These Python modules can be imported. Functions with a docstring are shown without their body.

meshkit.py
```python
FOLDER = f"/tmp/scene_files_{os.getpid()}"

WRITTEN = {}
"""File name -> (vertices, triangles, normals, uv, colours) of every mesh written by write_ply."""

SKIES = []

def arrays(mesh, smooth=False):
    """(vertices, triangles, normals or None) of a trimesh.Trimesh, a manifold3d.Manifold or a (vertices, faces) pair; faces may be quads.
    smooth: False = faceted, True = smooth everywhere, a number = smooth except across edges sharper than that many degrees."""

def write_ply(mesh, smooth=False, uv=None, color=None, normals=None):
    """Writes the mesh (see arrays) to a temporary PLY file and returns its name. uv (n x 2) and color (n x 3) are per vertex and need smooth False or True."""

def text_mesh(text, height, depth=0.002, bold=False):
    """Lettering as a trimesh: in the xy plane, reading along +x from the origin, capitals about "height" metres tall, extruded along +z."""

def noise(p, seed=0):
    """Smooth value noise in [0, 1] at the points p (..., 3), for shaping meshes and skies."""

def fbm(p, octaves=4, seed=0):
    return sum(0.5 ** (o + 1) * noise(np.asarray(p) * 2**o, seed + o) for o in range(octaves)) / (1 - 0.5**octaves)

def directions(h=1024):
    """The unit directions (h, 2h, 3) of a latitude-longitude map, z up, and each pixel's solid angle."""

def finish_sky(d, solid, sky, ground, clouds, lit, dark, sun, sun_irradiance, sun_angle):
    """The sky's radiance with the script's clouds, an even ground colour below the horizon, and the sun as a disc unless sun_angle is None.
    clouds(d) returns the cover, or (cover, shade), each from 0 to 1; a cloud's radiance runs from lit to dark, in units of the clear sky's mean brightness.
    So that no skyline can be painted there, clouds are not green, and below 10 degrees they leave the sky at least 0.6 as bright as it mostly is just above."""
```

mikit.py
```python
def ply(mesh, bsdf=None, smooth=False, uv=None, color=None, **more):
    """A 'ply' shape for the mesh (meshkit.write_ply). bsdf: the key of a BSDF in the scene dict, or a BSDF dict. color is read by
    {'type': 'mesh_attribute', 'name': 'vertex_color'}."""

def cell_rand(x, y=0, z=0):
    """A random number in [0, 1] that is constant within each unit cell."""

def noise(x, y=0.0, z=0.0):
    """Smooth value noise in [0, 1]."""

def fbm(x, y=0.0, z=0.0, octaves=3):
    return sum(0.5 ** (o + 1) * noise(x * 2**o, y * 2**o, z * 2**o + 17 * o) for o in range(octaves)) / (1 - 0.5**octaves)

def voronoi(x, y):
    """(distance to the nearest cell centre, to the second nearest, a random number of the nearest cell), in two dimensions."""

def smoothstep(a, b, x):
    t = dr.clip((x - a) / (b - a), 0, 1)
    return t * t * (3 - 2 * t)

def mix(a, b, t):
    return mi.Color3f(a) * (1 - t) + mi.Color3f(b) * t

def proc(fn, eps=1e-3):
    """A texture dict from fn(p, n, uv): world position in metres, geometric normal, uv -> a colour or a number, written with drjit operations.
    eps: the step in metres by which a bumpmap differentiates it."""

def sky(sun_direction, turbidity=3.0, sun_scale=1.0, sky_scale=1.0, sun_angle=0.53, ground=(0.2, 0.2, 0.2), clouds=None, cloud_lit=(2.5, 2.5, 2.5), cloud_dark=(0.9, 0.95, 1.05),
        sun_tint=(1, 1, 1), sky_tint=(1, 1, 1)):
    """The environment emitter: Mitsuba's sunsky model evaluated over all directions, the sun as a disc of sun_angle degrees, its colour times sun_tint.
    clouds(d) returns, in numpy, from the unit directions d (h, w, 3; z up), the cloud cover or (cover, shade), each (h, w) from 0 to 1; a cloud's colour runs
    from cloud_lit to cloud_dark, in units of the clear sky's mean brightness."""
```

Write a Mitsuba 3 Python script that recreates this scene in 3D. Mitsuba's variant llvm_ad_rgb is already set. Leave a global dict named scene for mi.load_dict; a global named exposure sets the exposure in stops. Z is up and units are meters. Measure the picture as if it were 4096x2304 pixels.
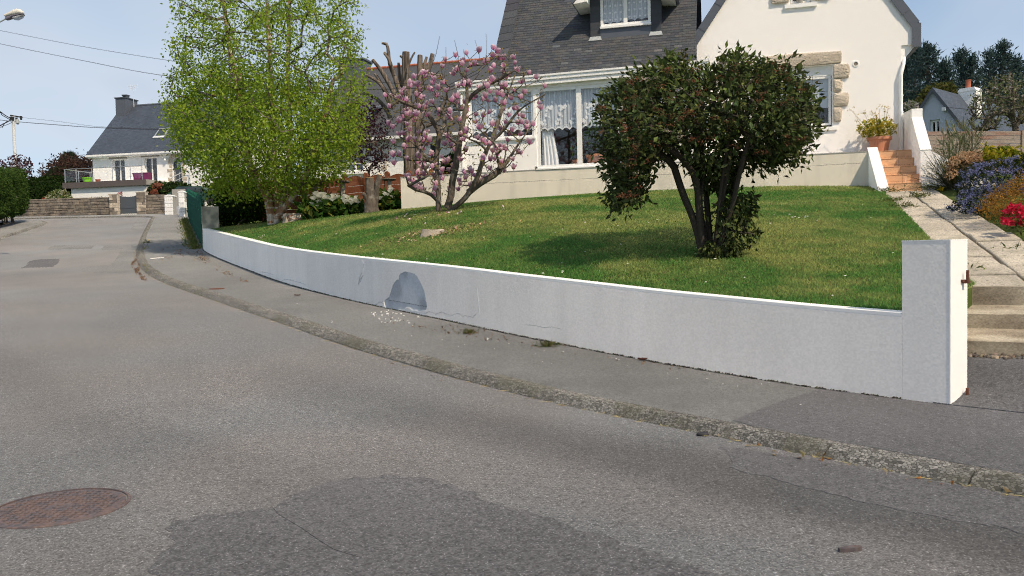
import math, random, numpy as np, trimesh, mitsuba as mi, mikit, meshkit, drjit as dr
import manifold3d as m3
from scipy.interpolate import PchipInterpolator, RBFInterpolator, RegularGridInterpolator
from scipy.spatial import cKDTree
from shapely.geometry import Polygon, Point, LineString
from shapely.ops import unary_union
import shapely
T4 = mi.ScalarTransform4f

# ---------------------------------------------------------------- camera, sky, exposure
FOC, PITCH, ROLL = 3330.0, math.radians(2.6), math.radians(1.3)
EYE = np.array([0, 0, 1.6])
FW = np.array([0, math.cos(PITCH), -math.sin(PITCH)])
_r0, _u0 = np.array([1.0, 0, 0]), np.array([0, math.sin(PITCH), math.cos(PITCH)])
RT = math.cos(ROLL) * _r0 - math.sin(ROLL) * _u0
UP = math.cos(ROLL) * _u0 + math.sin(ROLL) * _r0
scene, labels = {}, {}
scene['camera'] = {'type': 'perspective', 'fov': math.degrees(2 * math.atan(2048 / FOC)), 'fov_axis': 'x', 'near_clip': 0.1, 'far_clip': 2000.0,
                   'to_world': T4().look_at(origin=EYE.tolist(), target=(EYE + FW).tolist(), up=UP.tolist())}
SUN = np.array([1.0, -1.33, 1.85])


def sky_clouds(d):
    x, y, z = d[..., 0], d[..., 1], np.maximum(d[..., 2], 0.0)
    s = 1.0 / (z + 0.22)
    p = np.stack([x * s * 0.9 + 3.1, y * s * 0.9, np.full_like(x, 0.3)], -1)
    q = np.stack([x * s * 2.3, y * s * 0.8 + 7, np.full_like(x, 2.3)], -1)
    f = meshkit.fbm(p.reshape(-1, 3)).reshape(x.shape)
    g = meshkit.fbm(q.reshape(-1, 3)).reshape(x.shape)
    f = (f - f.mean()) / (f.std() + 1e-6)
    g = (g - g.mean()) / (g.std() + 1e-6)
    c = 0.52 + 0.17 * f + 0.13 * g + 0.30 * np.exp(-z / 0.16)
    return np.clip(c, 0.02, 0.85), np.clip(0.45 + 0.22 * g + 0.12 * f, 0, 1)


scene['sky'] = mikit.sky(SUN.tolist(), turbidity=3.0, sun_scale=.78, clouds=sky_clouds, cloud_lit=(2.5, 2.72, 3.0), cloud_dark=(1.65, 1.86, 2.2), sky_tint=(1.05, 1.03, .97), ground=(0.14, 0.15, 0.13))
labels['sky'] = {'kind': 'structure', 'label': 'pale blue sky with thin high cloud'}
exposure = 1.9

# ---------------------------------------------------------------- helpers
rng = np.random.default_rng(11)
random.seed(5)


def ray(x, y):
    return (x - 2048) * RT / FOC - (y - 1152) * UP / FOC + FW


def at(x, y, Y):
    d = ray(x, y)
    return EYE + d * (Y / d[1])


def new(key):
    if key not in scene and key not in labels and not any(k.startswith(key + '__') for k in scene):
        return key
    n = 1
    while True:
        k = f'{key}_{n:03d}'
        if k not in scene and k not in labels and not any(q.startswith(k + '__') for q in scene):
            return k
        n += 1


_count = {}


def newpart(key):
    n = _count.get(key, 0)
    _count[key] = n + 1
    return key if n == 0 else f'{key}_{n:03d}'


def add(key, mesh, bsdf, smooth=False, color=None, to_world=None):
    key = newpart(key)
    if color is not None:
        color = np.asarray(color, float)
    s = mikit.ply(mesh, bsdf, smooth=smooth, color=color)
    if to_world is not None:
        s['to_world'] = to_world
    scene[key] = s
    return key


def put(key, shape, to_world=None):
    key = newpart(key)
    scene[key] = dict(shape, to_world=to_world) if to_world is not None else dict(shape)
    return key


def tag(key, label, cat=None, group=None, kind=None):
    d = {'label': label}
    if cat: d['category'] = cat
    if group: d['group'] = group
    if kind: d['kind'] = kind
    labels[key] = d
    return key


def stuffpart(key):
    labels[key] = {'kind': 'stuff'}


class MB:
    def __init__(self):
        self.v, self.f, self.c, self.n = [], [], [], 0

    def add(self, v, f, col=None):
        v = np.asarray(v, float); f = np.asarray(f, int)
        if f.shape[1] == 4:
            f = np.vstack([f[:, [0, 1, 2]], f[:, [0, 2, 3]]])
        self.v.append(v); self.f.append(f + self.n); self.n += len(v)
        if col is not None:
            col = np.asarray(col, float)
            self.c.append(np.broadcast_to(col, (len(v), 3)).copy())
        return self

    def mesh(self):
        return np.vstack(self.v), np.vstack(self.f)

    def put(self, key, bsdf, smooth=False):
        return add(key, self.mesh(), bsdf, smooth, np.vstack(self.c) if self.c else None)


BOXF = np.array([[0, 2, 3, 1], [4, 5, 7, 6], [0, 1, 5, 4], [2, 6, 7, 3], [0, 4, 6, 2], [1, 3, 7, 5]])


def boxv(a0, a1, b0, b1, c0, c1):
    return np.array([[a, b, c] for c in (c0, c1) for b in (b0, b1) for a in (a0, a1)], float)


class Frame:
    def __init__(self, P, deg):
        a = math.radians(deg)
        self.P, self.T, self.D = np.asarray(P[:2], float), np.array([math.cos(a), -math.sin(a)]), np.array([math.sin(a), math.cos(a)])

    def __call__(self, q):
        q = np.asarray(q, float)
        xy = self.P + q[..., :1] * self.T + q[..., 1:2] * self.D
        return np.concatenate([xy, q[..., 2:3]], -1)

    def box(self, mb, t0, t1, d0, d1, z0, z1, col=None):
        mb.add(self(boxv(t0, t1, d0, d1, z0, z1)), BOXF, col)
        return mb

    def put(self, key, bsdf, *boxes, smooth=False):
        mb = MB()
        for b in boxes: self.box(mb, *b)
        return mb.put(key, bsdf, smooth)

    def prism(self, mb, poly_tz, d0, d1, col=None):
        """polygon in (t, z), extruded along d"""
        m = m3.CrossSection([ccw(poly_tz)]).extrude(d1 - d0)
        v, f = mv(m)
        mb.add(self(np.stack([v[:, 0], d1 - v[:, 2], v[:, 1]], -1)), f, col)
        return mb

    def prism_d(self, mb, poly_dz, t0, t1, col=None):
        m = m3.CrossSection([ccw(poly_dz)]).extrude(t1 - t0)
        v, f = mv(m)
        mb.add(self(np.stack([v[:, 2] + t0, v[:, 0], v[:, 1]], -1)), f, col)
        return mb

    def pix(self, x, y, d=0.0):
        r = ray(x, y)
        k = ((self.P - EYE[:2]) @ self.D + d) / (r[:2] @ self.D)
        q = EYE + k * r
        return np.array([(q[:2] - self.P) @ self.T, d, q[2]])


def mv(m):
    g = m.to_mesh()
    return np.array(g.vert_properties[:, :3], float), np.array(g.tri_verts)


def ccw(p):
    p = np.asarray(p, float)
    a = np.sum(p[:, 0] * np.roll(p[:, 1], -1) - np.roll(p[:, 0], -1) * p[:, 1])
    return p if a > 0 else p[::-1]


def slab(poly, ztop, thick, res):
    """a sheet with thickness over a plan polygon, following ztop(xy)"""
    if hasattr(poly, 'exterior'):
        poly = shapely.segmentize(poly, res)
        polys = [np.array(poly.exterior.coords)[:-1]] + [np.array(r.coords)[:-1] for r in poly.interiors]
        cs = m3.CrossSection([ccw(polys[0])] + [ccw(p)[::-1] for p in polys[1:]])
    else:
        cs = m3.CrossSection([ccw(poly)])
    m = cs.extrude(1.0).refine_to_length(max(res, .06))
    v, f = mv(m)
    z = ztop(v[:, :2])
    v[:, 2] = z - (1 - v[:, 2]) * thick
    return v, f


def tube(pts, rad, sides=6, cap=True):
    p = np.asarray(pts, float)
    r = np.broadcast_to(np.asarray(rad, float), (len(p),))
    t = np.gradient(p, axis=0)
    t /= np.linalg.norm(t, axis=1, keepdims=True) + 1e-12
    ref = np.array([0.31, 0.87, 0.38]) if abs(t[0] @ [0, 0, 1]) > .6 else np.array([0, 0, 1.0])
    a = np.cross(t, ref); a /= np.linalg.norm(a, axis=1, keepdims=True) + 1e-12
    b = np.cross(t, a)
    ang = np.arange(sides) * 2 * np.pi / sides
    v = p[:, None] + r[:, None, None] * (np.cos(ang)[None, :, None] * a[:, None] + np.sin(ang)[None, :, None] * b[:, None])
    n = len(p)
    i, j = np.meshgrid(np.arange(n - 1), np.arange(sides), indexing='ij')
    q = np.stack([i * sides + j, (i + 1) * sides + j, (i + 1) * sides + (j + 1) % sides, i * sides + (j + 1) % sides], -1).reshape(-1, 4)
    f = np.vstack([q[:, [0, 1, 2]], q[:, [0, 2, 3]]])
    v = v.reshape(-1, 3)
    if cap:
        v = np.vstack([v, p[:1], p[-1:]])
        k = np.arange(sides)
        f = np.vstack([f, np.stack([np.full(sides, n * sides), k, (k + 1) % sides], -1), np.stack([np.full(sides, n * sides + 1), (n - 1) * sides + (k + 1) % sides, (n - 1) * sides + k], -1)])
    return v, f


def lathe(profile, sides=24, center=(0, 0, 0)):
    """(r, z) profile turned about z"""
    pr = np.asarray(profile, float)
    a = np.arange(sides) * 2 * np.pi / sides
    v = np.stack([pr[:, 0][:, None] * np.cos(a), pr[:, 0][:, None] * np.sin(a), np.repeat(pr[:, 1][:, None], sides, 1)], -1).reshape(-1, 3)
    n = len(pr)
    i, j = np.meshgrid(np.arange(n - 1), np.arange(sides), indexing='ij')
    q = np.stack([i * sides + j, i * sides + (j + 1) % sides, (i + 1) * sides + (j + 1) % sides, (i + 1) * sides + j], -1).reshape(-1, 4)
    return v + np.asarray(center), q


def rough_block(lo, hi, seed, amp=0.02, sub=2):
    """a stone block with a hewn, uneven face"""
    m = trimesh.creation.box(extents=[1, 1, 1])
    for _ in range(sub): m = m.subdivide()
    v = np.array(m.vertices) + .5
    lo, hi = np.asarray(lo, float), np.asarray(hi, float)
    w = lo + v * (hi - lo)
    e = np.sum(np.minimum(v, 1 - v) < 1e-6, axis=1)
    c = (lo + hi) / 2
    sh = np.where(e >= 2, 0.022, 0.0)[:, None]
    dirc = np.sign(c - w)
    w = w + dirc * np.where(np.minimum(v, 1 - v) < 1e-6, sh, 0)
    nz = np.stack([meshkit.fbm(w * 7 + seed * 3.7 + k * 11) for k in range(3)], -1)
    nz = (nz - nz.mean(0)) * 2
    return w + nz * amp, np.array(m.faces)


def chamfer_block(t0, t1, dfront, dback, z0, z1, c=0.012):
    """block whose front face (at d = dfront) has chamfered edges"""
    v = [[t0, dback, z0], [t1, dback, z0], [t1, dback, z1], [t0, dback, z1],
         [t0, dfront + c, z0], [t1, dfront + c, z0], [t1, dfront + c, z1], [t0, dfront + c, z1],
         [t0 + c, dfront, z0 + c], [t1 - c, dfront, z0 + c], [t1 - c, dfront, z1 - c], [t0 + c, dfront, z1 - c]]
    f = [[8, 9, 10, 11], [4, 5, 9, 8], [5, 6, 10, 9], [6, 7, 11, 10], [7, 4, 8, 11], [0, 1, 5, 4], [1, 2, 6, 5], [2, 3, 7, 6], [3, 0, 4, 7], [3, 2, 1, 0]]
    return np.array(v, float), np.array(f)


def unit(a):
    return a / (np.linalg.norm(a, axis=-1, keepdims=True) + 1e-12)


def leaves(P, size, aspect=0.5, updir=0.35, droop=0.0, jit=0.35, outward=None, fold=0.18, rg=rng):
    """folded leaf quads (4 vertices, 2 triangles) at points P; returns vertices, faces"""
    n = len(P)
    d = rg.normal(size=(n, 3))
    d[:, 2] -= droop * 1.6
    if outward is not None: d += outward * 1.1
    d = unit(d)
    nn = rg.normal(size=(n, 3)); nn[:, 2] += updir * 3
    if outward is not None: nn += outward * .8
    s = unit(np.cross(d, nn)); nn = np.cross(s, d)
    L = size * (1 + jit * rg.uniform(-1, 1, n))[:, None]
    W = L * aspect * .5
    base, tip = P, P + d * L
    mid = P + d * L * .45 + nn * L * fold * rg.uniform(-1, 1, (n, 1))
    v = np.stack([base, mid - s * W, tip, mid + s * W], 1).reshape(-1, 3)
    k = np.arange(n)[:, None] * 4
    f = np.vstack([k + [0, 1, 2], k + [0, 2, 3]])
    return v, f


def vary(cols, n, amount=0.22, rg=rng, weights=None):
    cols = np.asarray(cols, float)
    c = cols[rg.choice(len(cols), n, p=weights)]
    c = c * np.exp(rg.normal(0, amount, (n, 1))) * np.exp(rg.normal(0, amount * .25, (n, 3)))
    return np.clip(c, 0.002, 0.9)


def crown_points(poly, Y, depth, n, ref=200.0, shell=0.0, rg=rng, clusters=0, spread=0.2):
    """points in the volume whose outline from the street is POLY and whose half thickness is DEPTH metres"""
    pg = Polygon(poly).buffer(0)
    x0, y0, x1, y1 = pg.bounds
    shapely.prepare(pg)
    m = clusters if clusters else n
    out = np.zeros((0, 2))
    while len(out) < m:
        q = rg.uniform([x0, y0], [x1, y1], (m * 3, 2))
        q = q[shapely.contains_xy(pg, q[:, 0], q[:, 1])]
        out = np.vstack([out, q])
    out = out[:m]
    dist = shapely.distance(pg.exterior, shapely.points(out))
    half = depth * np.sqrt(np.clip(dist / ref, 0.0, 1.0))
    u = rg.uniform(-1, 1, m)
    if shell: u = np.sign(u) * np.abs(u) ** (1 - shell)
    dd = u * half
    R = (out[:, :1] - 2048) * RT / FOC - (out[:, 1:] - 1152) * UP / FOC + FW
    k = (Y + dd) / R[:, 1]
    P = EYE + R * k[:, None]
    if clusters:
        i = rg.integers(0, m, n)
        P = P[i] + rg.normal(0, spread, (n, 3))
    return P

# ---------------------------------------------------------------- materials
from mikit import noise, fbm, voronoi, cell_rand, smoothstep, mix


def rgb(c): return {'type': 'rgb', 'value': [float(x) for x in c]}


def mat(key, color, rough=0.8, spec=0.3, **kw):
    c = mikit.proc(color) if callable(color) else (color if isinstance(color, dict) else rgb(color))
    scene[key] = {'type': 'twosided', 'bsdf': {'type': 'principled', 'base_color': c, 'roughness': rough, 'specular': spec, **kw}}


def bumpy(key, color, height, scale, rough=0.85, spec=0.25, eps=2e-3):
    c = mikit.proc(color) if callable(color) else (color if isinstance(color, dict) else rgb(color))
    scene[key] = {'type': 'twosided', 'bsdf': {'type': 'bumpmap', 'tex': mikit.proc(height, eps=eps), 'scale': scale,
                  'bsdf': {'type': 'principled', 'base_color': c, 'roughness': rough, 'specular': spec}}}


VC = {'type': 'mesh_attribute', 'name': 'vertex_color'}
scene['leaf'] = {'type': 'principledthin', 'base_color': VC, 'roughness': 0.5, 'diff_trans': 1.0, 'spec_trans': 0.0, 'eta': 1.35}
scene['glossy_leaf'] = {'type': 'principledthin', 'base_color': VC, 'roughness': 0.38, 'diff_trans': 0.25, 'spec_trans': 0.0, 'eta': 1.45}
scene['petal'] = {'type': 'principledthin', 'base_color': VC, 'roughness': 0.7, 'diff_trans': 0.7, 'spec_trans': 0.0, 'eta': 1.3}
scene['painted'] = {'type': 'twosided', 'bsdf': {'type': 'principled', 'base_color': VC, 'roughness': 0.75, 'specular': 0.25}}
scene['glass'] = {'type': 'thindielectric', 'int_ior': 1.5}


def asphalt_color(p, n, uv):
    q = p.x * 0.70 + p.y * 0.71
    w = 0.35 * (noise(p.x * .35, p.y * .35, 4.0) - .5)
    q = q + w
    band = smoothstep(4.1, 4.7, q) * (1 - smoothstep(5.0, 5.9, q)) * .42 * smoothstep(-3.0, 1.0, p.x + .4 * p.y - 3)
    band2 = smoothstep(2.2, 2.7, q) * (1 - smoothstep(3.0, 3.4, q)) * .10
    big = fbm(p.x * .22, p.y * .22, 1.0, octaves=3)
    mid = fbm(p.x * 1.4, p.y * 1.4, 2.0, octaves=3)
    g1 = noise(p.x * 120, p.y * 120, 7.0)
    g2 = noise(p.x * 52, p.y * 52, 9.0)
    near = 1 - smoothstep(8, 22, p.y)
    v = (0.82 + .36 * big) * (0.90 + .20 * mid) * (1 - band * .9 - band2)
    v = v * (1 + (g1 - .5) * .75 * near + (g2 - .5) * .40 * (0.35 + .65 * near))
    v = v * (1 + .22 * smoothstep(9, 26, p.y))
    tint = smoothstep(.35, .7, fbm(p.x * .5 + 9, p.y * .5, 3.0, octaves=2))
    c = mix(mi.Color3f(.126, .131, .137), mi.Color3f(.136, .134, .136), tint)
    st = smoothstep(.86, .93, g1) * near
    return c * v * (1 + .7 * st)


def asphalt_height(p, n, uv):
    return noise(p.x * 110, p.y * 110, 1.0) + .5 * noise(p.x * 210, p.y * 210, 3.0)


def pavement_color(p, n, uv):
    big = fbm(p.x * .45, p.y * .45, 5.0, octaves=3)
    mid = fbm(p.x * 2.6, p.y * 2.6, 6.0, octaves=3)
    g1 = noise(p.x * 120, p.y * 120, 7.0)
    g2 = noise(p.x * 45, p.y * 45, 9.0)
    near = 1 - smoothstep(9, 20, p.y)
    v = (0.78 + .44 * big) * (.88 + .24 * mid) * (1 + (g1 - .5) * .7 * near + (g2 - .5) * .35)
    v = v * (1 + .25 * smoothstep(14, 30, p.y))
    spot = smoothstep(.975, .99, noise(p.x * 26, p.y * 26, 2.0))
    return mix(mi.Color3f(.122, .125, .126) * v, mi.Color3f(.4, .4, .38), spot * .35)


def dark_color(p, n, uv):
    big = fbm(p.x * .7, p.y * .7, 15.0, octaves=3)
    g1 = noise(p.x * 110, p.y * 110, 17.0)
    g2 = noise(p.x * 42, p.y * 42, 9.0)
    near = 1 - smoothstep(8, 20, p.y)
    v = (0.86 + .28 * big) * (1 + (g1 - .5) * .8 * near + (g2 - .5) * .4)
    st = smoothstep(.9, .95, g1) * near
    return mi.Color3f(.091, .092, .098) * v * (1 + 1.0 * st)


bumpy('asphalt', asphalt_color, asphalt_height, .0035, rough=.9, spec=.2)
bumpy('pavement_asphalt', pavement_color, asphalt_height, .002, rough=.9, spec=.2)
bumpy('dark_asphalt', dark_color, asphalt_height, .002, rough=.88, spec=.2)


def kerb_color(p, n, uv):
    d1, d2, r = voronoi(p.x * 38 + p.z * 22, p.y * 38 + p.z * 19)
    stone = smoothstep(.02, .25, d2 - d1)
    b = fbm(p.x * 1.2, p.y * 1.2, 2.0, octaves=3)
    moss = smoothstep(.52, .75, fbm(p.x * 2.3 + 5, p.y * 2.3, 1.0, octaves=3))
    c = mix(mi.Color3f(.055, .055, .05), mix(mi.Color3f(.07, .07, .066), mi.Color3f(.31, .305, .29), r), stone)
    return mix(c * (.7 + .6 * b), mi.Color3f(.10, .10, .07), moss * .45)


bumpy('kerb_concrete', kerb_color, lambda p, n, uv: smoothstep(.0, .3, voronoi(p.x * 38 + p.z * 22, p.y * 38 + p.z * 19)[1] - voronoi(p.x * 38 + p.z * 22, p.y * 38 + p.z * 19)[0]), .008)


def roughcast_height(p, n, uv):
    a = p.x * .68 - p.y * .72
    return smoothstep(.35, .75, noise(a * 62, p.z * 68, p.y * 9)) + .5 * noise(a * 130, p.z * 140, 3.0)


def wall_color(p, n, uv):
    a = p.x * .68 - p.y * .72
    big = fbm(a * .8, p.z * .9, 1.0, octaves=3)
    streak = fbm(a * 5.0, p.z * .5, 4.0, octaves=3)
    g = noise(a * 60, p.z * 66, 2.0)
    v = (.90 + .16 * big) * (.93 + .12 * streak) * (.93 + .14 * g)
    return mi.Color3f(.83, .80, .765) * v


bumpy('roughcast', wall_color, roughcast_height, .0005, rough=.9, spec=.15)


def scar_color(p, n, uv):
    a = p.x * .68 - p.y * .72
    b = fbm(a * 4, p.z * 3, 2.0, octaves=4)
    return mix(mi.Color3f(.36, .39, .425), mi.Color3f(.50, .535, .58), smoothstep(.3, .65, b)) * (.9 + .2 * noise(a * 60, p.z * 60, 1.0))


mat('old_render', scar_color, .9, .1)


def house_color(p, n, uv):
    v = .96 + .06 * fbm(p.x * .8, p.z * .7, p.y * .8, octaves=3) + .02 * noise(p.x * 40, p.y * 40, p.z * 40)
    return mi.Color3f(.88, .862, .845) * v


mat('cream_render', house_color, .9, .1)


def terrace_color(p, n, uv):
    st = fbm(p.x * 3.2 - p.y, p.z * .5, 3.0, octaves=4)
    b = fbm(p.x * .9, p.z * 1.6, 8.0, octaves=3)
    low = 1 - smoothstep(2.75, 3.3, p.z)
    dirt = smoothstep(.5, .72, st) * .22 + low * .10 * b
    return mix(mi.Color3f(.70, .655, .56), mi.Color3f(.34, .33, .28), dirt) * (.90 + .18 * b)


mat('terrace_render', terrace_color, .9, .1)


def far_white_color(p, n, uv):
    return mi.Color3f(.87, .87, .86) * (.95 + .07 * fbm(p.x * .7, p.z * .6, p.y, octaves=3))


mat('white_render', far_white_color, .9, .1)


def slate_color(p, n, uv):
    row = dr.floor(p.z * 9.0)
    c = cell_rand(dr.floor((p.x - p.y * .2) * 4.2 + row * .5), row)
    b = fbm(p.x * .9, p.y * .9, p.z * .9, octaves=3)
    return mi.Color3f(.046, .058, .080) * (.72 + .35 * c + .3 * b)


mat('far_slate', slate_color, .55, .4)


def granite_color(p, n, uv):
    s = noise(p.x * 42, p.y * 42, p.z * 42)
    b = fbm(p.x * 3, p.y * 3, p.z * 3, octaves=3)
    sp = smoothstep(.74, .82, noise(p.x * 55 + 3, p.y * 55, p.z * 55))
    return mix(mix(mi.Color3f(.50, .42, .33), mi.Color3f(.62, .56, .47), b) * (.75 + .5 * s), mi.Color3f(.12, .11, .10), sp * .6)


bumpy('granite', granite_color, lambda p, n, uv: fbm(p.x * 24, p.y * 24, p.z * 24, octaves=3), .05)


def bark_color(p, n, uv):
    s = fbm(p.x * 26, p.y * 26, p.z * 5, octaves=3)
    l = smoothstep(.55, .75, fbm(p.x * 7 + 2, p.y * 7, p.z * 7, octaves=3))
    return mix(mi.Color3f(.105, .088, .072) * (.5 + 1.0 * s), mi.Color3f(.27, .255, .22), l * .6)


bumpy('grey_bark', bark_color, lambda p, n, uv: fbm(p.x * 40, p.y * 40, p.z * 9, octaves=3), .02)


def birch_color(p, n, uv):
    l = smoothstep(.42, .62, fbm(p.x * 5, p.y * 5, p.z * 9, octaves=3))
    return mix(mi.Color3f(.30, .17, .10), mi.Color3f(.56, .50, .44), l) * (.7 + .5 * noise(p.x * 30, p.y * 30, p.z * 60))


mat('birch_bark', birch_color, .8, .2)


def conifer_color(p, n, uv):
    s = fbm(p.x * 22, p.y * 22, p.z * 1.6, octaves=4)
    return mix(mi.Color3f(.060, .048, .041), mi.Color3f(.215, .178, .150), smoothstep(.25, .7, s))


bumpy('stringy_bark', conifer_color, lambda p, n, uv: fbm(p.x * 26, p.y * 26, p.z * 2.0, octaves=3), .03)


def wood_color(p, n, uv):
    a = p.x + p.y * .2
    g = fbm(a * 2.2, p.z * 70, p.y, octaves=3)
    red = smoothstep(.45, .75, fbm(a * 1.3, p.z * 7, 3.0, octaves=3))
    kn = smoothstep(.93, .97, noise(a * 5, p.z * 14, 1.0))
    return mix(mix(mi.Color3f(.27, .235, .205), mi.Color3f(.24, .125, .095), red * .7) * (.6 + .75 * g), mi.Color3f(.06, .05, .04), kn)


mat('weathered_wood', wood_color, .85, .15)


def brown_color(p, n, uv):
    return mix(mi.Color3f(.165, .058, .032), mi.Color3f(.235, .105, .065), smoothstep(.4, .8, fbm(p.x * 2.5, p.z * 8, p.y, octaves=3))) * (.85 + .3 * noise(p.x * 30, p.y * 9, p.z * 60))


mat('brown_stain', brown_color, .8, .2)


def tile_color(p, n, uv):
    b = fbm(p.x * 5, p.y * 5, p.z * 7, octaves=3)
    st = smoothstep(.66, .8, fbm(p.x * 14, p.y * 3, p.z * 2.5, octaves=3))
    return mix(mi.Color3f(.62, .375, .215) * (.75 + .5 * b), mi.Color3f(.62, .52, .45), st * .45)


mat('terracotta_tile', tile_color, .7, .3)


def path_color(p, n, uv):
    b = fbm(p.x * .9, p.y * .9, 2.0, octaves=4)
    g = noise(p.x * 60, p.y * 60, 3.0)
    sp = smoothstep(.75, .85, noise(p.x * 44, p.y * 44, 8.0))
    lich = smoothstep(.6, .75, fbm(p.x * 3, p.y * 3, 5.0, octaves=3))
    c = mi.Color3f(.38, .345, .285) * (.72 + .5 * b) * (.75 + .5 * g)
    return mix(mix(c, mi.Color3f(.10, .095, .08), sp * .5), mi.Color3f(.2, .19, .14), lich * .35)


bumpy('washed_concrete', path_color, lambda p, n, uv: noise(p.x * 60, p.y * 60, 3.0), .006)


def step_color(p, n, uv):
    b = fbm(p.x * 2.2, p.y * 2.2, p.z * 2.2, octaves=4)
    g = noise(p.x * 70, p.y * 70, p.z * 70)
    return mix(mi.Color3f(.17, .14, .105), mi.Color3f(.35, .315, .25), smoothstep(.3, .7, b)) * (.7 + .6 * g)


mat('step_concrete', step_color, .9, .1)


def soil_color(p, n, uv):
    b = fbm(p.x * 3, p.y * 3, p.z * 3, octaves=3)
    return mi.Color3f(.055, .075, .022) * (.6 + .8 * b)


mat('turf', soil_color, .95, .05)
mat('earth', (.07, .055, .038), .95, .05)
mat('field', (.07, .10, .03), .95, .05)


def rubble_color(p, n, uv):
    b = fbm(p.x * 2.5, p.y * 2.5, p.z * 2.5, octaves=3)
    c = cell_rand(dr.floor(p.x * 3.1), dr.floor(p.z * 6), dr.floor(p.y * 3.1))
    return mix(mi.Color3f(.13, .117, .105), mi.Color3f(.25, .215, .175), c) * (.6 + .8 * b)


mat('rubble', rubble_color, .9, .1)
mat('mortar', (.17, .15, .13), .95, .05)
mat('concrete_grey', (.33, .32, .30), .9, .1)
mat('pale_blue_render', (.42, .46, .53), .9, .1)
mat('pvc', (.80, .80, .79), .35, .5)
mat('white_gloss', (.84, .84, .83), .3, .5)
mat('dark_metal', (.055, .065, .08), .4, .5)
mat('steel', (.55, .56, .57), .3, .5, metallic=.8)
mat('zinc', (.42, .45, .46), .45, .5, metallic=.3)
mat('galvanised', (.62, .64, .66), .5, .5)
mat('rust', (.12, .055, .04), .9, .1)
def iron_color(p, n, uv):
    a = smoothstep(.35, .7, fbm(p.x * 24, p.y * 24, 1.0, octaves=3))
    return mix(mi.Color3f(.112, .080, .074), mi.Color3f(.082, .072, .078), a) * (.75 + .5 * noise(p.x * 70, p.y * 70, 2.0))


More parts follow.
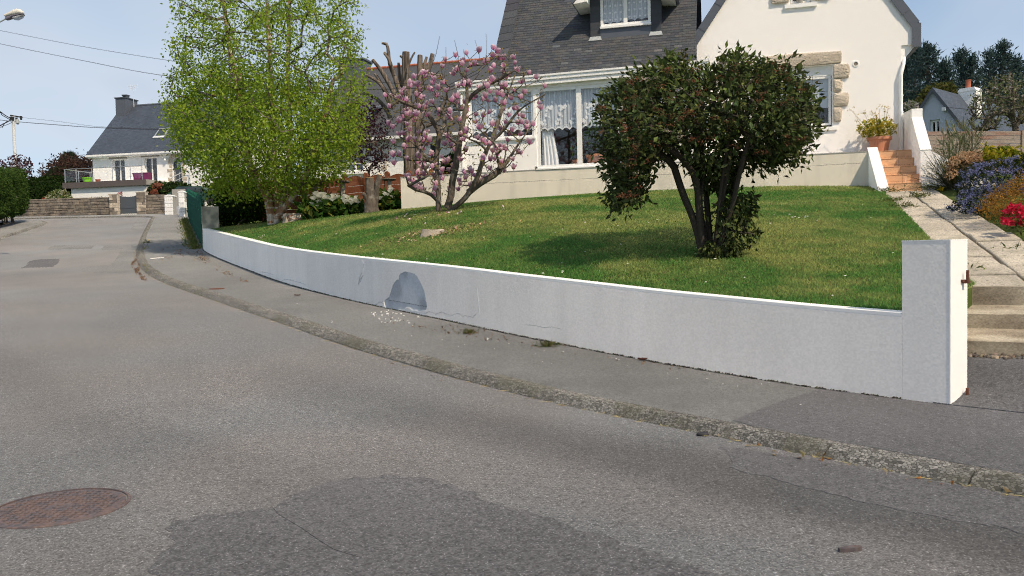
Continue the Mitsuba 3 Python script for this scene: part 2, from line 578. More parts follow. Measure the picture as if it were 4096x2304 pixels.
mat('cast_iron', iron_color, .7, .4)
mat('dark_bark', (.055, .047, .040), .9, .1)
mat('grey_slate', (.060, .061, .066), .55, .4)
mat('terracotta', (.50, .23, .14), .7, .3)
mat('green_metal', (.010, .105, .070), .5, .4)
mat('green_plastic', (.20, .55, .02), .4, .5)
mat('magenta_plastic', (.16, .018, .09), .4, .5)
mat('cable_black', (.03, .03, .035), .6, .3)
mat('room_dark', (.10, .095, .09), .9, .1)
mat('net_curtain', (.46, .51, .57), .9, .1)
mat('curtain_white', (.80, .83, .86), .9, .1)
mat('drape', (.50, .53, .52), .9, .1)
mat('deck_brown', (.11, .095, .095), .8, .2)
mat('red_clay', (.36, .12, .075), .8, .2)
mat('grey_gate', (.075, .088, .105), .45, .4)
mat('cut_wood', (.50, .34, .19), .9, .1)
mat('silver_wood', (.34, .30, .25), .9, .1)
mat('lamp_housing', (.66, .63, .58), .5, .4)
mat('lamp_under', (.16, .15, .2), .5, .4)
scene['lamp_bowl_plastic'] = {'type': 'principledthin', 'base_color': rgb((.75, .77, .82)), 'roughness': .2, 'spec_trans': .5, 'diff_trans': .7, 'eta': 1.3}
mat('car_green', (.02, .06, .045), .25, .6)
mat('car_glass', (.03, .04, .045), .08, .8)

# ---------------------------------------------------------------- ground, road, kerbs, pavements
GP = PchipInterpolator([-60, 6, 8, 9.5, 11, 13, 16, 20, 24, 28, 34, 42, 62, 90, 160], [.1, .1, .12, .21, .36, .57, .80, 1.06, 1.38, 1.78, 2.34, 3.09, 4.95, 7.0, 8.0])


def gp(Y): return GP(np.clip(Y, -60, 160))


_Ys = np.linspace(3, 120, 12000)
_Gs = gp(_Ys)


def ground(x, y, dz=0.0, s=1.0, ox=0, oy=0):
    d = ray(ox + x / s, oy + y / s)
    z = EYE[2] + d[2] / d[1] * _Ys
    i = np.argmax(z < _Gs + dz)
    return EYE + d / d[1] * _Ys[i]


def gpoly(pts, dz=0.0, s=1.0, ox=0, oy=0):
    return [ground(x, y, dz, s, ox, oy)[:2] for x, y in pts]


def curve(pts, step):
    p = np.asarray(pts, float)
    u = np.r_[0, np.cumsum(np.linalg.norm(np.diff(p, axis=0), axis=1))]
    f = PchipInterpolator(u, p)
    n = int(u[-1] / step) + 1
    q = f(np.linspace(0, u[-1], 8 * n))
    for _ in range(60): q[1:-1] = (q[:-2] + 2 * q[1:-1] + q[2:]) / 4
    s = np.r_[0, np.cumsum(np.linalg.norm(np.diff(q, axis=0), axis=1))]
    g = np.linspace(0, s[-1], n)
    return np.stack([np.interp(g, s, q[:, 0]), np.interp(g, s, q[:, 1])], 1)


def normals2(q):
    t = np.gradient(q, axis=0)
    t /= np.linalg.norm(t, axis=1, keepdims=True)
    return np.stack([-t[:, 1], t[:, 0]], 1)


KH = 0.075
KB = curve([(9.5, -1.6), (6.2, 2.0), (3.23, 5.23), (2.24, 6.45), (1.44, 7.45), (.44, 8.65), (-.95, 10.25), (-2.2, 11.7), (-4.0, 14.1), (-5.82, 16.72), (-7.81, 19.7), (-9.68, 22.73), (-11.3, 25.8),
            (-12.9, 29.3), (-16.3, 37.4), (-19.7, 45.8), (-22.6, 53.0), (-23.6, 55.4), (-25.2, 56.9), (-28, 57.6), (-36, 57.9), (-52, 58)], .25)
KN = normals2(KB)          # points to the left of the walk, i.e. for this direction towards the wall side or the road
if (KN[20] @ np.array([-1.0, -1.0])) < 0: KN = -KN
KF = KB + KN * 0.25
LK = curve([(2, -12), (-3.5, 0), (-7, 6), (-11, 12), (-15, 18.5), (-19, 27), (-22.86, 37.34), (-25.0, 42.9), (-28.4, 51.2), (-30, 53.6), (-32.5, 54.9), (-37, 55.4), (-52, 55.6)], .3)

road = np.vstack([KF, [[-52, 55.6]], LK[::-1], [[2, -14], [14, -14], [14, -3.0]]])
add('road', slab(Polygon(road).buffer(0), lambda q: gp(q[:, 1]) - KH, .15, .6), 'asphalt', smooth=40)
tag('road', 'worn grey asphalt road climbing away to the left', kind='structure')


def kerb_piece(P, N, w=.25, h=KH):
    prof = [(0.0, .004), (.10, .006), (.15, -.004), (.20, -.032), (w, -h - .004), (w, -h - .12), (0, -h - .12)]
    n, m = len(P), len(prof)
    v = np.zeros((n, m, 3))
    for k, (o, z) in enumerate(prof):
        v[:, k, :2] = P + N * o
        v[:, k, 2] = gp(P[:, 1]) + z
    i, j = np.meshgrid(np.arange(n - 1), np.arange(m), indexing='ij')
    q = np.stack([i * m + j, i * m + (j + 1) % m, (i + 1) * m + (j + 1) % m, (i + 1) * m + j], -1).reshape(-1, 4)
    f = np.vstack([q[:, [0, 1, 2]], q[:, [0, 2, 3]]])
    cap = np.array([[0, k, k + 1] for k in range(1, m - 1)])
    f = np.vstack([f, cap, cap[:, ::-1] + (n - 1) * m])
    return v.reshape(-1, 3), f


def kerb_run(name, C, N, i0, i1, step):
    for a in range(i0, i1 - 1, step):
        b = min(a + step, i1)
        P, Nn = C[a:b + 1].copy(), N[a:b + 1]
        j = rng.uniform(-.006, .006)
        t = P[-1] - P[-2]; P[-1] -= t / np.linalg.norm(t) * .012
        add(f'{name}__kerb_stone', kerb_piece(P + Nn * j, Nn), 'kerb_concrete', smooth=35)


kerb_run('kerb', KB, KN, 6, len(KB) - 1, 4)
tag('kerb', 'weathered pebbly concrete kerb along the right pavement', kind='structure')
LN = normals2(LK)
if LN[40] @ np.array([-1.0, .3]) < 0: LN = -LN
kerb_run('kerb_left', LK + LN * .25, -LN, 60, len(LK) - 1, 4)
tag('kerb_left', 'concrete kerb along the far left pavement by the hedge', kind='structure')

# ---------------------------------------------------------------- the street wall
_wp = np.array([(3.93, 7.45), (3.64, 7.76), (3.24, 8.19), (2.82, 8.63), (2.18, 9.31), (1.03, 10.53), (-.53, 12.22), (-2.03, 13.85), (-3.89, 16.69), (-5.46, 19.46), (-7.46, 22.9), (-9.12, 25.9), (-9.75, 27.1), (-10.7, 29.0)])
_cf = np.polyfit(_wp[:, 1], _wp[:, 0], 5, w=np.r_[4, 4, np.ones(10), 1, 4])
_Y = np.linspace(7.45, 29.0, 900)
_W = np.stack([np.polyval(_cf, _Y), _Y], 1)
_S = np.r_[0, np.cumsum(np.linalg.norm(np.diff(_W, axis=0), axis=1))]
SEND = _S[-1]


def WP(s): return np.stack([np.interp(s, _S, _W[:, 0]), np.interp(s, _S, _W[:, 1])], -1)


def WN(s):
    """unit normal of the street wall towards the road"""
    t = WP(np.asarray(s) + .05) - WP(np.asarray(s) - .05)
    t = t / np.linalg.norm(t, axis=-1, keepdims=True)
    return np.stack([-t[..., 1], t[..., 0]], -1)


def wall_sh(px, py):
    """(arc length, height above z = 0) of the point of the wall face seen at a pixel of the photograph"""
    s = np.linspace(0, SEND, 4000)
    q = np.c_[WP(s), np.zeros(len(s))] - EYE
    a = (py - 1152)
    z = -(FOC * (q @ UP) + a * (q @ FW)) / (FOC * UP[2] + a * FW[2])
    q[:, 2] += z
    x = 2048 + FOC * (q @ RT) / (q @ FW)
    i = np.argmin(np.abs(x - px))
    return s[i], z[i]


_tops = [(2270, 791), (2000, 766), (1800, 748), (1500, 718), (1300, 693), (1100, 668), (915, 651), (800, 636), (700, 621), (620, 606), (570, 591), (545, 583), (512, 577)]
_tp = np.array([wall_sh(x * 4096 / 2576, y * 4096 / 2576) for x, y in _tops])
_hh = _tp[:, 1] - gp(WP(_tp[:, 0])[:, 1])
_hf = np.polyfit(_tp[:, 0], _hh, 4)


def WTOP(s): return gp(WP(s)[..., 1]) + np.clip(np.polyval(_hf, np.clip(s, .4, SEND)), .5, .95)


def wall_map(v, e0):
    s, h, e = v[:, 0], v[:, 1], v[:, 2] + e0
    p = WP(s) + WN(s) * e[:, None]
    return np.c_[p, h]


SP = .425                                   # the gate pillar's width along the wall
_ss = np.linspace(SP, SEND, 260)
face = np.vstack([np.c_[_ss, WTOP(_ss)], np.c_[_ss, gp(WP(_ss)[:, 1]) - .05][::-1]])
FACE = Polygon(face).buffer(0)


def wpx(pts, s, ox, oy): return [wall_sh(ox + x / s, oy + y / s) for x, y in pts]


scar = Polygon(wpx([(920, 815), (985, 765), (1000, 715), (1012, 680), (1030, 620), (1045, 590), (1080, 545), (1108, 540), (1112, 490), (1130, 465), (1155, 452), (1190, 437), (1250, 450), (1315, 465), (1345, 500), (1370, 545), (1405, 605), (1430, 660), (1448, 720),
                   (1458, 800), (1472, 870), (1470, 905), (1455, 940), (1410, 944), (1360, 962), (1330, 938), (1290, 945), (1255, 912), (1210, 900), (1190, 925), (1160, 938), (1120, 930), (1090, 945), (1070, 985), (1020, 975), (985, 960), (960, 940), (940, 890)], 3.22, 1250, 950)).buffer(0)
cracks = []
for pts, s, ox, oy, w in [
    ([(655, 300), (657, 380), (655, 440), (648, 490), (630, 520), (605, 545), (590, 600)], 3.22, 1250, 950, .018),
    ([(630, 460), (615, 500), (600, 540), (590, 600), (620, 560), (632, 520)], 3.22, 1250, 950, .02),
    ([(735, 910), (770, 900), (800, 870), (830, 860), (860, 830), (885, 835), (920, 820)], 3.22, 1250, 950, .014),
    ([(610, 880), (612, 850)], 3.22, 1250, 950, .010), ([(640, 885), (670, 848)], 3.22, 1250, 950, .012), ([(680, 870), (705, 850), (730, 825)], 3.22, 1250, 950, .010), ([(757, 838), (788, 800)], 3.22, 1250, 950, .010),
    ([(1440, 975), (1470, 972), (1500, 955), (1545, 968), (1580, 990), (1620, 975), (1660, 960), (1700, 975), (1750, 1000), (1800, 1000), (1835, 990), (1860, 975), (1895, 985), (1930, 1020), (1975, 1005), (2000, 1025), (2030, 1018), (2070, 1035), (2085, 1005), (2110, 985)], 3.22, 1250, 950, .009),
    ([(1910, 1160), (1915, 1110), (1950, 1095), (1985, 1085)], 3.22, 1250, 950, .006),
    ([(715, 595), (760, 602), (815, 620)], 2.07, 700, 800, .010), ([(880, 675), (905, 655), (940, 660), (970, 665), (1000, 675), (1040, 685), (1085, 705)], 2.07, 700, 800, .012),
    ([(800, 395), (870, 400), (930, 415), (1010, 412), (1080, 430)], 1.981, 1700, 1100, .006)]:
    cracks.append(LineString(wpx(pts, s, ox, oy)).buffer(w / 2, cap_style=2))
layer = FACE.difference(unary_union([scar] + cracks))
parts = [g for g in (layer.geoms if hasattr(layer, 'geoms') else [layer]) if g.area > 1e-4]
mb = MB()
for g in parts:
    ext = shapely.segmentize(g, .25)
    cs = m3.CrossSection([ccw(np.array(ext.exterior.coords)[:-1])] + [ccw(np.array(r.coords)[:-1])[::-1] for r in ext.interiors])
    v, f = mv(cs.extrude(.011).refine_to_length(.16))
    mb.add(wall_map(v, -.011), f)
mb.put('street_wall__render', 'roughcast')
core = shapely.segmentize(Polygon(np.vstack([np.c_[_ss, WTOP(_ss) - .002], np.c_[_ss, gp(WP(_ss)[:, 1]) - .3][::-1]])).buffer(0), .3)
v, f = mv(m3.CrossSection([ccw(np.array(core.exterior.coords)[:-1])]).extrude(.188).refine_to_length(.3))
add('street_wall__core', (wall_map(v, -.2), f), 'old_render')
line = LineString(wpx([(900, 795), (1000, 808), (1120, 830), (1250, 852), (1380, 877), (1500, 897)], 3.22, 1250, 950))
up = scar.buffer(.02).intersection(Polygon(np.vstack([np.array(line.coords), [[line.coords[-1][0], 3], [line.coords[0][0], 3]]])).buffer(0))
up = max(up.geoms, key=lambda g: g.area) if hasattr(up, 'geoms') else up
v, f = mv(m3.CrossSection([ccw(np.array(up.exterior.coords)[:-1])]).extrude(.0045))
add('street_wall__exposed_patch', (wall_map(v, -.0118), f), 'old_render')
labels['street_wall__exposed_patch'] = {'label': 'blue-grey bare patch where render has fallen off'}
cop = np.linspace(SP + .001, SEND, 220)
prof = [(.0015, -.022), (.0015, .010), (-.003, .014), (-.205, .014), (-.212, .006), (-.212, -.022)]
v = np.zeros((len(cop), len(prof), 3))
for k, (e, z) in enumerate(prof):
    v[:, k, :2] = WP(cop) + WN(cop) * e
    v[:, k, 2] = WTOP(cop) + z
n_, m_ = v.shape[:2]
i, j = np.meshgrid(np.arange(n_ - 1), np.arange(m_), indexing='ij')
q = np.stack([i * m_ + j, i * m_ + (j + 1) % m_, (i + 1) * m_ + (j + 1) % m_, (i + 1) * m_ + j], -1).reshape(-1, 4)
add('street_wall__coping', (v.reshape(-1, 3), q), 'white_gloss', smooth=30)
mb = MB(); lc = np.array(line.coords); mb.add(*tube(wall_map(np.c_[lc, np.zeros(len(lc))], -.0072), .003, 5)); mb.put('street_wall__seam', 'cable_black')
# white plaster showing along broken edges
for pts, w in [([(918, 830), (928, 880), (945, 920), (970, 950)], .022), ([(985, 962), (1020, 975), (1060, 990)], .02), ([(1092, 945), (1120, 930), (1160, 938), (1190, 925), (1210, 900)], .014), ([(1210, 900), (1255, 912), (1290, 945), (1330, 938), (1360, 955), (1420, 945), (1455, 948)], .014), ([(657, 400), (655, 440), (650, 480)], .014), ([(645, 300), (655, 330)], .02)]:
    g = LineString(wpx(pts, 3.22, 1250, 950)).buffer(w / 2)
    v, f = mv(m3.CrossSection([ccw(np.array(g.exterior.coords)[:-1])]).extrude(.010))
    add('street_wall__broken_edge', (wall_map(v, -.004), f), 'white_gloss')
g = LineString(wpx([(2125, 650), (2130, 750), (2140, 850), (2146, 930), (2148, 990)], 3.22, 1250, 950)).buffer(.004)
v, f = mv(m3.CrossSection([ccw(np.array(g.exterior.coords)[:-1])]).extrude(.003))
add('street_wall__broken_edge', (wall_map(v, -.0005), f), 'white_gloss')
tag('street_wall', 'low curved white roughcast wall with cracks and a bare patch below the lawn', 'garden wall')

# gate pillar at the right end of the wall
PT = WP(0.0); pdir = unit(WP(SP) - PT); pn = np.array([pdir[1], -pdir[0]])     # pdir: along the wall, pn: away from the road
if pn[1] < 0: pn = -pn
PZ0, PZ1 = gp(PT[1]) - .15, at(3798, 962, PT[1])[2]


def pil(q):
    q = np.asarray(q, float)
    return np.c_[PT + q[:, :1] * pdir + q[:, 1:2] * pn, q[:, 2]]


w_, dp_ = SP - .002, .40
mb = MB()
m = trimesh.creation.box(extents=[w_, dp_, PZ1 - PZ0]).subdivide().subdivide()
mb.add(pil(np.array(m.vertices) + [w_ / 2, dp_ / 2 + .0003, (PZ0 + PZ1) / 2]), m.faces)
mb.put('gate_pillar__shaft', 'roughcast')
mb = MB()
for a0, a1, b0, b1, c0, c1 in [(-.004, w_ + .003, -.003, dp_ + .004, PZ1, PZ1 + .010), (-.0035, .006, -.003, .0002, PZ0, PZ1), (-.0045, -.0006, -.0032, dp_, PZ0, PZ1 - .001)]:
    mb.add(pil(boxv(a0, a1, b0, b1, c0, c1)), BOXF)
mb.put('gate_pillar__edge_trim', 'white_gloss')
for zc in (at(3855, 1112, PT[1] + .25)[2], at(3855, 1578, PT[1] + .25)[2]):
    mb = MB()
    mb.add(pil(boxv(-.028, -.008, .24, .32, zc - .035, zc - .012)), BOXF)
    mb.add(*tube(pil([[-.045, .29, zc - .04], [-.045, .29, zc + .075]]), .013, 10))
    mb.add(pil(boxv(-.062, -.008, .265, .315, zc - .045, zc - .022)), BOXF)
    mb.put('gate_pillar__hinge_pin', 'rust', smooth=40)
tag('gate_pillar', 'square white gate pillar with two rusty hinge pins at the right end of the street wall', 'gate pillar')

# the other gate pillar stands to the right, outside the picture; its shadow falls on the pavement
PT2 = np.array([5.95, 5.55])
mb = MB(); v = boxv(0, .42, 0, .40, -.1, 1.6)
mb.add(np.c_[PT2 + v[:, :1] * pdir + v[:, 1:2] * pn, v[:, 2]], BOXF)
mb.put('gate_pillar_opposite__shaft', 'roughcast')
mb = MB(); v = boxv(-.006, .426, -.008, .408, 1.6, 1.612)
mb.add(np.c_[PT2 + v[:, :1] * pdir + v[:, 1:2] * pn, v[:, 2]], BOXF)
mb.put('gate_pillar_opposite__edge_trim', 'white_gloss')
tag('gate_pillar_opposite', 'second white gate pillar across the garden entrance', 'gate pillar')

# pavements
back_inner = WP(np.linspace(.0, SEND, 60)) - WN(np.linspace(.0, SEND, 60)) * .05
FENCE = np.array([(-10.75, 29.1), (-12.7, 34.3), (-16.3, 43.0), (-20.6, 53.4), (-22.4, 57.6)])
pav = np.vstack([KB[10:-1], [[-52, 61.0], [-35, 60.9], [-22.9, 59.9]], FENCE[::-1], back_inner[::-1], [[7.5, 4.6], [9.6, 2.3], [11, .5]]])
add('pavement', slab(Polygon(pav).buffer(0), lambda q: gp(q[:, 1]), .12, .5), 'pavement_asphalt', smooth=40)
tag('pavement', 'grey asphalt pavement below the street wall', kind='structure')
lp = np.vstack([(LK + LN * .25)[55:-1], [[-52, 53.5], [-34, 53.2], [-30.7, 51.0], [-27, 43], [-24.5, 37], [-20.5, 26], [-17, 18.5]]])
add('pavement_left', slab(Polygon(lp).buffer(0), lambda q: gp(q[:, 1]), .12, .6), 'pavement_asphalt', smooth=40)
tag('pavement_left', 'far left pavement curving round the hedge', kind='structure')
E0, E1 = WP(.03) + pn * .05, np.array([9.6, 2.2])
edir = unit(E1 - E0); en = np.array([-edir[1], edir[0]])
if en[1] < 0: en = -en


def apron_z(q):
    k = (q - E0) @ en
    t = np.clip((k + .1) / 1.2, 0, 1)
    return gp(q[:, 1]) + .012 + .27 * t * t * (3 - 2 * t)


ap = [E0 - edir * .1 - en * .06, E1 - en * .06, E1 + en * 1.5, E0 - edir * .7 + en * 1.5, E0 - edir * .7 + en * .5]
add('entrance_apron', slab(Polygon(ap).buffer(0), apron_z, .2, .12), 'dark_asphalt', smooth=40)
tag('entrance_apron', 'dark asphalt apron rising to the garden steps', kind='structure')

# repaired areas
gr0 = np.random.default_rng(2)
def patch(pts, s, ox, oy, m, dz, top, res=.3):
    q = Polygon(gpoly(pts, dz, s, ox, oy)).buffer(0)
    if hasattr(q, 'geoms'): q = max(q.geoms, key=lambda g: g.area)
    e = shapely.segmentize(q, .07)
    c = np.array(e.exterior.coords)[:-1]
    c = c + (np.stack([meshkit.fbm(np.c_[c * 3.1, np.full(len(c), k * 9.0)]) for k in (0, 1)], 1) - .5) * min(.16, .25 * math.sqrt(q.area) * .2)
    c = c + gr0.normal(0, .018, c.shape)
    q = Polygon(c).buffer(0)
    q = max(q.geoms, key=lambda g: g.area) if hasattr(q, 'geoms') else q
    k = newpart('road_patch')
    scene[k] = mikit.ply(slab(q, lambda a: gp(a[:, 1]) + top, .006, res), m)
    tag(k, 'darker repaired patch of asphalt', kind='structure')


patch([(745, 590), (775, 640), (800, 720), (860, 740), (1010, 772), (1500, 900), (1900, 990), (2576, 1118), (2900, 1170), (2900, 960), (2576, 900), (2100, 812), (1500, 712), (1100, 640), (900, 610)], 1.519, 2400, 1400, 'dark_asphalt', -KH, -KH + .0028)
patch([(700, 2085), (850, 2055), (1075, 2035), (1150, 1985), (1210, 1973), (1323, 1923), (1422, 1910), (1534, 1907), (1708, 1914), (1870, 1966), (2149, 2060), (2429, 2159), (2600, 2212), (2900, 2304), (3050, 2380), (600, 2500), (640, 2250)], 1, 0, 0, 'dark_asphalt', -KH, -KH + .0028)
patch([(215, 1020), (260, 980), (300, 950), (370, 938), (440, 935), (585, 930), (550, 975), (500, 1008)], 2.415, 0, 650, 'dark_asphalt', -KH, -KH + .0028)
for pts in ([(460, 840), (490, 812), (540, 800), (910, 800), (885, 835)], [(980, 842), (1010, 800), (1190, 790), (1330, 786), (1322, 838)],
            [(780, 1060), (800, 1020), (850, 1006), (1080, 985), (1160, 890), (1165, 848), (1330, 846), (1290, 960), (1290, 1060), (1215, 1068), (1080, 1062)],
            [(1265, 650), (1330, 545), (1420, 545), (1385, 650)], [(0, 740), (130, 705), (300, 655), (430, 640), (330, 685), (150, 715), (0, 770)], [(560, 566), (890, 556), (1005, 562), (900, 574)]):
    patch(pts, 2.415, 0, 650, 'pavement_asphalt', -KH, -KH + .0028, .5)
q = gpoly([(3299, 1550), (3100, 1615), (2930, 1683)])
kk = KB[(KB[:, 0] > q[-1][0] + .05) & (KB[:, 1] < 7.6)]
pv = Polygon(np.vstack([q, (kk - KN[(KB[:, 0] > q[-1][0] + .05) & (KB[:, 1] < 7.6)] * .01)[::-1], [[9.0, 2.2], [7.3, 4.4]], [WP(.02)], WP(np.linspace(.1, 1.6, 6))]))
pv = Polygon(np.vstack([q, sorted([tuple(a) for a in kk], key=lambda a: a[0]), [[9.6, 1.2], [8.5, 3.0]], WP(np.array([0.0, .8, 1.6]))])).buffer(0)
pv = max(pv.geoms, key=lambda g: g.area) if hasattr(pv, 'geoms') else pv
add('pavement_patch', slab(pv, lambda a: gp(a[:, 1]) + .005, .01, .4), 'dark_asphalt')
tag('pavement_patch', 'newer dark asphalt on the pavement before the gate pillar', kind='structure')

sp_ = np.array(gpoly([(1075, 2030), (1110, 2062), (1190, 2110), (1230, 2135), (1300, 2170), (1340, 2200), (1400, 2222), (1440, 2236)], -KH))
add('road_seam', tube(np.c_[sp_, gp(sp_[:, 1]) - KH + .004] + np.c_[rng.normal(0, .012, (8, 2)), np.zeros(8)], [.0005, .001, .0008, .0014, .0012, .0016, .001, .0005], 5), 'cable_black'); tag('road_seam', 'open seam in the dark patch of the road', kind='structure')
# manhole
MC = ground(240, 2030, -KH)[:2]; MZ = gp(MC[1]) - KH
c0 = (MC[0], MC[1], MZ)
v, f = lathe([(.395, -.03), (.395, .010), (.40, .009), (.410, .009), (.415, .004), (.415, -.03)], 56, c0)
add('manhole_cover__frame', (v, f), 'cast_iron', smooth=30)
v, f = lathe([(0, .007), (.372, .007), (.384, .004), (.386, -.03)], 56, c0)
add('manhole_cover__plate', (v, f), 'cast_iron', smooth=30)
mb = MB()
for a in np.arange(-.36, .37, .045):
    for b in np.arange(-.36, .37, .045):
        if a * a + b * b < .345 ** 2 and not (abs(a) < .06 and abs(b) < .06):
            k = int(round(a / .045)) + int(round(b / .045))
            w = (.016, .007) if k % 2 else (.007, .016)
            mb.add(boxv(MC[0] + a - w[0], MC[0] + a + w[0], MC[1] + b - w[1], MC[1] + b + w[1], MZ + .006, MZ + .0115), BOXF)
mb.put('manhole_cover__raised_stud', 'cast_iron'); stuffpart('manhole_cover__raised_stud')
for ang in (0.5, 3.6):
    v, f = lathe([(.03, .009), (.036, .013), (.042, .009)], 16, (MC[0] + .24 * math.cos(ang), MC[1] + .24 * math.sin(ang), MZ))
    add('manhole_cover__lifting_ring', (v, f), 'cast_iron')
v, f = lathe([(.022, .009), (.026, .0135), (.04, .0135), (.044, .009)], 20, c0)
add('manhole_cover__lifting_ring', (v, f), 'cast_iron')
tag('manhole_cover', 'round rusty brown cast iron manhole cover in the road', 'manhole cover')
c = ground(868, 1155)
v, f = lathe([(0, .010), (.10, .010), (.125, .008), (.13, -.02)], 28, (c[0], c[1], gp(c[1])))
add('water_valve_cover__lid', (v, f), 'rust', smooth=30)
v, f = lathe([(.132, -.02), (.132, .011), (.16, .009), (.165, -.02)], 28, (c[0], c[1], gp(c[1])))
add('water_valve_cover__rim', (v, f), 'rust', smooth=30)
tag('water_valve_cover', 'small round rusty lid set in the pavement by the curved wall', 'valve cover')

# ---------------------------------------------------------------- houses' frames, lawn
H = Frame(at(2250, 1000, 24), 14.8)
FH = Frame(at(600, 1000, 67), 12)
PA, PB = np.array([9.1, 20.4]), np.array([5.40, 9.8])              # left edge of the garden path: by the stair, by the entrance steps
PA2, PB2 = H(np.array([9.47, -1.5, 0]))[:2], np.array([6.55, 9.25])
_ws = np.linspace(.5, SEND - .1, 26)
ctrl = [(*(WP(s) - WN(s) * .16), WTOP(s) - .035) for s in _ws]
ctrl += [(*H(np.array([t, -.05, 0]))[:2], z) for t, z in [(-4.95, 2.88), (-2.5, 3.0), (0, 3.10), (1.8, 3.15), (4, 3.15), (6, 3.13), (8.05, 3.05)]]
ctrl += [(*(PA + (PB - PA) * k + np.array([-.12, 0])), 2.84 + (1.10 - 2.84) * k - .03) for k in (0, .25, .5, .75, 1)]
ctrl += [(*WP(.25) + pn * .5, .93), (4.6, 8.5, .95), tuple(at(2860, 1030, 12.1)), tuple(at(1760, 850, 19.9)), tuple(at(1110, 897, 26.5)), tuple(at(1200, 882, 26.0)), tuple(at(1400, 862, 25.8)), tuple(at(930, 912, 28.0)), tuple(at(1490, 852, 25.2)), (-8.0, 32, 3.0), (-3.5, 29, 3.0), (-6, 29, 2.9)]
ctrl = np.array(ctrl, float)
RB = RBFInterpolator(ctrl[:, :2], ctrl[:, 2], smoothing=.02, kernel='thin_plate_spline')
_gx, _gy = np.arange(-14, 13, .25), np.arange(6.5, 34, .25)
_gz = RB(np.stack(np.meshgrid(_gx, _gy, indexing='ij'), -1).reshape(-1, 2)).reshape(len(_gx), len(_gy))
RG = RegularGridInterpolator((_gx, _gy), _gz, bounds_error=False, fill_value=None)


def lz(q):
    q = np.atleast_2d(q)
    return RG(np.c_[np.clip(q[:, 0], -14, 12.7), np.clip(q[:, 1], 6.5, 33.7)])


_wi = np.linspace(.45, SEND, 60)
lawn_poly = Polygon(np.vstack([WP(_wi) - WN(_wi) * .15, [(-11.3, 31.0), (-4.0, 29.0)], [H(np.array([-4.95, .2, 0]))[:2], H(np.array([8.25, .2, 0]))[:2], H(np.array([8.25, -1.5, 0]))[:2]], [PA + (.03, 0), PB + (.03, 0), (4.82, 9.0), (4.2, 8.05), WP(.1) + pn * .35]])).buffer(0)
add('lawn', slab(lawn_poly, lz, .35, .3), 'turf', smooth=True)
tag('lawn', 'sloping front lawn between the street wall and the house terrace', kind='structure')


def onlawn(x, y, Y0=8.0, Y1=32.0):
    d = ray(x, y)
    Ys = np.linspace(Y0, Y1, 3000)
    p = EYE + d / d[1] * Ys[:, None]
    i = np.argmax(p[:, 2] < lz(p[:, :2]))
    return p[i] if p[i, 2] < lz(p[i, :2])[0] + .02 else at(x, y, Y1)


# the wider ground
gx, gy = np.meshgrid(np.linspace(-260, 260, 53), np.r_[np.linspace(-60, 100, 41), np.linspace(115, 420, 16)], indexing='ij')
side = np.clip((gx.ravel() - 12) / 25, 0, 1)
zz = gp(gy.ravel()) - .45 + side * np.clip((gy.ravel() - 8) / 14, 0, 1) * 2.3 * np.clip((70 - gy.ravel()) / 40, 0, 1)
i, j = np.meshgrid(np.arange(gx.shape[0] - 1), np.arange(gx.shape[1] - 1), indexing='ij')
n_ = gx.shape[1]
q = np.stack([i * n_ + j, (i + 1) * n_ + j, (i + 1) * n_ + j + 1, i * n_ + j + 1], -1).reshape(-1, 4)
add('ground', (np.c_[gx.ravel(), gy.ravel(), zz], q), 'field', smooth=True)
tag('ground', 'grassy ground around and behind the gardens', kind='structure')

# ---------------------------------------------------------------- main house
ZT0, ZT1 = 3.855, 3.955


def zt(t): return ZT0 + (ZT1 - ZT0) * (t + 4.93) / 13.0


def zquad(F, mb, t0, t1, d0, d1, zb, zf):
    v = boxv(t0, t1, d0, d1, 0, 1)
    v[:, 2] = np.where(v[:, 2] > .5, zf(v[:, 0]), zb)
    mb.add(F(v), BOXF)


# terrace with its retaining wall
mb = MB(); zquad(H, mb, -4.93, 8.2, 0, 6.5, 1.5, zt); mb.put('terrace__retaining_wall', 'terrace_render')
mb = MB()
v = boxv(-4.94, 8.195, -.012, 1.6, 0, 1); v[:, 2] = np.where(v[:, 2] > .5, zt(v[:, 0]) + .03, zt(v[:, 0]) + .002)
mb.add(H(v), BOXF); mb.put('terrace__top_edge', 'concrete_grey')
mb = MB()
for x0, x1 in ((-2.9, 3.9), (4.2, 8.0)):
    n_ = 40
    tt = np.linspace(x0, x1, n_)
    zc = zt(tt) - .30 + .012 * np.cumsum(rng.normal(0, .5, n_)) * .5
    mb.add(*tube(H(np.c_[tt, np.full(n_, -.0005), zc]), np.where(rng.random(n_) < .2, .0015, .004), 4))
xx = np.array([(2.05, 3.55), (2.07, 3.42), (2.02, 3.30), (2.06, 3.18), (2.08, 3.08)])
mb.add(*tube(H(np.c_[xx[:, 0], np.full(5, -.0005), xx[:, 1]]), .005, 4))
mb.put('terrace__crack', 'cable_black')
tag('terrace', 'pale rendered terrace wall behind the lawn below the main house', 'terrace wall')

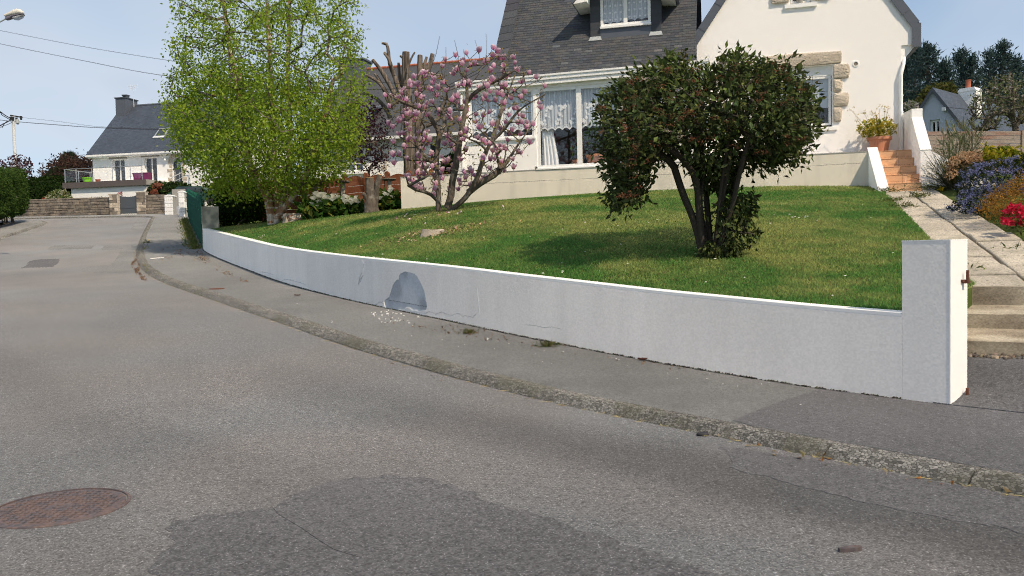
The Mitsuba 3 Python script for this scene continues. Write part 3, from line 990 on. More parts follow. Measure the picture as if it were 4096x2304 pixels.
hw = 'main_house'
W0, W1 = 4.07, 9.17         # gable wall
GZ = 7.40
gable = [(W0, 3.6), (W1, 3.6), (W1, 6.86), (9.50, 6.86), (9.50, 7.36), (6.62, 11.55), (3.74, 7.36), (3.74, 6.86), (W0, 6.86)]
cut = m3.CrossSection([ccw(gable)]) - m3.CrossSection([ccw([(5.84, 4.80), (7.43, 4.80), (7.43, 6.49), (5.84, 6.49)])]) - m3.CrossSection([ccw([(6.34, 8.22), (6.90, 8.22), (6.90, 9.4), (6.34, 9.4)])])
v, f = mv(cut.extrude(.28))
add(hw + '__gable_wall', (H(np.stack([v[:, 0], 1.0 + .28 - v[:, 2], v[:, 1]], -1)), f), 'cream_render')
mb = MB()
H.box(mb, W1 - .25, W1, 1.285, 9.0, 3.6, 6.86); H.box(mb, W0, W0 + .25, 1.285, 9.0, 3.6, 6.86); H.box(mb, W0, W1, 8.75, 9.0, 3.6, 6.86)
mb.put(hw + '__side_wall', 'cream_render')
H.put(hw + '__room', 'room_dark', (4.4, 8.9, 3.2, 3.3, 3.9, 9.5), (4.4, 8.9, 1.3, 3.2, 4.6, 4.65))
# gable roof: two slopes and the boxed slate eaves
mb = MB()
for sgn in (-1, 1):
    c = 6.62
    a = lambda t: c + sgn * (t - c)
    H.prism(mb, [(a(9.50), 7.38), (a(9.64), 7.36), (6.62, 11.76), (6.62, 11.57)], .95, 9.2)
mb.put(hw + '__gable_roof', 'far_slate')
mb = MB()
for sgn in (-1, 1):
    a = lambda t: 6.62 + sgn * (t - 6.62)
    H.prism(mb, [(a(9.50), 6.80), (a(9.60), 6.78), (a(9.62), 7.38), (a(9.50), 7.37)], .955, 9.2)
mb.put(hw + '__eaves_board', 'far_slate')
mb = MB()
H.prism(mb, [(W0 - .003, 6.62), (3.742, 6.80), (3.742, 6.858), (W0 - .003, 6.858)], 1.05, 2.0)
mb.put(hw + '__soffit', 'cream_render')
mb = MB()
H.prism(mb, [(W1 + .003, 6.40), (9.498, 6.80), (9.498, 6.858), (W1 + .003, 6.858)], 1.05, 9.0)
mb.put(hw + '__soffit', 'cream_render')
# verge slates on the gable edge
for sgn in (-1, 1):
    a = lambda t: 6.62 + sgn * (t - 6.62)
    e0, e1 = np.array([9.50, 7.37]), np.array([6.62, 11.56])
    u = unit(e1 - e0); L = np.linalg.norm(e1 - e0); nrm = np.array([u[1], -u[0]])
    s0 = 0
    while s0 < L:
        s1 = min(s0 + .40, L)
        pl = [e0 + u * s0 - nrm * .10, e0 + u * (s1 - .004) - nrm * .10, e0 + u * (s1 - .004) + nrm * .13, e0 + u * s0 + nrm * .13]
        mb = MB(); H.prism(mb, [(a(p[0]), p[1]) for p in pl], .925 - .010 * (int(s0 / .4) % 2), .948)
        mb.put(hw + '__verge_slate', 'slate_piece'); s0 += .40
    for z0, z1 in ((6.78, 6.99), (6.995, 7.19), (7.195, 7.40)):
        mb = MB(); H.prism(mb, [(a(9.43), z0), (a(9.645), z0 - .01), (a(9.645), z1), (a(9.43), z1)], .922, .948)
        mb.put(hw + '__verge_slate', 'slate_piece')
mat('slate_piece', (.085, .098, .125), .5, .45)
# gable window: lintel, quoins, frame
def stone(t0, t1, z0, z1, k, dep=.09, key='__quoin_stone'):
    v, f = rough_block((t0, 1.0 - dep, z0), (t1, 1.10, z1), k, .032)
    add(hw + key, (H(v), f), 'granite', smooth=30)


stone(5.58, 7.67, 6.49, 6.84, 1, .10, '__stone_lintel')
for k, (t0, t1, z0, z1) in enumerate([(7.44, 7.87, 6.09, 6.48), (7.44, 7.68, 5.72, 6.075), (7.44, 7.84, 5.335, 5.705), (7.44, 7.67, 4.91, 5.32), (5.40, 5.83, 6.09, 6.48), (5.59, 5.83, 5.72, 6.075), (5.43, 5.83, 5.335, 5.705), (5.60, 5.83, 4.91, 5.32)]):
    stone(t0, t1, z0, z1, 10 + k)
for k, (t0, t1, z0, z1) in enumerate([(5.84, 6.32, 8.25, 8.62), (6.0, 6.32, 8.63, 8.95), (6.92, 7.40, 8.25, 8.60), (6.92, 7.2, 8.61, 8.95)]):
    stone(t0, t1, z0, z1, 30 + k)


def window(root, F, t0, t1, z0, z1, d, mull=(), fr=.06, m='pvc', key='window', sub=True, glass='glass'):
    k = newpart(f'{root}__{key}')
    bx = [(t0, t0 + fr, d, d + .07, z0, z1), (t1 - fr, t1, d, d + .07, z0, z1), (t0 + fr, t1 - fr, d + .001, d + .07, z0, z0 + fr), (t0 + fr, t1 - fr, d + .001, d + .07, z1 - fr, z1)]
    bx += [(x - fr * .7, x + fr * .7, d - .006, d + .06, z0 + fr, z1 - fr) for x in mull]
    mb = MB()
    for b in bx: F.box(mb, *b)
    scene[k] = mikit.ply(mb.mesh(), m)
    e = [t0 + fr] + sorted(mull) + [t1 - fr]
    for a, b in zip(e[:-1], e[1:]):
        mb = MB(); mb.add(F(np.array([[a, d + .035, z0 + fr], [b, d + .035, z0 + fr], [b, d + .035, z1 - fr], [a, d + .035, z1 - fr]])), [[0, 1, 2, 3]])
        add(f'{k}__pane', mb.mesh(), glass)
    return k


k = window(hw, H, 5.85, 7.40, 4.86, 6.20, 1.10, (6.62,))
H.put(f'{k}__shutter_box', 'pvc', (5.84, 7.43, 1.09, 1.2, 6.205, 6.488))
H.put(f'{k}__sill', 'cream_render', (5.70, 7.55, .945, 1.1, 4.70, 4.79))
H.put(f'{k}__net_curtain', 'net_curtain', (5.9, 7.36, 1.22, 1.225, 5.35, 6.2))
k = window(hw, H, 6.36, 6.88, 8.26, 9.38, 1.12)
H.put(f'{k}__sill', 'white_render', (6.20, 7.04, .93, 1.1, 8.10, 8.20))
ring = []
for r0, z_ in [(.052, -.012), (.055, -.02), (.085, -.018), (.092, 0)]: ring.append((r0, z_))
a = np.arange(24) * 2 * np.pi / 24
vv = np.concatenate([H(np.stack([8.03 + r_ * np.cos(a), np.full(24, 1.0 + z_), 6.455 + r_ * np.sin(a)], -1)) for r_, z_ in ring])
i, j = np.meshgrid(np.arange(3), np.arange(24), indexing='ij')
add(hw + '__vent_ring', (vv, np.stack([i * 24 + j, i * 24 + (j + 1) % 24, (i + 1) * 24 + (j + 1) % 24, (i + 1) * 24 + j], -1).reshape(-1, 4)), 'white_gloss', smooth=40)
vv = np.vstack([H(np.array([[8.03, .994, 6.455]])), H(np.stack([8.03 + .053 * np.cos(a), np.full(24, .992), 6.455 + .053 * np.sin(a)], -1))])
add(hw + '__vent_grille', (vv, np.array([[0, 1 + k, 1 + (k + 1) % 24] for k in range(24)])), 'rubble')
mb = MB(); pts = [(W1 - .02, .93, 6.05), (W1 - .02, .93, 4.0)]
mb.add(*tube(H(np.array(pts)), .05, 12)); mb.add(*tube(H(np.array([(W1 - .02, .93, 6.05), (W1 + .05, .95, 6.35), (W1 + .12, 1.2, 6.7)])), .045, 10))
for z in (5.5, 5.06): mb.add(*tube(H(np.array([(W1 - .02, .93, z), (W1 - .02, .93, z + .03)])), .062, 12))
mb.put(hw + '__downpipe', 'white_gloss', smooth=40)

# left wing: roof with single slates
E_D, E_Z, PITCHR = .02, 6.50, math.radians(52)
su, cu = math.sin(PITCHR), math.cos(PITCHR)
RT0, RT1 = -2.02, 3.80


def roof_pt(t, s, off=0.0):
    """point s metres up the slope, off metres above it"""
    t, s, off = np.broadcast_arrays(np.asarray(t, float), np.asarray(s, float), np.asarray(off, float))
    return np.stack([t, E_D + s * cu - off * su, E_Z + s * su + off * cu], -1)


mb = MB()
SL = 6.6
v = np.concatenate([roof_pt([RT0, RT1, RT1, RT0], [0, 0, SL, SL], -.006), roof_pt([RT0, RT1, RT1, RT0], [0, 0, SL, SL], -.12)])
mb.add(H(v), [[0, 1, 2, 3], [7, 6, 5, 4], [0, 4, 5, 1], [1, 5, 6, 2], [2, 6, 7, 3], [3, 7, 4, 0]])
v = np.array([[RT0, E_D + SL * cu, E_Z + SL * su], [RT1, E_D + SL * cu, E_Z + SL * su], [RT1, E_D + 2 * SL * cu, E_Z], [RT0, E_D + 2 * SL * cu, E_Z]])
mb.add(H(v), [[0, 1, 2, 3]])
mb.put(hw + '__roof', 'far_slate')
mb = MB()
H.prism_d(mb, [(E_D + .12, 3.6), (E_D + SL * cu * 2 - .3, 3.6), (E_D + SL * cu * 2 - .3, E_Z - .05), (E_D + SL * cu, E_Z + SL * su - .25), (E_D + .3, E_Z + .1)], -1.95, -1.75)
H.prism_d(mb, [(E_D + .12, 3.6), (7.8, 3.6), (7.8, E_Z - .05), (E_D + .3, E_Z)], 3.6, 3.8)
H.box(mb, -1.75, 3.6, 7.6, 7.8, 3.6, E_Z - .1)
mb.put(hw + '__side_wall', 'cream_render')
ply_cache = {}
allsl, big = [], []
EXP, SW = .112, .222
DT0, DT1 = .76, 2.83          # dormer footprint
DS0 = .95 / cu
row = 0
s = -.03
while s < 5.2:
    t = RT0 + .34 + (SW / 2 if row % 2 else 0) - SW
    while t < RT1 - .02:
        a, b = max(t, RT0 + .34), min(t + SW - .004, RT1)
        if b - a > .04 and not (s > DS0 - .02 and a > DT0 - .02 and b < DT1 + .02):
            allsl.append((s, a, b, row))
        t += SW
    s += EXP; row += 1
sr = np.random.default_rng(4)
order = sorted(range(len(allsl)), key=lambda k: allsl[k][0])
mbs = MB()
scene_slate_cols = np.array([(.056, .062, .073), (.064, .070, .080), (.070, .074, .080), (.052, .059, .071), (.074, .075, .077)])
for r_, k in enumerate(order):
    s, a, b, row = allsl[k]
    lift = .010 + sr.uniform(0, .004)
    ln = EXP * 1.25
    sk = sr.uniform(-.004, .004)
    v = np.concatenate([roof_pt([a, b, b, a], [s + sk, s, s + ln, s + ln], [lift, lift, .001, .001]), roof_pt([a, b, b, a], [s + sk, s, s + ln, s + ln], [lift - .009, lift - .009, -.004, -.004])])
    fc = [[0, 1, 2, 3], [0, 4, 5, 1], [1, 5, 6, 2], [3, 7, 4, 0]]
    col = vary(scene_slate_cols, 1, .08, sr)
    if sr.random() < .015: col = col * 1.6
    if r_ < 300 or False:
        mb = MB(); mb.add(H(v), fc, col); mb.put(hw + '__roof__slate', 'painted')
    else:
        mbs.add(H(v), fc, np.repeat(col, 8, 0))
kk = mbs.put(hw + '__roof__upper_slates', 'painted'); stuffpart(kk)
# left verge: a raised slate-hung band
mb = MB()
v = np.concatenate([roof_pt([RT0 - .06, RT0 + .36, RT0 + .36, RT0 - .06], [-.05, -.05, SL, SL], [.05, .10, .10, .05]), roof_pt([RT0 - .06, RT0 + .36, RT0 + .36, RT0 - .06], [-.05, -.05, SL, SL], -.10)])
mb.add(H(v), [[0, 1, 2, 3], [0, 4, 5, 1], [1, 5, 6, 2], [3, 7, 4, 0]])
mb.put(hw + '__verge_band', 'slate_piece')
for q_ in range(14):
    s0 = -.06 + q_ * .36
    mb = MB()
    v = np.concatenate([roof_pt([RT0 - .075, RT0 + .372, RT0 + .372, RT0 - .075], [s0, s0, s0 + .37, s0 + .37], [.068, .118, .108, .056]), roof_pt([RT0 - .075, RT0 + .372, RT0 + .372, RT0 - .075], [s0, s0, s0 + .37, s0 + .37], [.045, .085, .085, .045])])
    mb.add(H(v), [[0, 1, 2, 3], [0, 4, 5, 1], [1, 5, 6, 2], [3, 7, 4, 0]], vary(scene_slate_cols[:2], 1, .1, sr))
    mb.put(hw + '__verge_slate', 'painted')
# dormer
DD = 1.0
dz0 = E_Z + (DD - E_D) / cu * su
mb = MB()
H.prism_d(mb, [(DD, dz0 - .02), (DD, 8.95), (DD + 2.6, 8.95), (DD + .4, dz0 + .45)], .78, 1.06)
H.prism_d(mb, [(DD, dz0 - .02), (DD, 8.95), (DD + 2.6, 8.95), (DD + .4, dz0 + .45)], 2.53, 2.81)
H.box(mb, 1.06, 2.53, DD + .1, DD + .5, 8.98, 9.5)
mb.put(hw + '__dormer_cheek', 'slate_piece')
for tc in (.77, 2.525):
    for q_ in range(14):
        z0 = dz0 + .02 + q_ * .112
        mb = MB(); H.box(mb, tc, tc + .295, DD - .016 + .004 * (q_ % 2), DD + .02, z0, z0 + .110, vary(scene_slate_cols[[0, 3]], 1, .08, sr))
        mb.put(hw + '__dormer_slate', 'painted')
    mb = MB(); z_ = dz0 - .03
    v = np.concatenate([roof_pt([tc - .01, tc + .30, tc + .34, tc - .05], [.98 / cu, .98 / cu, .98 / cu - .13, .98 / cu - .13], [.06, .06, .03, .03]), roof_pt([tc - .01, tc + .30, tc + .34, tc - .05], [.98 / cu, .98 / cu, .98 / cu - .13, .98 / cu - .13], .018)])
    mb.add(H(v), [[0, 1, 2, 3], [0, 4, 5, 1], [1, 5, 6, 2], [2, 6, 7, 3], [3, 7, 4, 0]])
    mb.put(hw + '__zinc_flashing', 'zinc')
mb = MB()
for sgn in (-1, 1):
    a = lambda t: 1.79 + sgn * (t - 1.79)
    H.prism(mb, [(a(3.24), 8.66), (a(3.30), 8.74), (1.79, 10.45), (1.79, 10.30)], DD - .55, DD + 3.5)
mb.put(hw + '__dormer_roof', 'slate_piece')
mb = MB()
for sgn in (-1, 1):
    a = lambda t: 1.79 + sgn * (t - 1.79)
    H.prism(mb, [(a(3.22), 8.66), (a(2.82), 8.70), (a(2.82), 8.96), (a(2.95), 8.99)], DD - .50, DD + 2.0)
H.prism(mb, [(.5, 8.99), (3.08, 8.99), (1.79, 10.28)], DD - .45, DD + .1)
mb.put(hw + '__dormer_soffit', 'white_render')
k = window(hw, H, 1.075, 2.525, dz0 + .30, 8.97, DD - .03, (1.80,), .075)
H.put(f'{k}__sill', 'pvc', (1.062, 2.538, DD - .09, DD + .1, dz0 + .24, dz0 + .30))
H.put(f'{k}__apron', 'slate_piece', (1.062, 2.528, DD - .02, DD + .3, dz0 - .02, dz0 + .24))
mb = MB(); H.box(mb, 1.1, 2.5, DD + 1.0, DD + 1.02, dz0 + .2, 9.0); mb.put(f'{k}__room_back', 'room_dark')
# net curtain with a scalloped hem and round spots
def net(key, t0, t1, z0, z1, d, amp=.018, fold=.12, dots=None, lace=False, hem=.05):
    tt = np.linspace(t0, t1, int((t1 - t0) / .015) + 2)
    n_ = len(tt)
    hm = hem * np.abs(np.sin((tt - t0) / .21 * np.pi))
    zz = np.linspace(0, 1, 6)
    v = np.zeros((6, n_, 3))
    v[:, :, 0] = tt
    v[:, :, 1] = d + amp * np.sin(tt / fold * 2 * np.pi)
    v[:, :, 2] = (z0 + hm)[None] + zz[:, None] * (z1 - z0 - hm)[None]
    i, j = np.meshgrid(np.arange(5), np.arange(n_ - 1), indexing='ij')
    q = np.stack([i * n_ + j, i * n_ + j + 1, (i + 1) * n_ + j + 1, (i + 1) * n_ + j], -1).reshape(-1, 4)
    add(key, (H(v.reshape(-1, 3)), q), 'net_curtain', smooth=True)
    mb = MB()
    x = t0 + fold
    while x < t1 - .02:                       # woven vertical stripes
        mb.add(H(np.array([[x - .006, d - amp - .004, z0 + hem], [x + .006, d - amp - .004, z0 + hem], [x + .006, d - amp - .004, z1], [x - .006, d - amp - .004, z1]])), [[0, 1, 2, 3]])
        x += .155
    ang = np.arange(9) * 2 * np.pi / 9

    def blob(x, z, r, star=0.0):
        rr = r * (1 + star * np.cos(ang * 9 / 2 * 1.0 + x * 40))
        vv = np.vstack([[[x, d - amp - .006, z]], np.stack([x + rr * np.cos(ang), np.full(9, d - amp - .006), z + rr * np.sin(ang)], -1)])
        mb.add(H(vv), [[0, 1 + a, 1 + (a + 1) % 9] for a in range(9)])
    if dots:
        for ix, x in enumerate(np.arange(t0 + .06, t1, .155)):
            for z in np.arange(z0 + .11, z1, .20): blob(x, z, .032)
    if lace:
        lr = np.random.default_rng(int(abs(t0) * 100) + 3)
        for x in np.arange(t0 + .05, t1, .42):
            for a in np.linspace(0, 1, 12):
                blob(x + .34 * a - .03 + lr.uniform(-.02, .02), z0 + .25 + .62 * a ** 1.2 - .12 * math.sin(a * 9), .030 + .02 * lr.random(), .35)
            for a in np.linspace(0, 1, 6):
                blob(x + .12 + lr.uniform(-.06, .08), z0 + .2 + .5 * a, .028, .35)
        tb = np.linspace(t0, t1, 60)
        hb = z0 + hem * np.abs(np.sin((tb - t0) / .21 * np.pi))
        for o in (0.0, .045, .09):
            vv = np.zeros((2, 60, 3)); vv[:, :, 0] = tb; vv[:, :, 1] = d - amp - .007
            vv[0, :, 2] = hb + o; vv[1, :, 2] = hb + o + (.035 if o == 0 else .012)
            j = np.arange(59)
            mb.add(H(vv.reshape(-1, 3)), np.stack([j, j + 1, 60 + j + 1, 60 + j], -1))
    mb.put(key + '_pattern', 'curtain_white')


net(f'{k}__net_curtain', 1.13, 1.76, dz0 + .40, 8.95, DD + .10, dots=True)
net(f'{k}__net_curtain', 1.84, 2.47, dz0 + .44, 8.95, DD + .10, dots=True)

# conservatory with its white gutter
cz = lambda t: 6.40 + .012 * (t + 3)
mb = MB()
for a, b, c, d_ in [(-3.0, -2.72, 4.0, 6.35), (-.78, -.70, 4.0, 6.35), (1.74, 1.86, 3.9, 6.35), (3.95, 4.06, 3.9, 6.35)]: H.box(mb, a, b, .02, .22, c, d_)
H.box(mb, -2.72, -.78, .021, .22, 3.86, 4.82); H.box(mb, -2.72, -.78, .021, .22, 6.22, 6.35); H.box(mb, -.70, 1.74, .021, .22, 6.24, 6.35); H.box(mb, 1.86, 3.95, .021, .22, 6.24, 6.35); H.box(mb, 1.86, 3.95, .021, .22, 3.9, 4.8)
H.box(mb, -3.0, -2.85, .22, 2.2, 3.86, 6.35); H.box(mb, 3.95, 4.06, .22, 1.0, 3.9, 6.35)
mb.put('conservatory__wall', 'cream_render')
k = window('conservatory', H, -2.72, -.78, 4.86, 6.22, .06, (-1.75,), .06)
H.put(f'{k}__sill', 'pvc', (-2.80, -.72, -.05, .06, 4.80, 4.86))
net(f'{k}__net_curtain', -2.66, -.84, 5.05, 6.2, .20, lace=True, hem=.07)
k = window('conservatory', H, -.70, 1.74, 3.93, 6.24, .05, (.545,), .10, key='sliding_door')
H.put(f'{k}__track', 'pvc', (-.72, 1.76, -.03, .05, 3.90, 3.935))
net(f'{k}__net_curtain', -.60, .48, 5.02, 6.2, .20, lace=True, hem=.07)
net(f'{k}__net_curtain', .61, 1.64, 5.03, 6.2, .20, lace=True, hem=.07)
tt = np.linspace(-.60, -.16, 60)
v = np.zeros((8, 60, 3)); zq = np.linspace(0, 1, 8)
for r_ in range(8):
    w_ = 1.0 - .28 * math.sin((zq[r_]) * 1.6) ** 2 + .12 * (1 - zq[r_])
    v[r_, :, 0] = -.60 + (tt + .60) * w_
    v[r_, :, 1] = .30 + .035 * np.sin(tt * 62) * (1 - .3 * zq[r_])
    v[r_, :, 2] = 3.98 + 1.3 * zq[r_]
i, j = np.meshgrid(np.arange(7), np.arange(59), indexing='ij')
add(f'{k}__drape', (H(v.reshape(-1, 3)), np.stack([i * 60 + j, i * 60 + j + 1, (i + 1) * 60 + j + 1, (i + 1) * 60 + j], -1).reshape(-1, 4)), 'curtain_white', smooth=True)
k = window('conservatory', H, 1.86, 3.95, 4.84, 6.24, .06, (2.9,), .06)
net(f'{k}__net_curtain', 1.92, 3.9, 5.05, 6.2, .20, lace=True, hem=.07)
H.put('conservatory__room', 'room_dark', (-2.85, 4.0, 2.2, 2.3, 3.86, 6.35), (-2.8, 3.95, .23, 2.2, 3.86, 3.90), (-2.85, 4.0, .23, 2.2, 6.3, 6.36))
mb = MB()
v = boxv(-3.06, 4.14, -.16, -.02, 0, 1); v[:, 2] = np.where(v[:, 2] > .5, cz(v[:, 0]) + .135, cz(v[:, 0]) - .0); mb.add(H(v), BOXF)
v = boxv(-3.04, 4.12, -.10, .02, 0, 1); v[:, 2] = np.where(v[:, 2] > .5, cz(v[:, 0]) - .002, cz(v[:, 0]) - .11); mb.add(H(v), BOXF)
v = boxv(-3.07, 4.15, -.19, -.15, 0, 1); v[:, 2] = np.where(v[:, 2] > .5, cz(v[:, 0]) + .15, cz(v[:, 0]) + .10); mb.add(H(v), BOXF)
v = boxv(-3.03, 4.11, -.125, -.08, 0, 1); v[:, 2] = np.where(v[:, 2] > .5, cz(v[:, 0]) - .07, cz(v[:, 0]) - .118); mb.add(H(v), BOXF)
mb.put('conservatory__gutter', 'pvc')
mb = MB()
v = boxv(-3.05, 4.10, -.14, .35, 0, 1); v[:, 2] = np.where(v[:, 2] > .5, cz(v[:, 0]) + .148, cz(v[:, 0]) + .12); mb.add(H(v), BOXF)
mb.add(*tube(H(np.array([(3.86, -.06, 6.62), (4.18, -.06, 6.63)])), .05, 12))
mb.put('conservatory__flat_roof', 'zinc')
mb = MB(); mb.add(*tube(H(np.array([(-2.93, -.05, 6.30), (-2.93, -.05, 3.95)])), .045, 10)); mb.put('conservatory__downpipe', 'pvc', smooth=40)
tag('conservatory', 'white framed conservatory with lace curtains along the front of the main house', 'conservatory')
tag(hw, 'cream main house with slate roof, dormer window and tall gable with granite window stones', 'house')


def flowerpot(key, center, r0, r1, h, m, rim=.03):
    v, f = lathe([(0, .01), (r0 - .02, .01), (r0, .0), (r1 - .02, h - .07), (r1 + rim * .4, h - .07), (r1 + rim * .5, h), (r1 - .02, h), (r1 - .04, h - .05), (0, h - .05)], 28, center)
    return add(key + '__pot', (v, f), m, smooth=40)


def pot_plant(key, c, n, R, hgt, cols, size, m='leaf', stem=True):
    P = rng.normal(size=(n, 3)); P = unit(P) * rng.random((n, 1)) ** .4
    P = P * [R, R, hgt / 2] + np.asarray(c) + [0, 0, hgt / 2]
    v, f = leaves(P, size, .5, outward=unit(P - np.asarray(c)))
    add(key + '__foliage', (v, f), m, color=np.repeat(vary(cols, n), 4, 0)); stuffpart(key + '__foliage')


c = H(np.array([.06 + .35, .40, 3.93])); c = H(np.array([.42, .45, 3.93]))
flowerpot('indoor_pot', c, .11, .15, .24, 'terracotta')
pot_plant('indoor_pot', c + [0, 0, .2], 60, .22, .7, [(.10, .20, .04), (.06, .13, .03)], .12)
mb = MB(); mb.add(*tube([c + [0, 0, .2], c + [.02, 0, 1.1]], .008)); mb.add(*tube([c + [.08, 0, .2], c + [.10, 0, 1.05]], .006)); mb.put('indoor_pot__cane', 'silver_wood')
tag('indoor_pot', 'small terracotta pot with a leafy plant behind the left glass of the sliding door', 'potted plant')
c = H(np.array([1.02, .45, 3.93]))
flowerpot('indoor_bowl', c, .24, .36, .36, 'terracotta')
pot_plant('indoor_bowl', c + [0, 0, .3], 260, .45, 1.2, [(.07, .15, .04), (.05, .10, .03)], .12)
tag('indoor_bowl', 'wide terracotta bowl planter behind the right glass of the sliding door', 'potted plant')
c = H(np.array([6.60, 1.02, 8.20]))
v, f = lathe([(0, .0), (.07, .0), (.09, .16), (.10, .2), (.085, .2), (.07, .17), (0, .17)], 20, c)
add('sill_planter__pot', (v, f), 'concrete_grey', smooth=40)
pot_plant('sill_planter', c + [0, 0, .14], 70, .14, .3, [(.12, .16, .04), (.25, .12, .12), (.08, .10, .03)], .06)
tag('sill_planter', 'grey planter with trailing plants on the upper gable window sill', 'planter')

# ---------------------------------------------------------------- steps, cheek walls, path
st = 'tiled_stair'
S0, S1, RISE, GO = 8.425, 9.215, .232, .30
zb = 2.80
for k in range(5):
    d0 = -1.25 + GO * k
    z0, z1 = zb + RISE * k, zb + RISE * (k + 1)
    H.put(st + '__step', 'mortar', (S0, S1, d0 + .012, 1.2 if k == 4 else d0 + GO + .02, z0 - .3, z1 - .014))
    j_ = S0 + .40 + .012 * k
    for a, b in ((S0 + .002, j_ - .003), (j_ + .003, S1 - .002)):
        for y0, y1 in ((z0 + .002, z0 + .062), (z0 + .066, z1 - .016)):
            v, f = chamfer_block(a, b, d0, d0 + .012, y0, y1, .003); add(st + '__tile', (H(v), f), 'terracotta_tile')
        v, f = mv(m3.CrossSection([ccw([(a, d0 - .012), (b, d0 - .012), (b, d0 + GO - .004), (a, d0 + GO - .004)])]).extrude(.013))
        add(st + '__tile', (H(v + [0, 0, z1 - .0135]), f), 'terracotta_tile')
mb = MB(); H.prism_d(mb, [(.12, 3.3), (.12, 4.06), (-1.5, 2.90), (-1.5, 2.55), (.12, 2.55)], 8.195, 8.42); mb.put(st + '__left_cheek', 'cream_render')
mb = MB(); H.prism_d(mb, [(.11, 4.062), (.125, 4.085), (-1.508, 2.915), (-1.508, 2.89), ], 8.185, 8.43); mb.put(st + '__left_cap', 'white_render')
mb = MB(); H.prism_d(mb, [(4.0, 3.0), (4.0, 5.16), (-.10, 4.97), (-.10, 4.76), (-1.10, 3.82), (-1.10, 2.5), (4.0, 2.5)], 9.22, 9.46); mb.put(st + '__right_cheek', 'cream_render')
mb = MB(); H.prism_d(mb, [(4.0, 5.162), (4.0, 5.185), (-.115, 4.99), (-.115, 4.77), (-1.115, 3.835), (-1.105, 3.815), (-.102, 4.755), (-.102, 4.972)], 9.212, 9.468); mb.put(st + '__right_cap', 'white_render')
mb = MB(); H.prism(mb, [(9.462, 2.4), (11.2, 2.4), (11.2, 2.75), (9.95, 3.50), (9.462, 3.80)], -1.098, -.90); mb.put(st + '__wing_wall', 'cream_render')
H.put('garden_path__threshold', 'washed_concrete', (S0 + .002, S1 - .002, -1.52, -1.24, 2.6, 2.815))
H.put(st + '__landing', 'terracotta_tile', (8.2, 9.215, .01, 1.0, 3.80, 3.955))
tag(st, 'terracotta tiled stair between pale cheek walls right of the house', 'stair')
c = H(np.array([8.55, .55, 3.96]))
flowerpot('terracotta_pot', c, .20, .29, .42, 'terracotta', .05)
P = rng.normal(size=(900, 3)); P = unit(P) * rng.random((900, 1)) ** .35
P = P * [.50, .42, .27] + c + [-.05, 0, .64]
v, f = leaves(P, .085, .55, outward=unit(P - c), updir=.6)
add('terracotta_pot__foliage', (v, f), 'leaf', color=np.repeat(vary([(.42, .33, .03), (.30, .27, .03), (.12, .15, .02), (.5, .42, .06)], 900, .2), 4, 0)); stuffpart('terracotta_pot__foliage')
mb = MB()
for k in range(9):
    a, r_ = rng.uniform(0, 6.28), rng.uniform(.3, .55)
    tip = c + [r_ * math.cos(a) * 1.1 - .15, r_ * math.sin(a) * .6, rng.uniform(.85, 1.2)]
    mb.add(*tube([c + [0, 0, .5], (c + tip) / 2 + [0, 0, .15], tip], [.008, .006, .004], 5), (.30, .26, .05))
    q = tip + rng.normal(0, .045, (14, 3)); v, f = leaves(q, .05, .6); mb.add(v, f, np.repeat(vary([(.45, .33, .08), (.35, .28, .05)], 14), 4, 0))
mb.put('terracotta_pot__flower_stem', 'leaf'); stuffpart('terracotta_pot__flower_stem')
tag('terracotta_pot', 'large terracotta pot with a yellow leaved bush beside the tiled stair', 'potted plant')

# path slabs
for side in range(2):
    A0, B0 = (PA, PB) if side == 0 else (PA + (PA2 - PA) * .5, PB + (PB2 - PB) * .5)
    A1, B1 = (PA + (PA2 - PA) * .5, PB + (PB2 - PB) * .5) if side == 0 else (PA2, PB2)
    nrow = 17
    for k in range(nrow):
        g = .012
        f0, f1 = k / nrow + .0009, (k + 1) / nrow - .0009
        def pt(fr, w): return (B0 + (A0 - B0) * fr) * (1 - w) + (B1 + (A1 - B1) * fr) * w
        def pz(fr): return 1.06 + (2.82 - 1.06) * fr
        w0, w1 = (.0, .965) if side == 0 else (.035, 1.0)
        tl = rng.normal(0, .009, 4) + rng.normal(0, .006); e = .012
        cn = [(f0, w0), (f0, w1), (f1, w1), (f1, w0)]
        ci = [(f0 + .0016, w0 + .02), (f0 + .0016, w1 - .02), (f1 - .0016, w1 - .02), (f1 - .0016, w0 + .02)]
        v = [[*pt(a, b), pz(a) - .12] for a, b in cn] + [[*pt(a, b), pz(a) - .012 + tl[q_]] for q_, (a, b) in enumerate(cn)] + [[*pt(a, b), pz(a) + tl[q_]] for q_, (a, b) in enumerate(ci)]
        add('garden_path__slab', (np.array(v), np.array([[8, 9, 10, 11], [4, 5, 9, 8], [5, 6, 10, 9], [6, 7, 11, 10], [7, 4, 8, 11], [0, 1, 5, 4], [1, 2, 6, 5], [2, 3, 7, 6], [3, 0, 4, 7]])), 'washed_concrete')
bp = np.array([[*PA, 2.82 - .06], [*PA2, 2.82 - .06], [*PB2, 1.0], [*PB, 1.0]])
add('garden_path__bed', (np.vstack([bp, bp - [0, 0, .5]]), np.array([[3, 2, 1, 0], [0, 1, 5, 4], [1, 2, 6, 5], [2, 3, 7, 6], [3, 0, 4, 7]])), 'earth')
tag('garden_path', 'two rows of washed concrete slabs climbing to the tiled stair', kind='structure')
# three broad concrete entrance steps between path and pavement
u = unit(PB2 - PB); bk = np.array([-u[1], u[0]])
if bk[1] < 0: bk = -bk


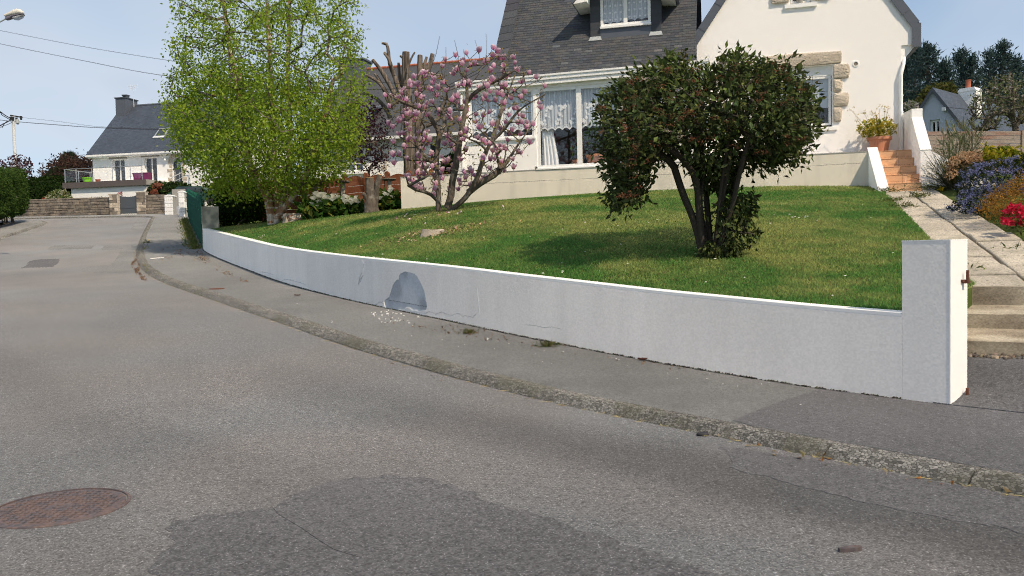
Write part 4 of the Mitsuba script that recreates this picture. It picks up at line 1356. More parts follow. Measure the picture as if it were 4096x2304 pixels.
def stp(a0, a1, b0, b1, zbot, zf, zk):
    """box along u, from b0 (front) to b1 (back), top sloping zf to zk"""
    q = []
    for z in (0, 1):
        for b in (b0, b1):
            for a in (a0, a1):
                p = PB + u * a + bk * b
                q.append([*p, zbot if z == 0 else (zf if b == b0 else zk)])
    return np.array(q), BOXF


for k, (b0, b1, zb_, zf, zk_) in enumerate([(-1.42, -.62, .0, .555, .615), (-.63, -.02, .3, .775, .835), (-.03, .14, .5, 1.05, 1.055)]):
    mb = MB(); v, f = stp(-.12 + .02 * k, 3.6, b0, b1, zb_, zf, zk_)
    m = trimesh.Trimesh(v, np.vstack([f[:, [0, 1, 2]], f[:, [0, 2, 3]]]), process=True)
    m = m.subdivide_to_size(.12); w = np.array(m.vertices)
    w += (np.stack([meshkit.fbm(w * 6 + q_ * 9) for q_ in range(3)], -1) - .5) * .02
    mb.add(w, m.faces); mb.put('entrance_steps__step', 'step_concrete', smooth=30)
mb = MB()
gr = np.random.default_rng(8)
for k in range(500):
    a, b = gr.uniform(-.1, 3.4), gr.uniform(-1.66, -1.38)
    p = PB + u * a + bk * b
    s_ = gr.uniform(.012, .03)
    m = trimesh.creation.icosahedron(); w = np.array(m.vertices) * s_ * gr.uniform(.6, 1.3, 3)
    mb.add(w + [*p, apron_z(p[None])[0] + .004], m.faces, vary([(.16, .13, .10), (.10, .085, .07), (.30, .26, .20)], 1, .2, gr))
mb.put('gravel_strip', 'painted'); tag('gravel_strip', 'strip of loose gravel and debris at the foot of the entrance steps', 'gravel', kind='stuff')
mb = MB(); v, f = stp(-.42, -.13, -1.3, .3, .0, 1.06, 1.06); mb.add(v, f); mb.put('entrance_steps__side_block', 'cream_render')
tag('entrance_steps', 'three rough concrete steps right of the gate pillar', 'steps')
# planting bed right of the path
bed = Polygon([PA2, PB2 + u * .02, PB2 + u * 4.5, (14.5, 12.0), (15, 27.5), (9.8, 27.5), H(np.array([9.5, -1.0, 0]))[:2]]).buffer(0)
_bc = np.array([[*PA2, 2.8], [*PB2, 1.05], [*(PB2 + u * 4), 1.0], [14, 14, 1.9], [15, 27.5, 3.9], [10, 27, 3.6], [11.5, 20, 2.9]])
BB = RBFInterpolator(_bc[:, :2], _bc[:, 2], kernel='linear')


def bz(q): return BB(np.atleast_2d(q))


add('flower_bed', slab(bed, lambda q: bz(q) - .03, .4, .4), 'turf', smooth=True)
tag('flower_bed', 'sloping planted bed right of the garden path', kind='structure')

# ---------------------------------------------------------------- vegetation tools
def grow(stems, att, R, rtip=.006, seg=.3, up=.35, power=.5, rg=rng):
    """branch skeleton: stems are polylines, att the points that twigs must reach. Returns positions, parents, radii, tip indices"""
    pos, par, fixed = [], [], {}
    for st_ in stems:
        p = np.asarray(st_, float)
        L = np.r_[0, np.cumsum(np.linalg.norm(np.diff(p, axis=0), axis=1))]
        g = np.linspace(0, L[-1], max(3, int(L[-1] / seg)))
        q = PchipInterpolator(L, p)(g)
        for k, x in enumerate(q):
            par.append(-1 if k == 0 else len(pos) - 1); pos.append(x)
    base = np.array(pos)
    cap = len(pos) + int(sum(1 for _ in att) * 14 + 10)
    A = np.zeros((cap, 3)); A[:len(pos)] = pos; n = len(pos)
    d0 = cKDTree(base).query(att)[0]
    tips = []
    for a in np.asarray(att)[np.argsort(d0)]:
        v = a - A[:n]
        d = np.linalg.norm(v, axis=1)
        cost = d + up * np.maximum(0, -v[:, 2]) * 2.0 + .15 * np.abs(v[:, 2] - d * .5)
        k = int(np.argmin(cost))
        m = max(1, min(12, int(d[k] / seg + .5)))
        mid = (A[k] + a) / 2 + rg.normal(0, .06, 3) * d[k] + np.array([0, 0, -.06 * d[k]])
        for i in range(1, m + 1):
            t = i / m
            A[n] = (1 - t) ** 2 * A[k] + 2 * t * (1 - t) * mid + t * t * a
            par.append(k if i == 1 else n - 1); n += 1
        tips.append(n - 1)
    w = np.zeros(n); w[tips] = 1
    for i in range(n - 1, -1, -1):
        if par[i] >= 0: w[par[i]] += w[i]
    w = np.maximum(w, .5)
    r = rtip + (R - rtip) * (w / w.max()) ** power
    return A[:n], np.array(par), r, np.array(tips)


def limbs(A, par, r, lo, hi, sides):
    k = np.where((par >= 0) & (r >= lo) & (r < hi))[0]
    if not len(k): return None
    p0, p1 = A[par[k]], A[k]
    t = unit(p1 - p0)
    p1 = p1 + t * r[k][:, None] * .5
    r1 = r[k]; r0 = np.minimum(r[par[k]], r1 * 1.25)
    a = unit(np.cross(t, np.where(np.abs(t[:, 2:]) < .9, [[0, 0, 1.0]], [[1.0, 0, 0]]))); b = np.cross(t, a)
    ang = np.arange(sides) * 2 * np.pi / sides
    ring = np.cos(ang)[None, :, None] * a[:, None] + np.sin(ang)[None, :, None] * b[:, None]
    v = np.concatenate([p0[:, None] + ring * r0[:, None, None], p1[:, None] + ring * r1[:, None, None]], 1).reshape(-1, 3)
    n = len(k); j = np.arange(sides)
    q = np.stack([j, (j + 1) % sides, sides + (j + 1) % sides, sides + j], -1)
    f = (np.arange(n)[:, None, None] * 2 * sides + q[None]).reshape(-1, 4)
    return v, f


def px_line(pts, Y, dy=None):
    dy = dy if dy is not None else [0] * len(pts)
    return np.array([at(x, y, Y) + np.array([0, 1, 0]) * o for (x, y), o in zip(pts, dy)])


def foliage(key, P, cols, size, m='leaf', aspect=.5, amount=.22, part='foliage', weights=None, **kw):
    v, f = leaves(P, size, aspect, **kw)
    c = np.repeat(vary(cols, len(P), amount, weights=weights), 4, 0)
    k = add(f'{key}__{part}', (v, f), m, color=c)
    stuffpart(k)
    return k


def shrub(key, poly, Y, depth, n, cols, size, label, cat, m='leaf', group=None, core=None, ref=120, clusters=0, spread=.15, aspect=.5, amount=.25, stems=True, shell=.35, **kw):
    P = crown_points(poly, Y, depth, n, ref=ref, shell=shell, clusters=clusters, spread=spread)
    foliage(key, P, cols, size, m, aspect, amount, **kw)
    if stems:
        b = P[P[:, 2] < np.quantile(P[:, 2], .12)].mean(0); b[2] = P[:, 2].min() - .15
        at_ = P[rng.choice(len(P), min(60, len(P)), replace=False)]
        A, par, r, tips = grow([[b, b + (P.mean(0) - b) * .3]], at_, .05, .006, .3)
        add(f'{key}__stems', limbs(A, par, r, 0, 9, 5), 'grey_bark')
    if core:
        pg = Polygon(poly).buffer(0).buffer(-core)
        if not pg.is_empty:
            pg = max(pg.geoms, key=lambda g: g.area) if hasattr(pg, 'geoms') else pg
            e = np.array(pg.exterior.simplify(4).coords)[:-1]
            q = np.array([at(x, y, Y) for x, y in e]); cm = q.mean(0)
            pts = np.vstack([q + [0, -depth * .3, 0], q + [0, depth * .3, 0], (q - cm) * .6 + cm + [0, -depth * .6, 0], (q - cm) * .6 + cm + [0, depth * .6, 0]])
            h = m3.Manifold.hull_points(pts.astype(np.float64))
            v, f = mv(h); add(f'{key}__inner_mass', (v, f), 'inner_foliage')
    tag(key, label, cat, group)


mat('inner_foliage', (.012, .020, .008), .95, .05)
S = lambda pts, s, ox, oy: [(ox + x / s, oy + y / s) for x, y in pts]

# ---------------------------------------------------------------- birch
BY = 26.5
stems = [px_line([(1086, 900), (1076, 814), (1048, 738), (1007, 662), (986, 552), (966, 345), (945, 235), (925, 60), (915, -60)], BY, [0, 0, -.1, -.2, -.3, -.4, -.5, -.6, -.6]),
         px_line([(1097, 900), (1131, 793), (1150, 690), (1152, 483), (1145, 331), (1146, 172), (1152, 70), (1158, -120)], BY, [0, .1, .2, .2, .2, .2, .1, 0]),
         px_line([(1108, 900), (1100, 793), (1080, 621), (1062, 420), (1050, 220), (1040, 0), (1035, -140)], BY, [0, .2, .5, .7, .8, .8, .7]),
         px_line([(1100, 898), (1128, 850), (1170, 800), (1235, 700), (1290, 560), (1330, 400)], BY, [0, -.1, -.2, -.4, -.5, -.5])]
crown = [(720, -150), (700, 120), (668, 300), (650, 400), (668, 480), (700, 560), (735, 620), (790, 672), (815, 705), (840, 745), (870, 770), (1000, 785), (1130, 788), (1205, 760), (1290, 738), (1390, 690), (1430, 580), (1472, 440), (1462, 330), (1452, 250), (1448, 130), (1440, 0), (1400, -150), (1050, -260)]
tipsP = crown_points(crown, BY, 2.9, 900, ref=330, shell=.2)
A, par, r, tips = grow(stems, tipsP, .13, .005, .35, power=.52)
add('birch_tree__trunk', limbs(A, par, r, .035, 9, 9), 'birch_bark', smooth=40)
add('birch_tree__branches', limbs(A, par, r, 0, .035, 5), 'grey_bark'); stuffpart('birch_tree__branches')
k = rng.integers(0, len(A), 52000)
k = k[r[k] < .03][:33000]
P = A[k] + rng.normal(0, .17, (len(k), 3)) + [0, 0, -.06]
# the lower part of the crown is the fuller one
low = crown_points([(700, 420), (690, 560), (735, 620), (790, 672), (840, 740), (870, 762), (1000, 770), (1130, 775), (1205, 755), (1290, 730), (1380, 680), (1420, 580), (1440, 460), (1250, 330), (1000, 300), (800, 330)], BY, 2.7, 26000, ref=240, shell=.3, clusters=1100, spread=.21)
P = np.vstack([P, low])
foliage('birch_tree', P, [(.29, .41, .050), (.25, .37, .042), (.33, .42, .060), (.20, .31, .036)], .085, aspect=.72, updir=.25, droop=.5, amount=.14)
P = A[k[:1500]] + rng.normal(0, .1, (1500, 3))
mb = MB()
v, f = leaves(P[:700], .09, .16, droop=2.5); mb.add(v, f)
add('birch_tree__catkins', mb.mesh(), 'leaf', color=np.repeat(vary([(.26, .22, .06)], 700), 4, 0)); stuffpart('birch_tree__catkins')
tag('birch_tree', 'tall bright green birch with several pale peeling trunks at the left end of the lawn', 'tree')

# shrub below the birch
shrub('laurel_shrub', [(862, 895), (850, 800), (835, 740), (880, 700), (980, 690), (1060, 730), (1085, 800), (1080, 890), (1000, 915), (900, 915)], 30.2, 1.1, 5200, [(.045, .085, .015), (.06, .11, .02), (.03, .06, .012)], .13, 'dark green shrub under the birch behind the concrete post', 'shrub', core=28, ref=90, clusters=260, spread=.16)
# old stump with shredded bark beside the birch
c = at(1185, 888, 26.2); cz_ = at(1185, 858, 26.2)[2]
th = np.arange(40) * 2 * np.pi / 40
rr = .40 * (1 + .10 * np.sin(th * 3 + 1) + .06 * rng.normal(size=40))
v = np.concatenate([np.stack([c[0] + rr * k_ * np.cos(th), c[1] + rr * k_ * np.sin(th), np.full(40, z)], -1) for k_, z in [(1.12, c[2] - .1), (1.0, c[2] + .08), (.98, cz_), (.93, cz_ + .02), (.01, cz_ + .015)]])
i, j = np.meshgrid(np.arange(4), np.arange(40), indexing='ij')
add('bark_stump__wood', (v, np.stack([i * 40 + j, i * 40 + (j + 1) % 40, (i + 1) * 40 + (j + 1) % 40, (i + 1) * 40 + j], -1).reshape(-1, 4)), 'silver_wood', smooth=30)
mb = MB()
for k_ in range(170):
    a = rng.uniform(0, 6.28); z = rng.uniform(c[2], cz_ - .05); R_ = .41 + rng.uniform(0, .03)
    da = rng.uniform(.08, .25); h_ = rng.uniform(.02, .06)
    q = [[c[0] + R_ * math.cos(b), c[1] + R_ * math.sin(b), z + o] for b, o in ((a, 0), (a + da, rng.uniform(-.02, .02)), (a + da, h_), (a, h_))]
    mb.add(q, [[0, 1, 2, 3]], vary([(.50, .42, .36), (.25, .15, .10), (.12, .08, .06), (.62, .55, .5)], 1))
mb.put('bark_stump__bark_strips', 'painted'); stuffpart('bark_stump__bark_strips')
tag('bark_stump', 'low wide stump with shredded pale bark at the foot of the birch', 'tree stump')
# flat stump in the lawn
c = onlawn(1732, 940)
th = np.arange(36) * 2 * np.pi / 36
rr = .20 * (1 + .12 * np.sin(th * 2 + .4) + .05 * rng.normal(size=36))
tz = .10 + .02 * np.sin(th * 2)
v = np.concatenate([np.stack([c[0] + rr * k_ * np.cos(th), c[1] + rr * k_ * np.sin(th), c[2] + tz * z], -1) for k_, z in [(1.2, -.4), (1.05, .35), (1.0, 1.0), (.9, .95), (.01, .9)]])
i, j = np.meshgrid(np.arange(4), np.arange(36), indexing='ij')
add('lawn_stump__wood', (v, np.stack([i * 36 + j, i * 36 + (j + 1) % 36, (i + 1) * 36 + (j + 1) % 36, (i + 1) * 36 + j], -1).reshape(-1, 4)), 'silver_wood', smooth=40)
mb = MB()
for k_ in range(420):
    p = c[:2] + rng.normal(0, .40, 2) * [1.5, .8]; z = lz(p)[0]
    v, f = leaves(np.array([[*p, z + .035]]), .07, .4, updir=2); mb.add(v, f, vary([(.34, .24, .14), (.25, .16, .09), (.42, .33, .2)], 1))
mb.put('wood_chips', 'painted'); tag('wood_chips', 'wood chips scattered in the grass round the flat stump', 'wood chips', kind='stuff')
tag('lawn_stump', 'flat sawn tree stump in the middle of the lawn', 'tree stump')

# ---------------------------------------------------------------- magnolia
MY = 19.9
sM = 1.811
ms = [S([(640, 1345), (640, 1250), (635, 1150), (625, 1000), (628, 880), (640, 780), (600, 700), (560, 640), (470, 600), (380, 570), (290, 520), (250, 480)], sM, 1400, 100),
      S([(628, 860), (650, 760), (680, 690), (640, 600), (665, 520), (700, 400)], sM, 1400, 100),
      S([(700, 1330), (730, 1240), (745, 1130), (770, 1030), (790, 900), (815, 760), (840, 620), (850, 520), (845, 420), (820, 330)], sM, 1400, 100),
      S([(850, 560), (900, 500), (1000, 455), (1100, 415), (1190, 370)], sM, 1400, 100),
      S([(720, 1345), (800, 1290), (880, 1200), (930, 1100), (970, 980), (1020, 880), (1110, 790), (1240, 640), (1330, 590), (1400, 550)], sM, 1400, 100),
      S([(860, 1215), (950, 1150), (1060, 1080), (1140, 990), (1200, 890), (1280, 770), (1330, 690)], sM, 1400, 100),
      S([(1020, 880), (1060, 740), (1100, 600), (1120, 520), (1160, 420), (1200, 300)], sM, 1400, 100),
      S([(630, 1270), (560, 1215), (480, 1200), (440, 1170), (430, 1120)], sM, 1400, 100),
      S([(628, 1000), (560, 960), (480, 880), (420, 820), (330, 780)], sM, 1400, 100)]
dys = [[0, 0, 0, .1, .2, .2, .1, 0, -.2, -.3, -.4, -.5], [.2, .3, .5, .6, .7, .8], [0, 0, -.1, -.2, -.3, -.3, -.2, -.1, 0, .1], [0, -.1, -.3, -.5, -.6], [0, -.1, -.2, -.3, -.4, -.5, -.6, -.7, -.8, -.8], [-.1, -.2, -.2, -.1, .1, .3, .5], [-.4, -.1, .2, .4, .6, .8], [0, -.2, -.4, -.5, -.6], [.1, .3, .5, .6, .8]]
stems = [px_line(p, MY, d) for p, d in zip(ms, dys)]
mout = S([(250, 480), (350, 420), (420, 400), (520, 330), (650, 260), (700, 200), (850, 180), (1040, 150), (1180, 200), (1290, 290), (1400, 370), (1420, 440), (1410, 570), (1380, 640), (1340, 760), (1310, 860), (1230, 960), (1220, 1060), (1100, 1080), (960, 1130), (800, 1200), (600, 1230), (440, 1200), (410, 1100), (380, 980), (280, 950), (270, 850), (300, 740), (260, 660)], sM, 1400, 100)
tipsP = crown_points(mout, MY, 1.5, 430, ref=190, shell=.15)
A, par, r, tips = grow(stems, tipsP, .085, .0045, .16, power=.80)
# stem bases are thick even where few twigs hang on them
add('magnolia_tree__trunk', limbs(A, par, np.maximum(r, np.where(np.arange(len(r)) < sum(max(3, int(np.linalg.norm(np.diff(s, axis=0), axis=1).sum() / .16)) for s in stems), .017, 0)), .017, 9, 9), 'grey_bark', smooth=40)
add('magnolia_tree__branches', limbs(A, par, r, 0, .017, 5), 'grey_bark'); stuffpart('magnolia_tree__branches')
shoots = S([(650, 80), (695, 160), (757, 110), (905, 110), (985, 60), (820, 175)], sM, 1400, 100)
mb = MB()
for (x, y), dx in zip(shoots, (-14, 8, 20, 25, 14, 10)):
    t_ = at(x, y, MY + rng.uniform(-.5, .5)); k_ = np.argmin(np.linalg.norm(A - at(x + dx, y + 140, MY), axis=1))
    mb.add(*tube([A[k_], (A[k_] + t_) / 2 + [.03, 0, 0], t_], [.007, .006, .004], 5))
mb.put('magnolia_tree__shoots', 'grey_bark'); stuffpart('magnolia_tree__shoots')


def flower(openness, rg):
    """cup of six petals, pink at the base, paler at the edge"""
    mb = MB()
    for k in range(7):
        a0 = k * 2 * np.pi / 6 + (.5 if k % 2 else 0) + rg.normal(0, .1)
        h_, w_ = rg.uniform(.105, .13), rg.uniform(.040, .052)
        fan = openness * (1.0 if k % 2 else .6)
        nu, nv = 5, 4
        u_, v_ = np.meshgrid(np.linspace(0, 1, nu), np.linspace(-1, 1, nv), indexing='ij')
        prof = .012 + .032 * np.sin(np.minimum(u_ * 1.9, np.pi / 2 + .3)) + fan * u_ ** 2 * .06
        wid = w_ * np.sin(np.pi * (u_ * .86 + .12)) ** .7
        x = prof - .35 * (v_ * wid) ** 2 / .05
        y = v_ * wid
        z = h_ * u_ * (1 - .25 * fan * u_)
        q = np.stack([x * math.cos(a0) - y * math.sin(a0), x * math.sin(a0) + y * math.cos(a0), z], -1).reshape(-1, 3)
        i, j = np.meshgrid(np.arange(nu - 1), np.arange(nv - 1), indexing='ij')
        fc = np.stack([i * nv + j, i * nv + j + 1, (i + 1) * nv + j + 1, (i + 1) * nv + j], -1).reshape(-1, 4)
        t_ = u_.reshape(-1, 1)
        col = np.array([.60, .20, .42]) * (1 - t_) ** 1.0 + np.array([.92, .77, .82]) * (1 - (1 - t_) ** .8)
        mb.add(q, fc, col * rg.uniform(.88, 1.08))
    mb.add(*tube([[0, 0, -.03], [0, 0, .015]], [.006, .010], 6), (.20, .22, .08))
    return mb


fr = np.random.default_rng(3)
protos = [mikit.ply(flower(o, fr).mesh(), 'petal', smooth=True, color=np.vstack(flower(o, fr).c)) for o in (0.0,)]
protos = []
for o in (.05, .15, .35, .6, .9, .3):
    fb = flower(o, fr); protos.append(mikit.ply(fb.mesh(), 'petal', smooth=True, color=np.vstack(fb.c)))
hot = S([(260, 505), (300, 510), (350, 520), (390, 470), (440, 440), (500, 460), (565, 455), (640, 450), (610, 375), (600, 415), (540, 340), (525, 345), (670, 300), (690, 250), (820, 255), (765, 215), (1040, 160), (1065, 225), (1095, 240), (1040, 295), (1190, 230), (1190, 272), (1215, 325), (1250, 405), (1355, 375), (1410, 440), (1145, 360), (990, 260), (760, 345), (840, 325), (970, 435), (920, 510), (960, 535), (985, 510), (1015, 480), (1070, 490), (1100, 500), (1055, 540), (730, 535), (780, 515), (770, 560), (850, 610), (910, 645), (960, 650), (1000, 625), (1115, 605), (1150, 650), (1185, 600), (1210, 600), (1125, 700), (1170, 755), (1280, 705), (1330, 715), (1365, 560), (1385, 595), (345, 690), (410, 715), (310, 735), (280, 710), (500, 590), (410, 580), (645, 645), (710, 645), (740, 685), (790, 680), (430, 635), (475, 630), (355, 785), (385, 780), (310, 845), (500, 780), (550, 775), (420, 830), (470, 830), (520, 830), (575, 830), (840, 775), (830, 820), (730, 870), (685, 855), (725, 830), (595, 930), (540, 890), (315, 935), (320, 995), (510, 990), (535, 1020), (555, 1030), (640, 1025), (670, 1045), (750, 1020), (800, 970), (800, 940), (835, 1060), (830, 1100), (900, 1085), (970, 1100), (945, 1125), (1095, 990), (1115, 1055), (1185, 1025), (1210, 915), (1100, 880), (1015, 855), (980, 850), (935, 810), (960, 830), (1300, 840), (1230, 785), (1140, 830), (505, 1100), (535, 1075), (600, 1080), (675, 1105), (410, 1090), (450, 1160), (510, 1180), (540, 1190), (600, 1180), (605, 1225), (790, 1185), (740, 1220), (455, 1130), (490, 500), (510, 520), (380, 490), (995, 545), (1085, 470)], sM, 1400, 100)
tree = cKDTree(A)
mb = MB()
hot = hot + [(None, t_) for t_ in fr.choice(tips, 150, replace=False)]
for x, y in hot:
    p = at(x, y, MY + fr.uniform(-.9, .9)) if x is not None else A[y] + [0, 0, .02]
    d_, k_ = tree.query(p)
    p = p if d_ < .9 else A[k_] + (p - A[k_]) * .9 / d_
    if d_ > .03: mb.add(*tube([A[k_], (A[k_] + p) / 2 + [0, 0, -.04], p], [.008, .007, .006], 5))
    sc = fr.uniform(.85, 1.35)
    M = T4().translate((p - [0, 0, .05 * sc]).tolist()).rotate([0, 0, 1], float(fr.uniform(0, 360))).rotate([1, 0, 0], float(fr.normal(0, 22))).scale(float(sc))
    put('magnolia_tree__flower', protos[fr.integers(0, len(protos))], M)
mb.put('magnolia_tree__flower_stalks', 'grey_bark'); stuffpart('magnolia_tree__flower_stalks')
k_ = tips[rng.integers(0, len(tips), 1500)]
P = A[k_] + rng.normal(0, .09, (1500, 3))
foliage('magnolia_tree', P, [(.24, .24, .05), (.16, .19, .04), (.30, .22, .06)], .075, aspect=.36, updir=.1)
tag('magnolia_tree', 'magnolia tree full of pink flowers on bare dark limbs before the conservatory', 'tree')

# ---------------------------------------------------------------- viburnum (round evergreen on several stems)
VY = 12.1
sV = 1.525
vs = [S([(790, 1340), (760, 1200), (735, 1020), (720, 880), (660, 800), (600, 740), (500, 680)], sV, 2300, 150),
      S([(770, 1300), (720, 1120), (650, 960), (610, 860), (585, 800), (480, 720)], sV, 2300, 150),
      S([(810, 1340), (790, 1150), (770, 980), (745, 840), (720, 700), (700, 560)], sV, 2300, 150),
      S([(850, 1340), (860, 1150), (880, 960), (900, 800), (910, 650), (920, 480)], sV, 2300, 150),
      S([(900, 1340), (935, 1150), (965, 980), (1000, 830), (1060, 700), (1150, 560)], sV, 2300, 150),
      S([(920, 1335), (950, 1160), (990, 950), (1030, 790), (1110, 690), (1250, 640)], sV, 2300, 150),
      S([(830, 1340), (830, 1100), (830, 900), (800, 700), (780, 500)], sV, 2300, 150), S([(860, 1340), (890, 1180), (930, 1000), (950, 820), (980, 650)], sV, 2300, 150), S([(800, 1340), (775, 1180), (760, 1000), (770, 820), (760, 640)], sV, 2300, 150), S([(880, 1340), (920, 1180), (960, 1040), (1010, 900), (1080, 760)], sV, 2300, 150), S([(845, 1340), (850, 1150), (855, 950), (870, 750), (880, 600)], sV, 2300, 150)]
stems = [px_line(p, VY, list(np.linspace(0, d, len(p)))) for p, d in zip(vs, (-.5, -.3, .4, -.5, .1, .5, .7, -.7, -.2, .3, -.6))]
vout = S([(150, 470), (170, 400), (250, 330), (320, 280), (400, 225), (520, 185), (640, 150), (740, 195), (815, 270), (850, 190), (890, 140), (960, 115), (1040, 130), (1120, 165), (1250, 180), (1360, 200), (1420, 240), (1490, 320), (1545, 420), (1515, 530), (1530, 590), (1480, 660), (1440, 700), (1330, 700), (1200, 720), (1120, 740), (1040, 760), (980, 690), (900, 640), (820, 640), (700, 660), (640, 690), (560, 720), (470, 770), (400, 860), (385, 980), (330, 1010), (250, 1010), (225, 950), (270, 880), (200, 840), (190, 700), (150, 600)], sV, 2300, 150)
vout = [(x - max(0, x - 2900) * .13, y) for x, y in vout]
tipsP = crown_points(vout, VY, 1.45, 420, ref=190, shell=.25)
tipsP = np.vstack([tipsP, crown_points(S([(680, 1000), (720, 930), (900, 950), (1060, 960), (1075, 1050), (1060, 1150), (1110, 1200), (1000, 1290), (860, 1300), (800, 1200), (700, 1050)], sV, 2300, 150), VY, .35, 60, ref=60)])
A, par, r, tips = grow(stems, tipsP, .054, .004, .14, power=.45)
add('viburnum_tree__trunk', limbs(A, par, r, .022, 9, 9), 'dark_bark', smooth=40)
add('viburnum_tree__branches', limbs(A, par, r, 0, .022, 5), 'dark_bark'); stuffpart('viburnum_tree__branches')
P = np.vstack([crown_points(vout, VY, 1.5, 15500, ref=170, shell=.45, clusters=1000, spread=.085),
               crown_points(S([(860, 950), (1050, 930), (1080, 1000), (1060, 1120), (1030, 1270), (900, 1300), (850, 1200)], sV, 2300, 150), VY, .4, 900, ref=60, clusters=70, spread=.07),
               crown_points(S([(760, 1250), (1000, 1230), (1020, 1340), (780, 1345)], sV, 2300, 150), VY, .35, 700, ref=40), crown_points(S([(540, 650), (1000, 640), (1100, 740), (920, 800), (720, 800), (600, 740)], sV, 2300, 150), VY - .1, .9, 700, ref=60, clusters=90, spread=.08),
               crown_points(S([(700, 760), (880, 720), (1000, 800), (960, 930), (740, 930)], sV, 2300, 150), VY + .2, .5, 1000, ref=60), crown_points(S([(1080, 700), (1300, 690), (1400, 740), (1250, 770), (1100, 800)], sV, 2300, 150), VY, .6, 420, ref=50, clusters=50, spread=.08),
               crown_points(S([(480, 760), (560, 800), (400, 930), (350, 1020), (240, 1030), (220, 960), (300, 880)], sV, 2300, 150), VY - .3, .3, 420, ref=40, clusters=40, spread=.06),
               crown_points(S([(1060, 1190), (1120, 1160), (1130, 1200), (1060, 1260)], sV, 2300, 150), VY - .1, .1, 40, ref=20)])
cen = at(2860, 450, VY)
outw = unit(P - cen)
vcols = [(.070, .098, .034), (.058, .082, .034), (.098, .125, .040), (.050, .060, .028)]
# the 300 leaves nearest to the street are single leaves, the rest one mass
near = np.argsort(P[:, 1] + .4 * rng.random(len(P)))
sel = rng.permutation(near[:1500])[:300]
rest = np.setdiff1d(np.arange(len(P)), sel)
v, f = leaves(P[rest], .098, .46, outward=outw[rest], updir=.4)
top = np.clip((P[rest, 2] - at(2860, 330, VY)[2]) * 1.6 + rng.normal(0, .35, len(rest)), 0, 1)[:, None]
cc = vary(vcols, len(rest), .25) * (1 - top * .6) + vary([(.085, .12, .022)], len(rest), .2) * top * .6
k = add('viburnum_tree__foliage', (v, f), 'glossy_leaf', color=np.repeat(cc, 4, 0)); stuffpart(k)
for q in sel:
    v, f = leaves(P[q:q + 1], .088, .46, outward=outw[q:q + 1], updir=.4)
    add('viburnum_tree__leaf', (v, f), 'glossy_leaf', color=np.repeat(vary(vcols, 1, .22), 4, 0))
# clusters of spent reddish flowers
P = crown_points(vout, VY - .9, .75, 270, ref=150, shell=.3)
P = P[P[:, 1] < VY]
for p in P[:150]:
    mb = MB(); m_ = rng.integers(14, 26)
    q = p + np.array([0, -.10, .02]) + rng.normal(0, .028, (m_, 3)) * [1.2, .7, .6]
    v, f = leaves(q, .022, .8, updir=.4)
    pal = [(.21, .085, .05), (.25, .12, .075), (.15, .07, .045)] if rng.random() > .06 else [(.5, .42, .36)]
    mb.add(v, f, np.repeat(vary(pal, m_, .2), 4, 0)); stuffpart(mb.put('viburnum_tree__flower_cluster', 'leaf'))
mb = MB()
for x, y in [(2726, 198), (2750, 215), (2715, 230), (2590, 292), (2930, 226), (2890, 232), (3250, 300), (3030, 240)]:
    t_ = at(x, y, VY); b_ = t_ + [rng.uniform(-.05, .05), 0, -.35]
    mb.add(*tube([b_, t_], [.005, .003], 5), (.06, .05, .03))
    q = b_ + (t_ - b_) * rng.random((22, 1)) + rng.normal(0, .02, (22, 3)); v, f = leaves(q, .075, .42, updir=.1); mb.add(v, f, np.repeat(vary([(.09, .10, .03), (.13, .10, .04)], 22), 4, 0))
mb.put('viburnum_tree__shoots', 'leaf'); stuffpart('viburnum_tree__shoots')
tag('viburnum_tree', 'dark evergreen multi stemmed viburnum with a broad rounded crown on the lawn', 'tree')

# ---------------------------------------------------------------- left end: concrete post, green fence
e = WP(SEND - .02); nW = WN(SEND - .3)
mb = MB(); a_ = at(808, 826, e[1] + .05); zt_ = a_[2]
tE = unit(WP(SEND) - WP(SEND - .3)); 
def pe(q):
    q = np.asarray(q, float); return np.c_[e + q[:, :1] * tE - q[:, 1:2] * nW, q[:, 2]]
m = trimesh.creation.box(extents=[.22, .56, zt_ - 1.6]).subdivide().subdivide(); w = np.array(m.vertices) + [.13, .27, (zt_ + 1.6) / 2]
w += (np.stack([meshkit.fbm(w * 5 + k * 7) for k in range(3)], -1) - .5) * .012
mb.add(pe(w), m.faces); mb.put('concrete_post__block', 'post_concrete')
tag('concrete_post', 'square stained concrete post at the far left end of the street wall', 'post')
def post_color(p, n, uv): return mix(mi.Color3f(.34, .33, .28), mi.Color3f(.60, .57, .48), smoothstep(.4, .65, fbm(p.x * 4, p.y * 4, p.z * 3, octaves=3)))
mat('post_concrete', post_color, .9, .1)
F0, F1 = np.array([-10.95, 29.6]), np.array([-19.5, 50.6])
fd = unit(F1 - F0); fl = np.linalg.norm(F1 - F0); fn_ = np.array([-fd[1], fd[0]])
fh = 1.75
nb = 9
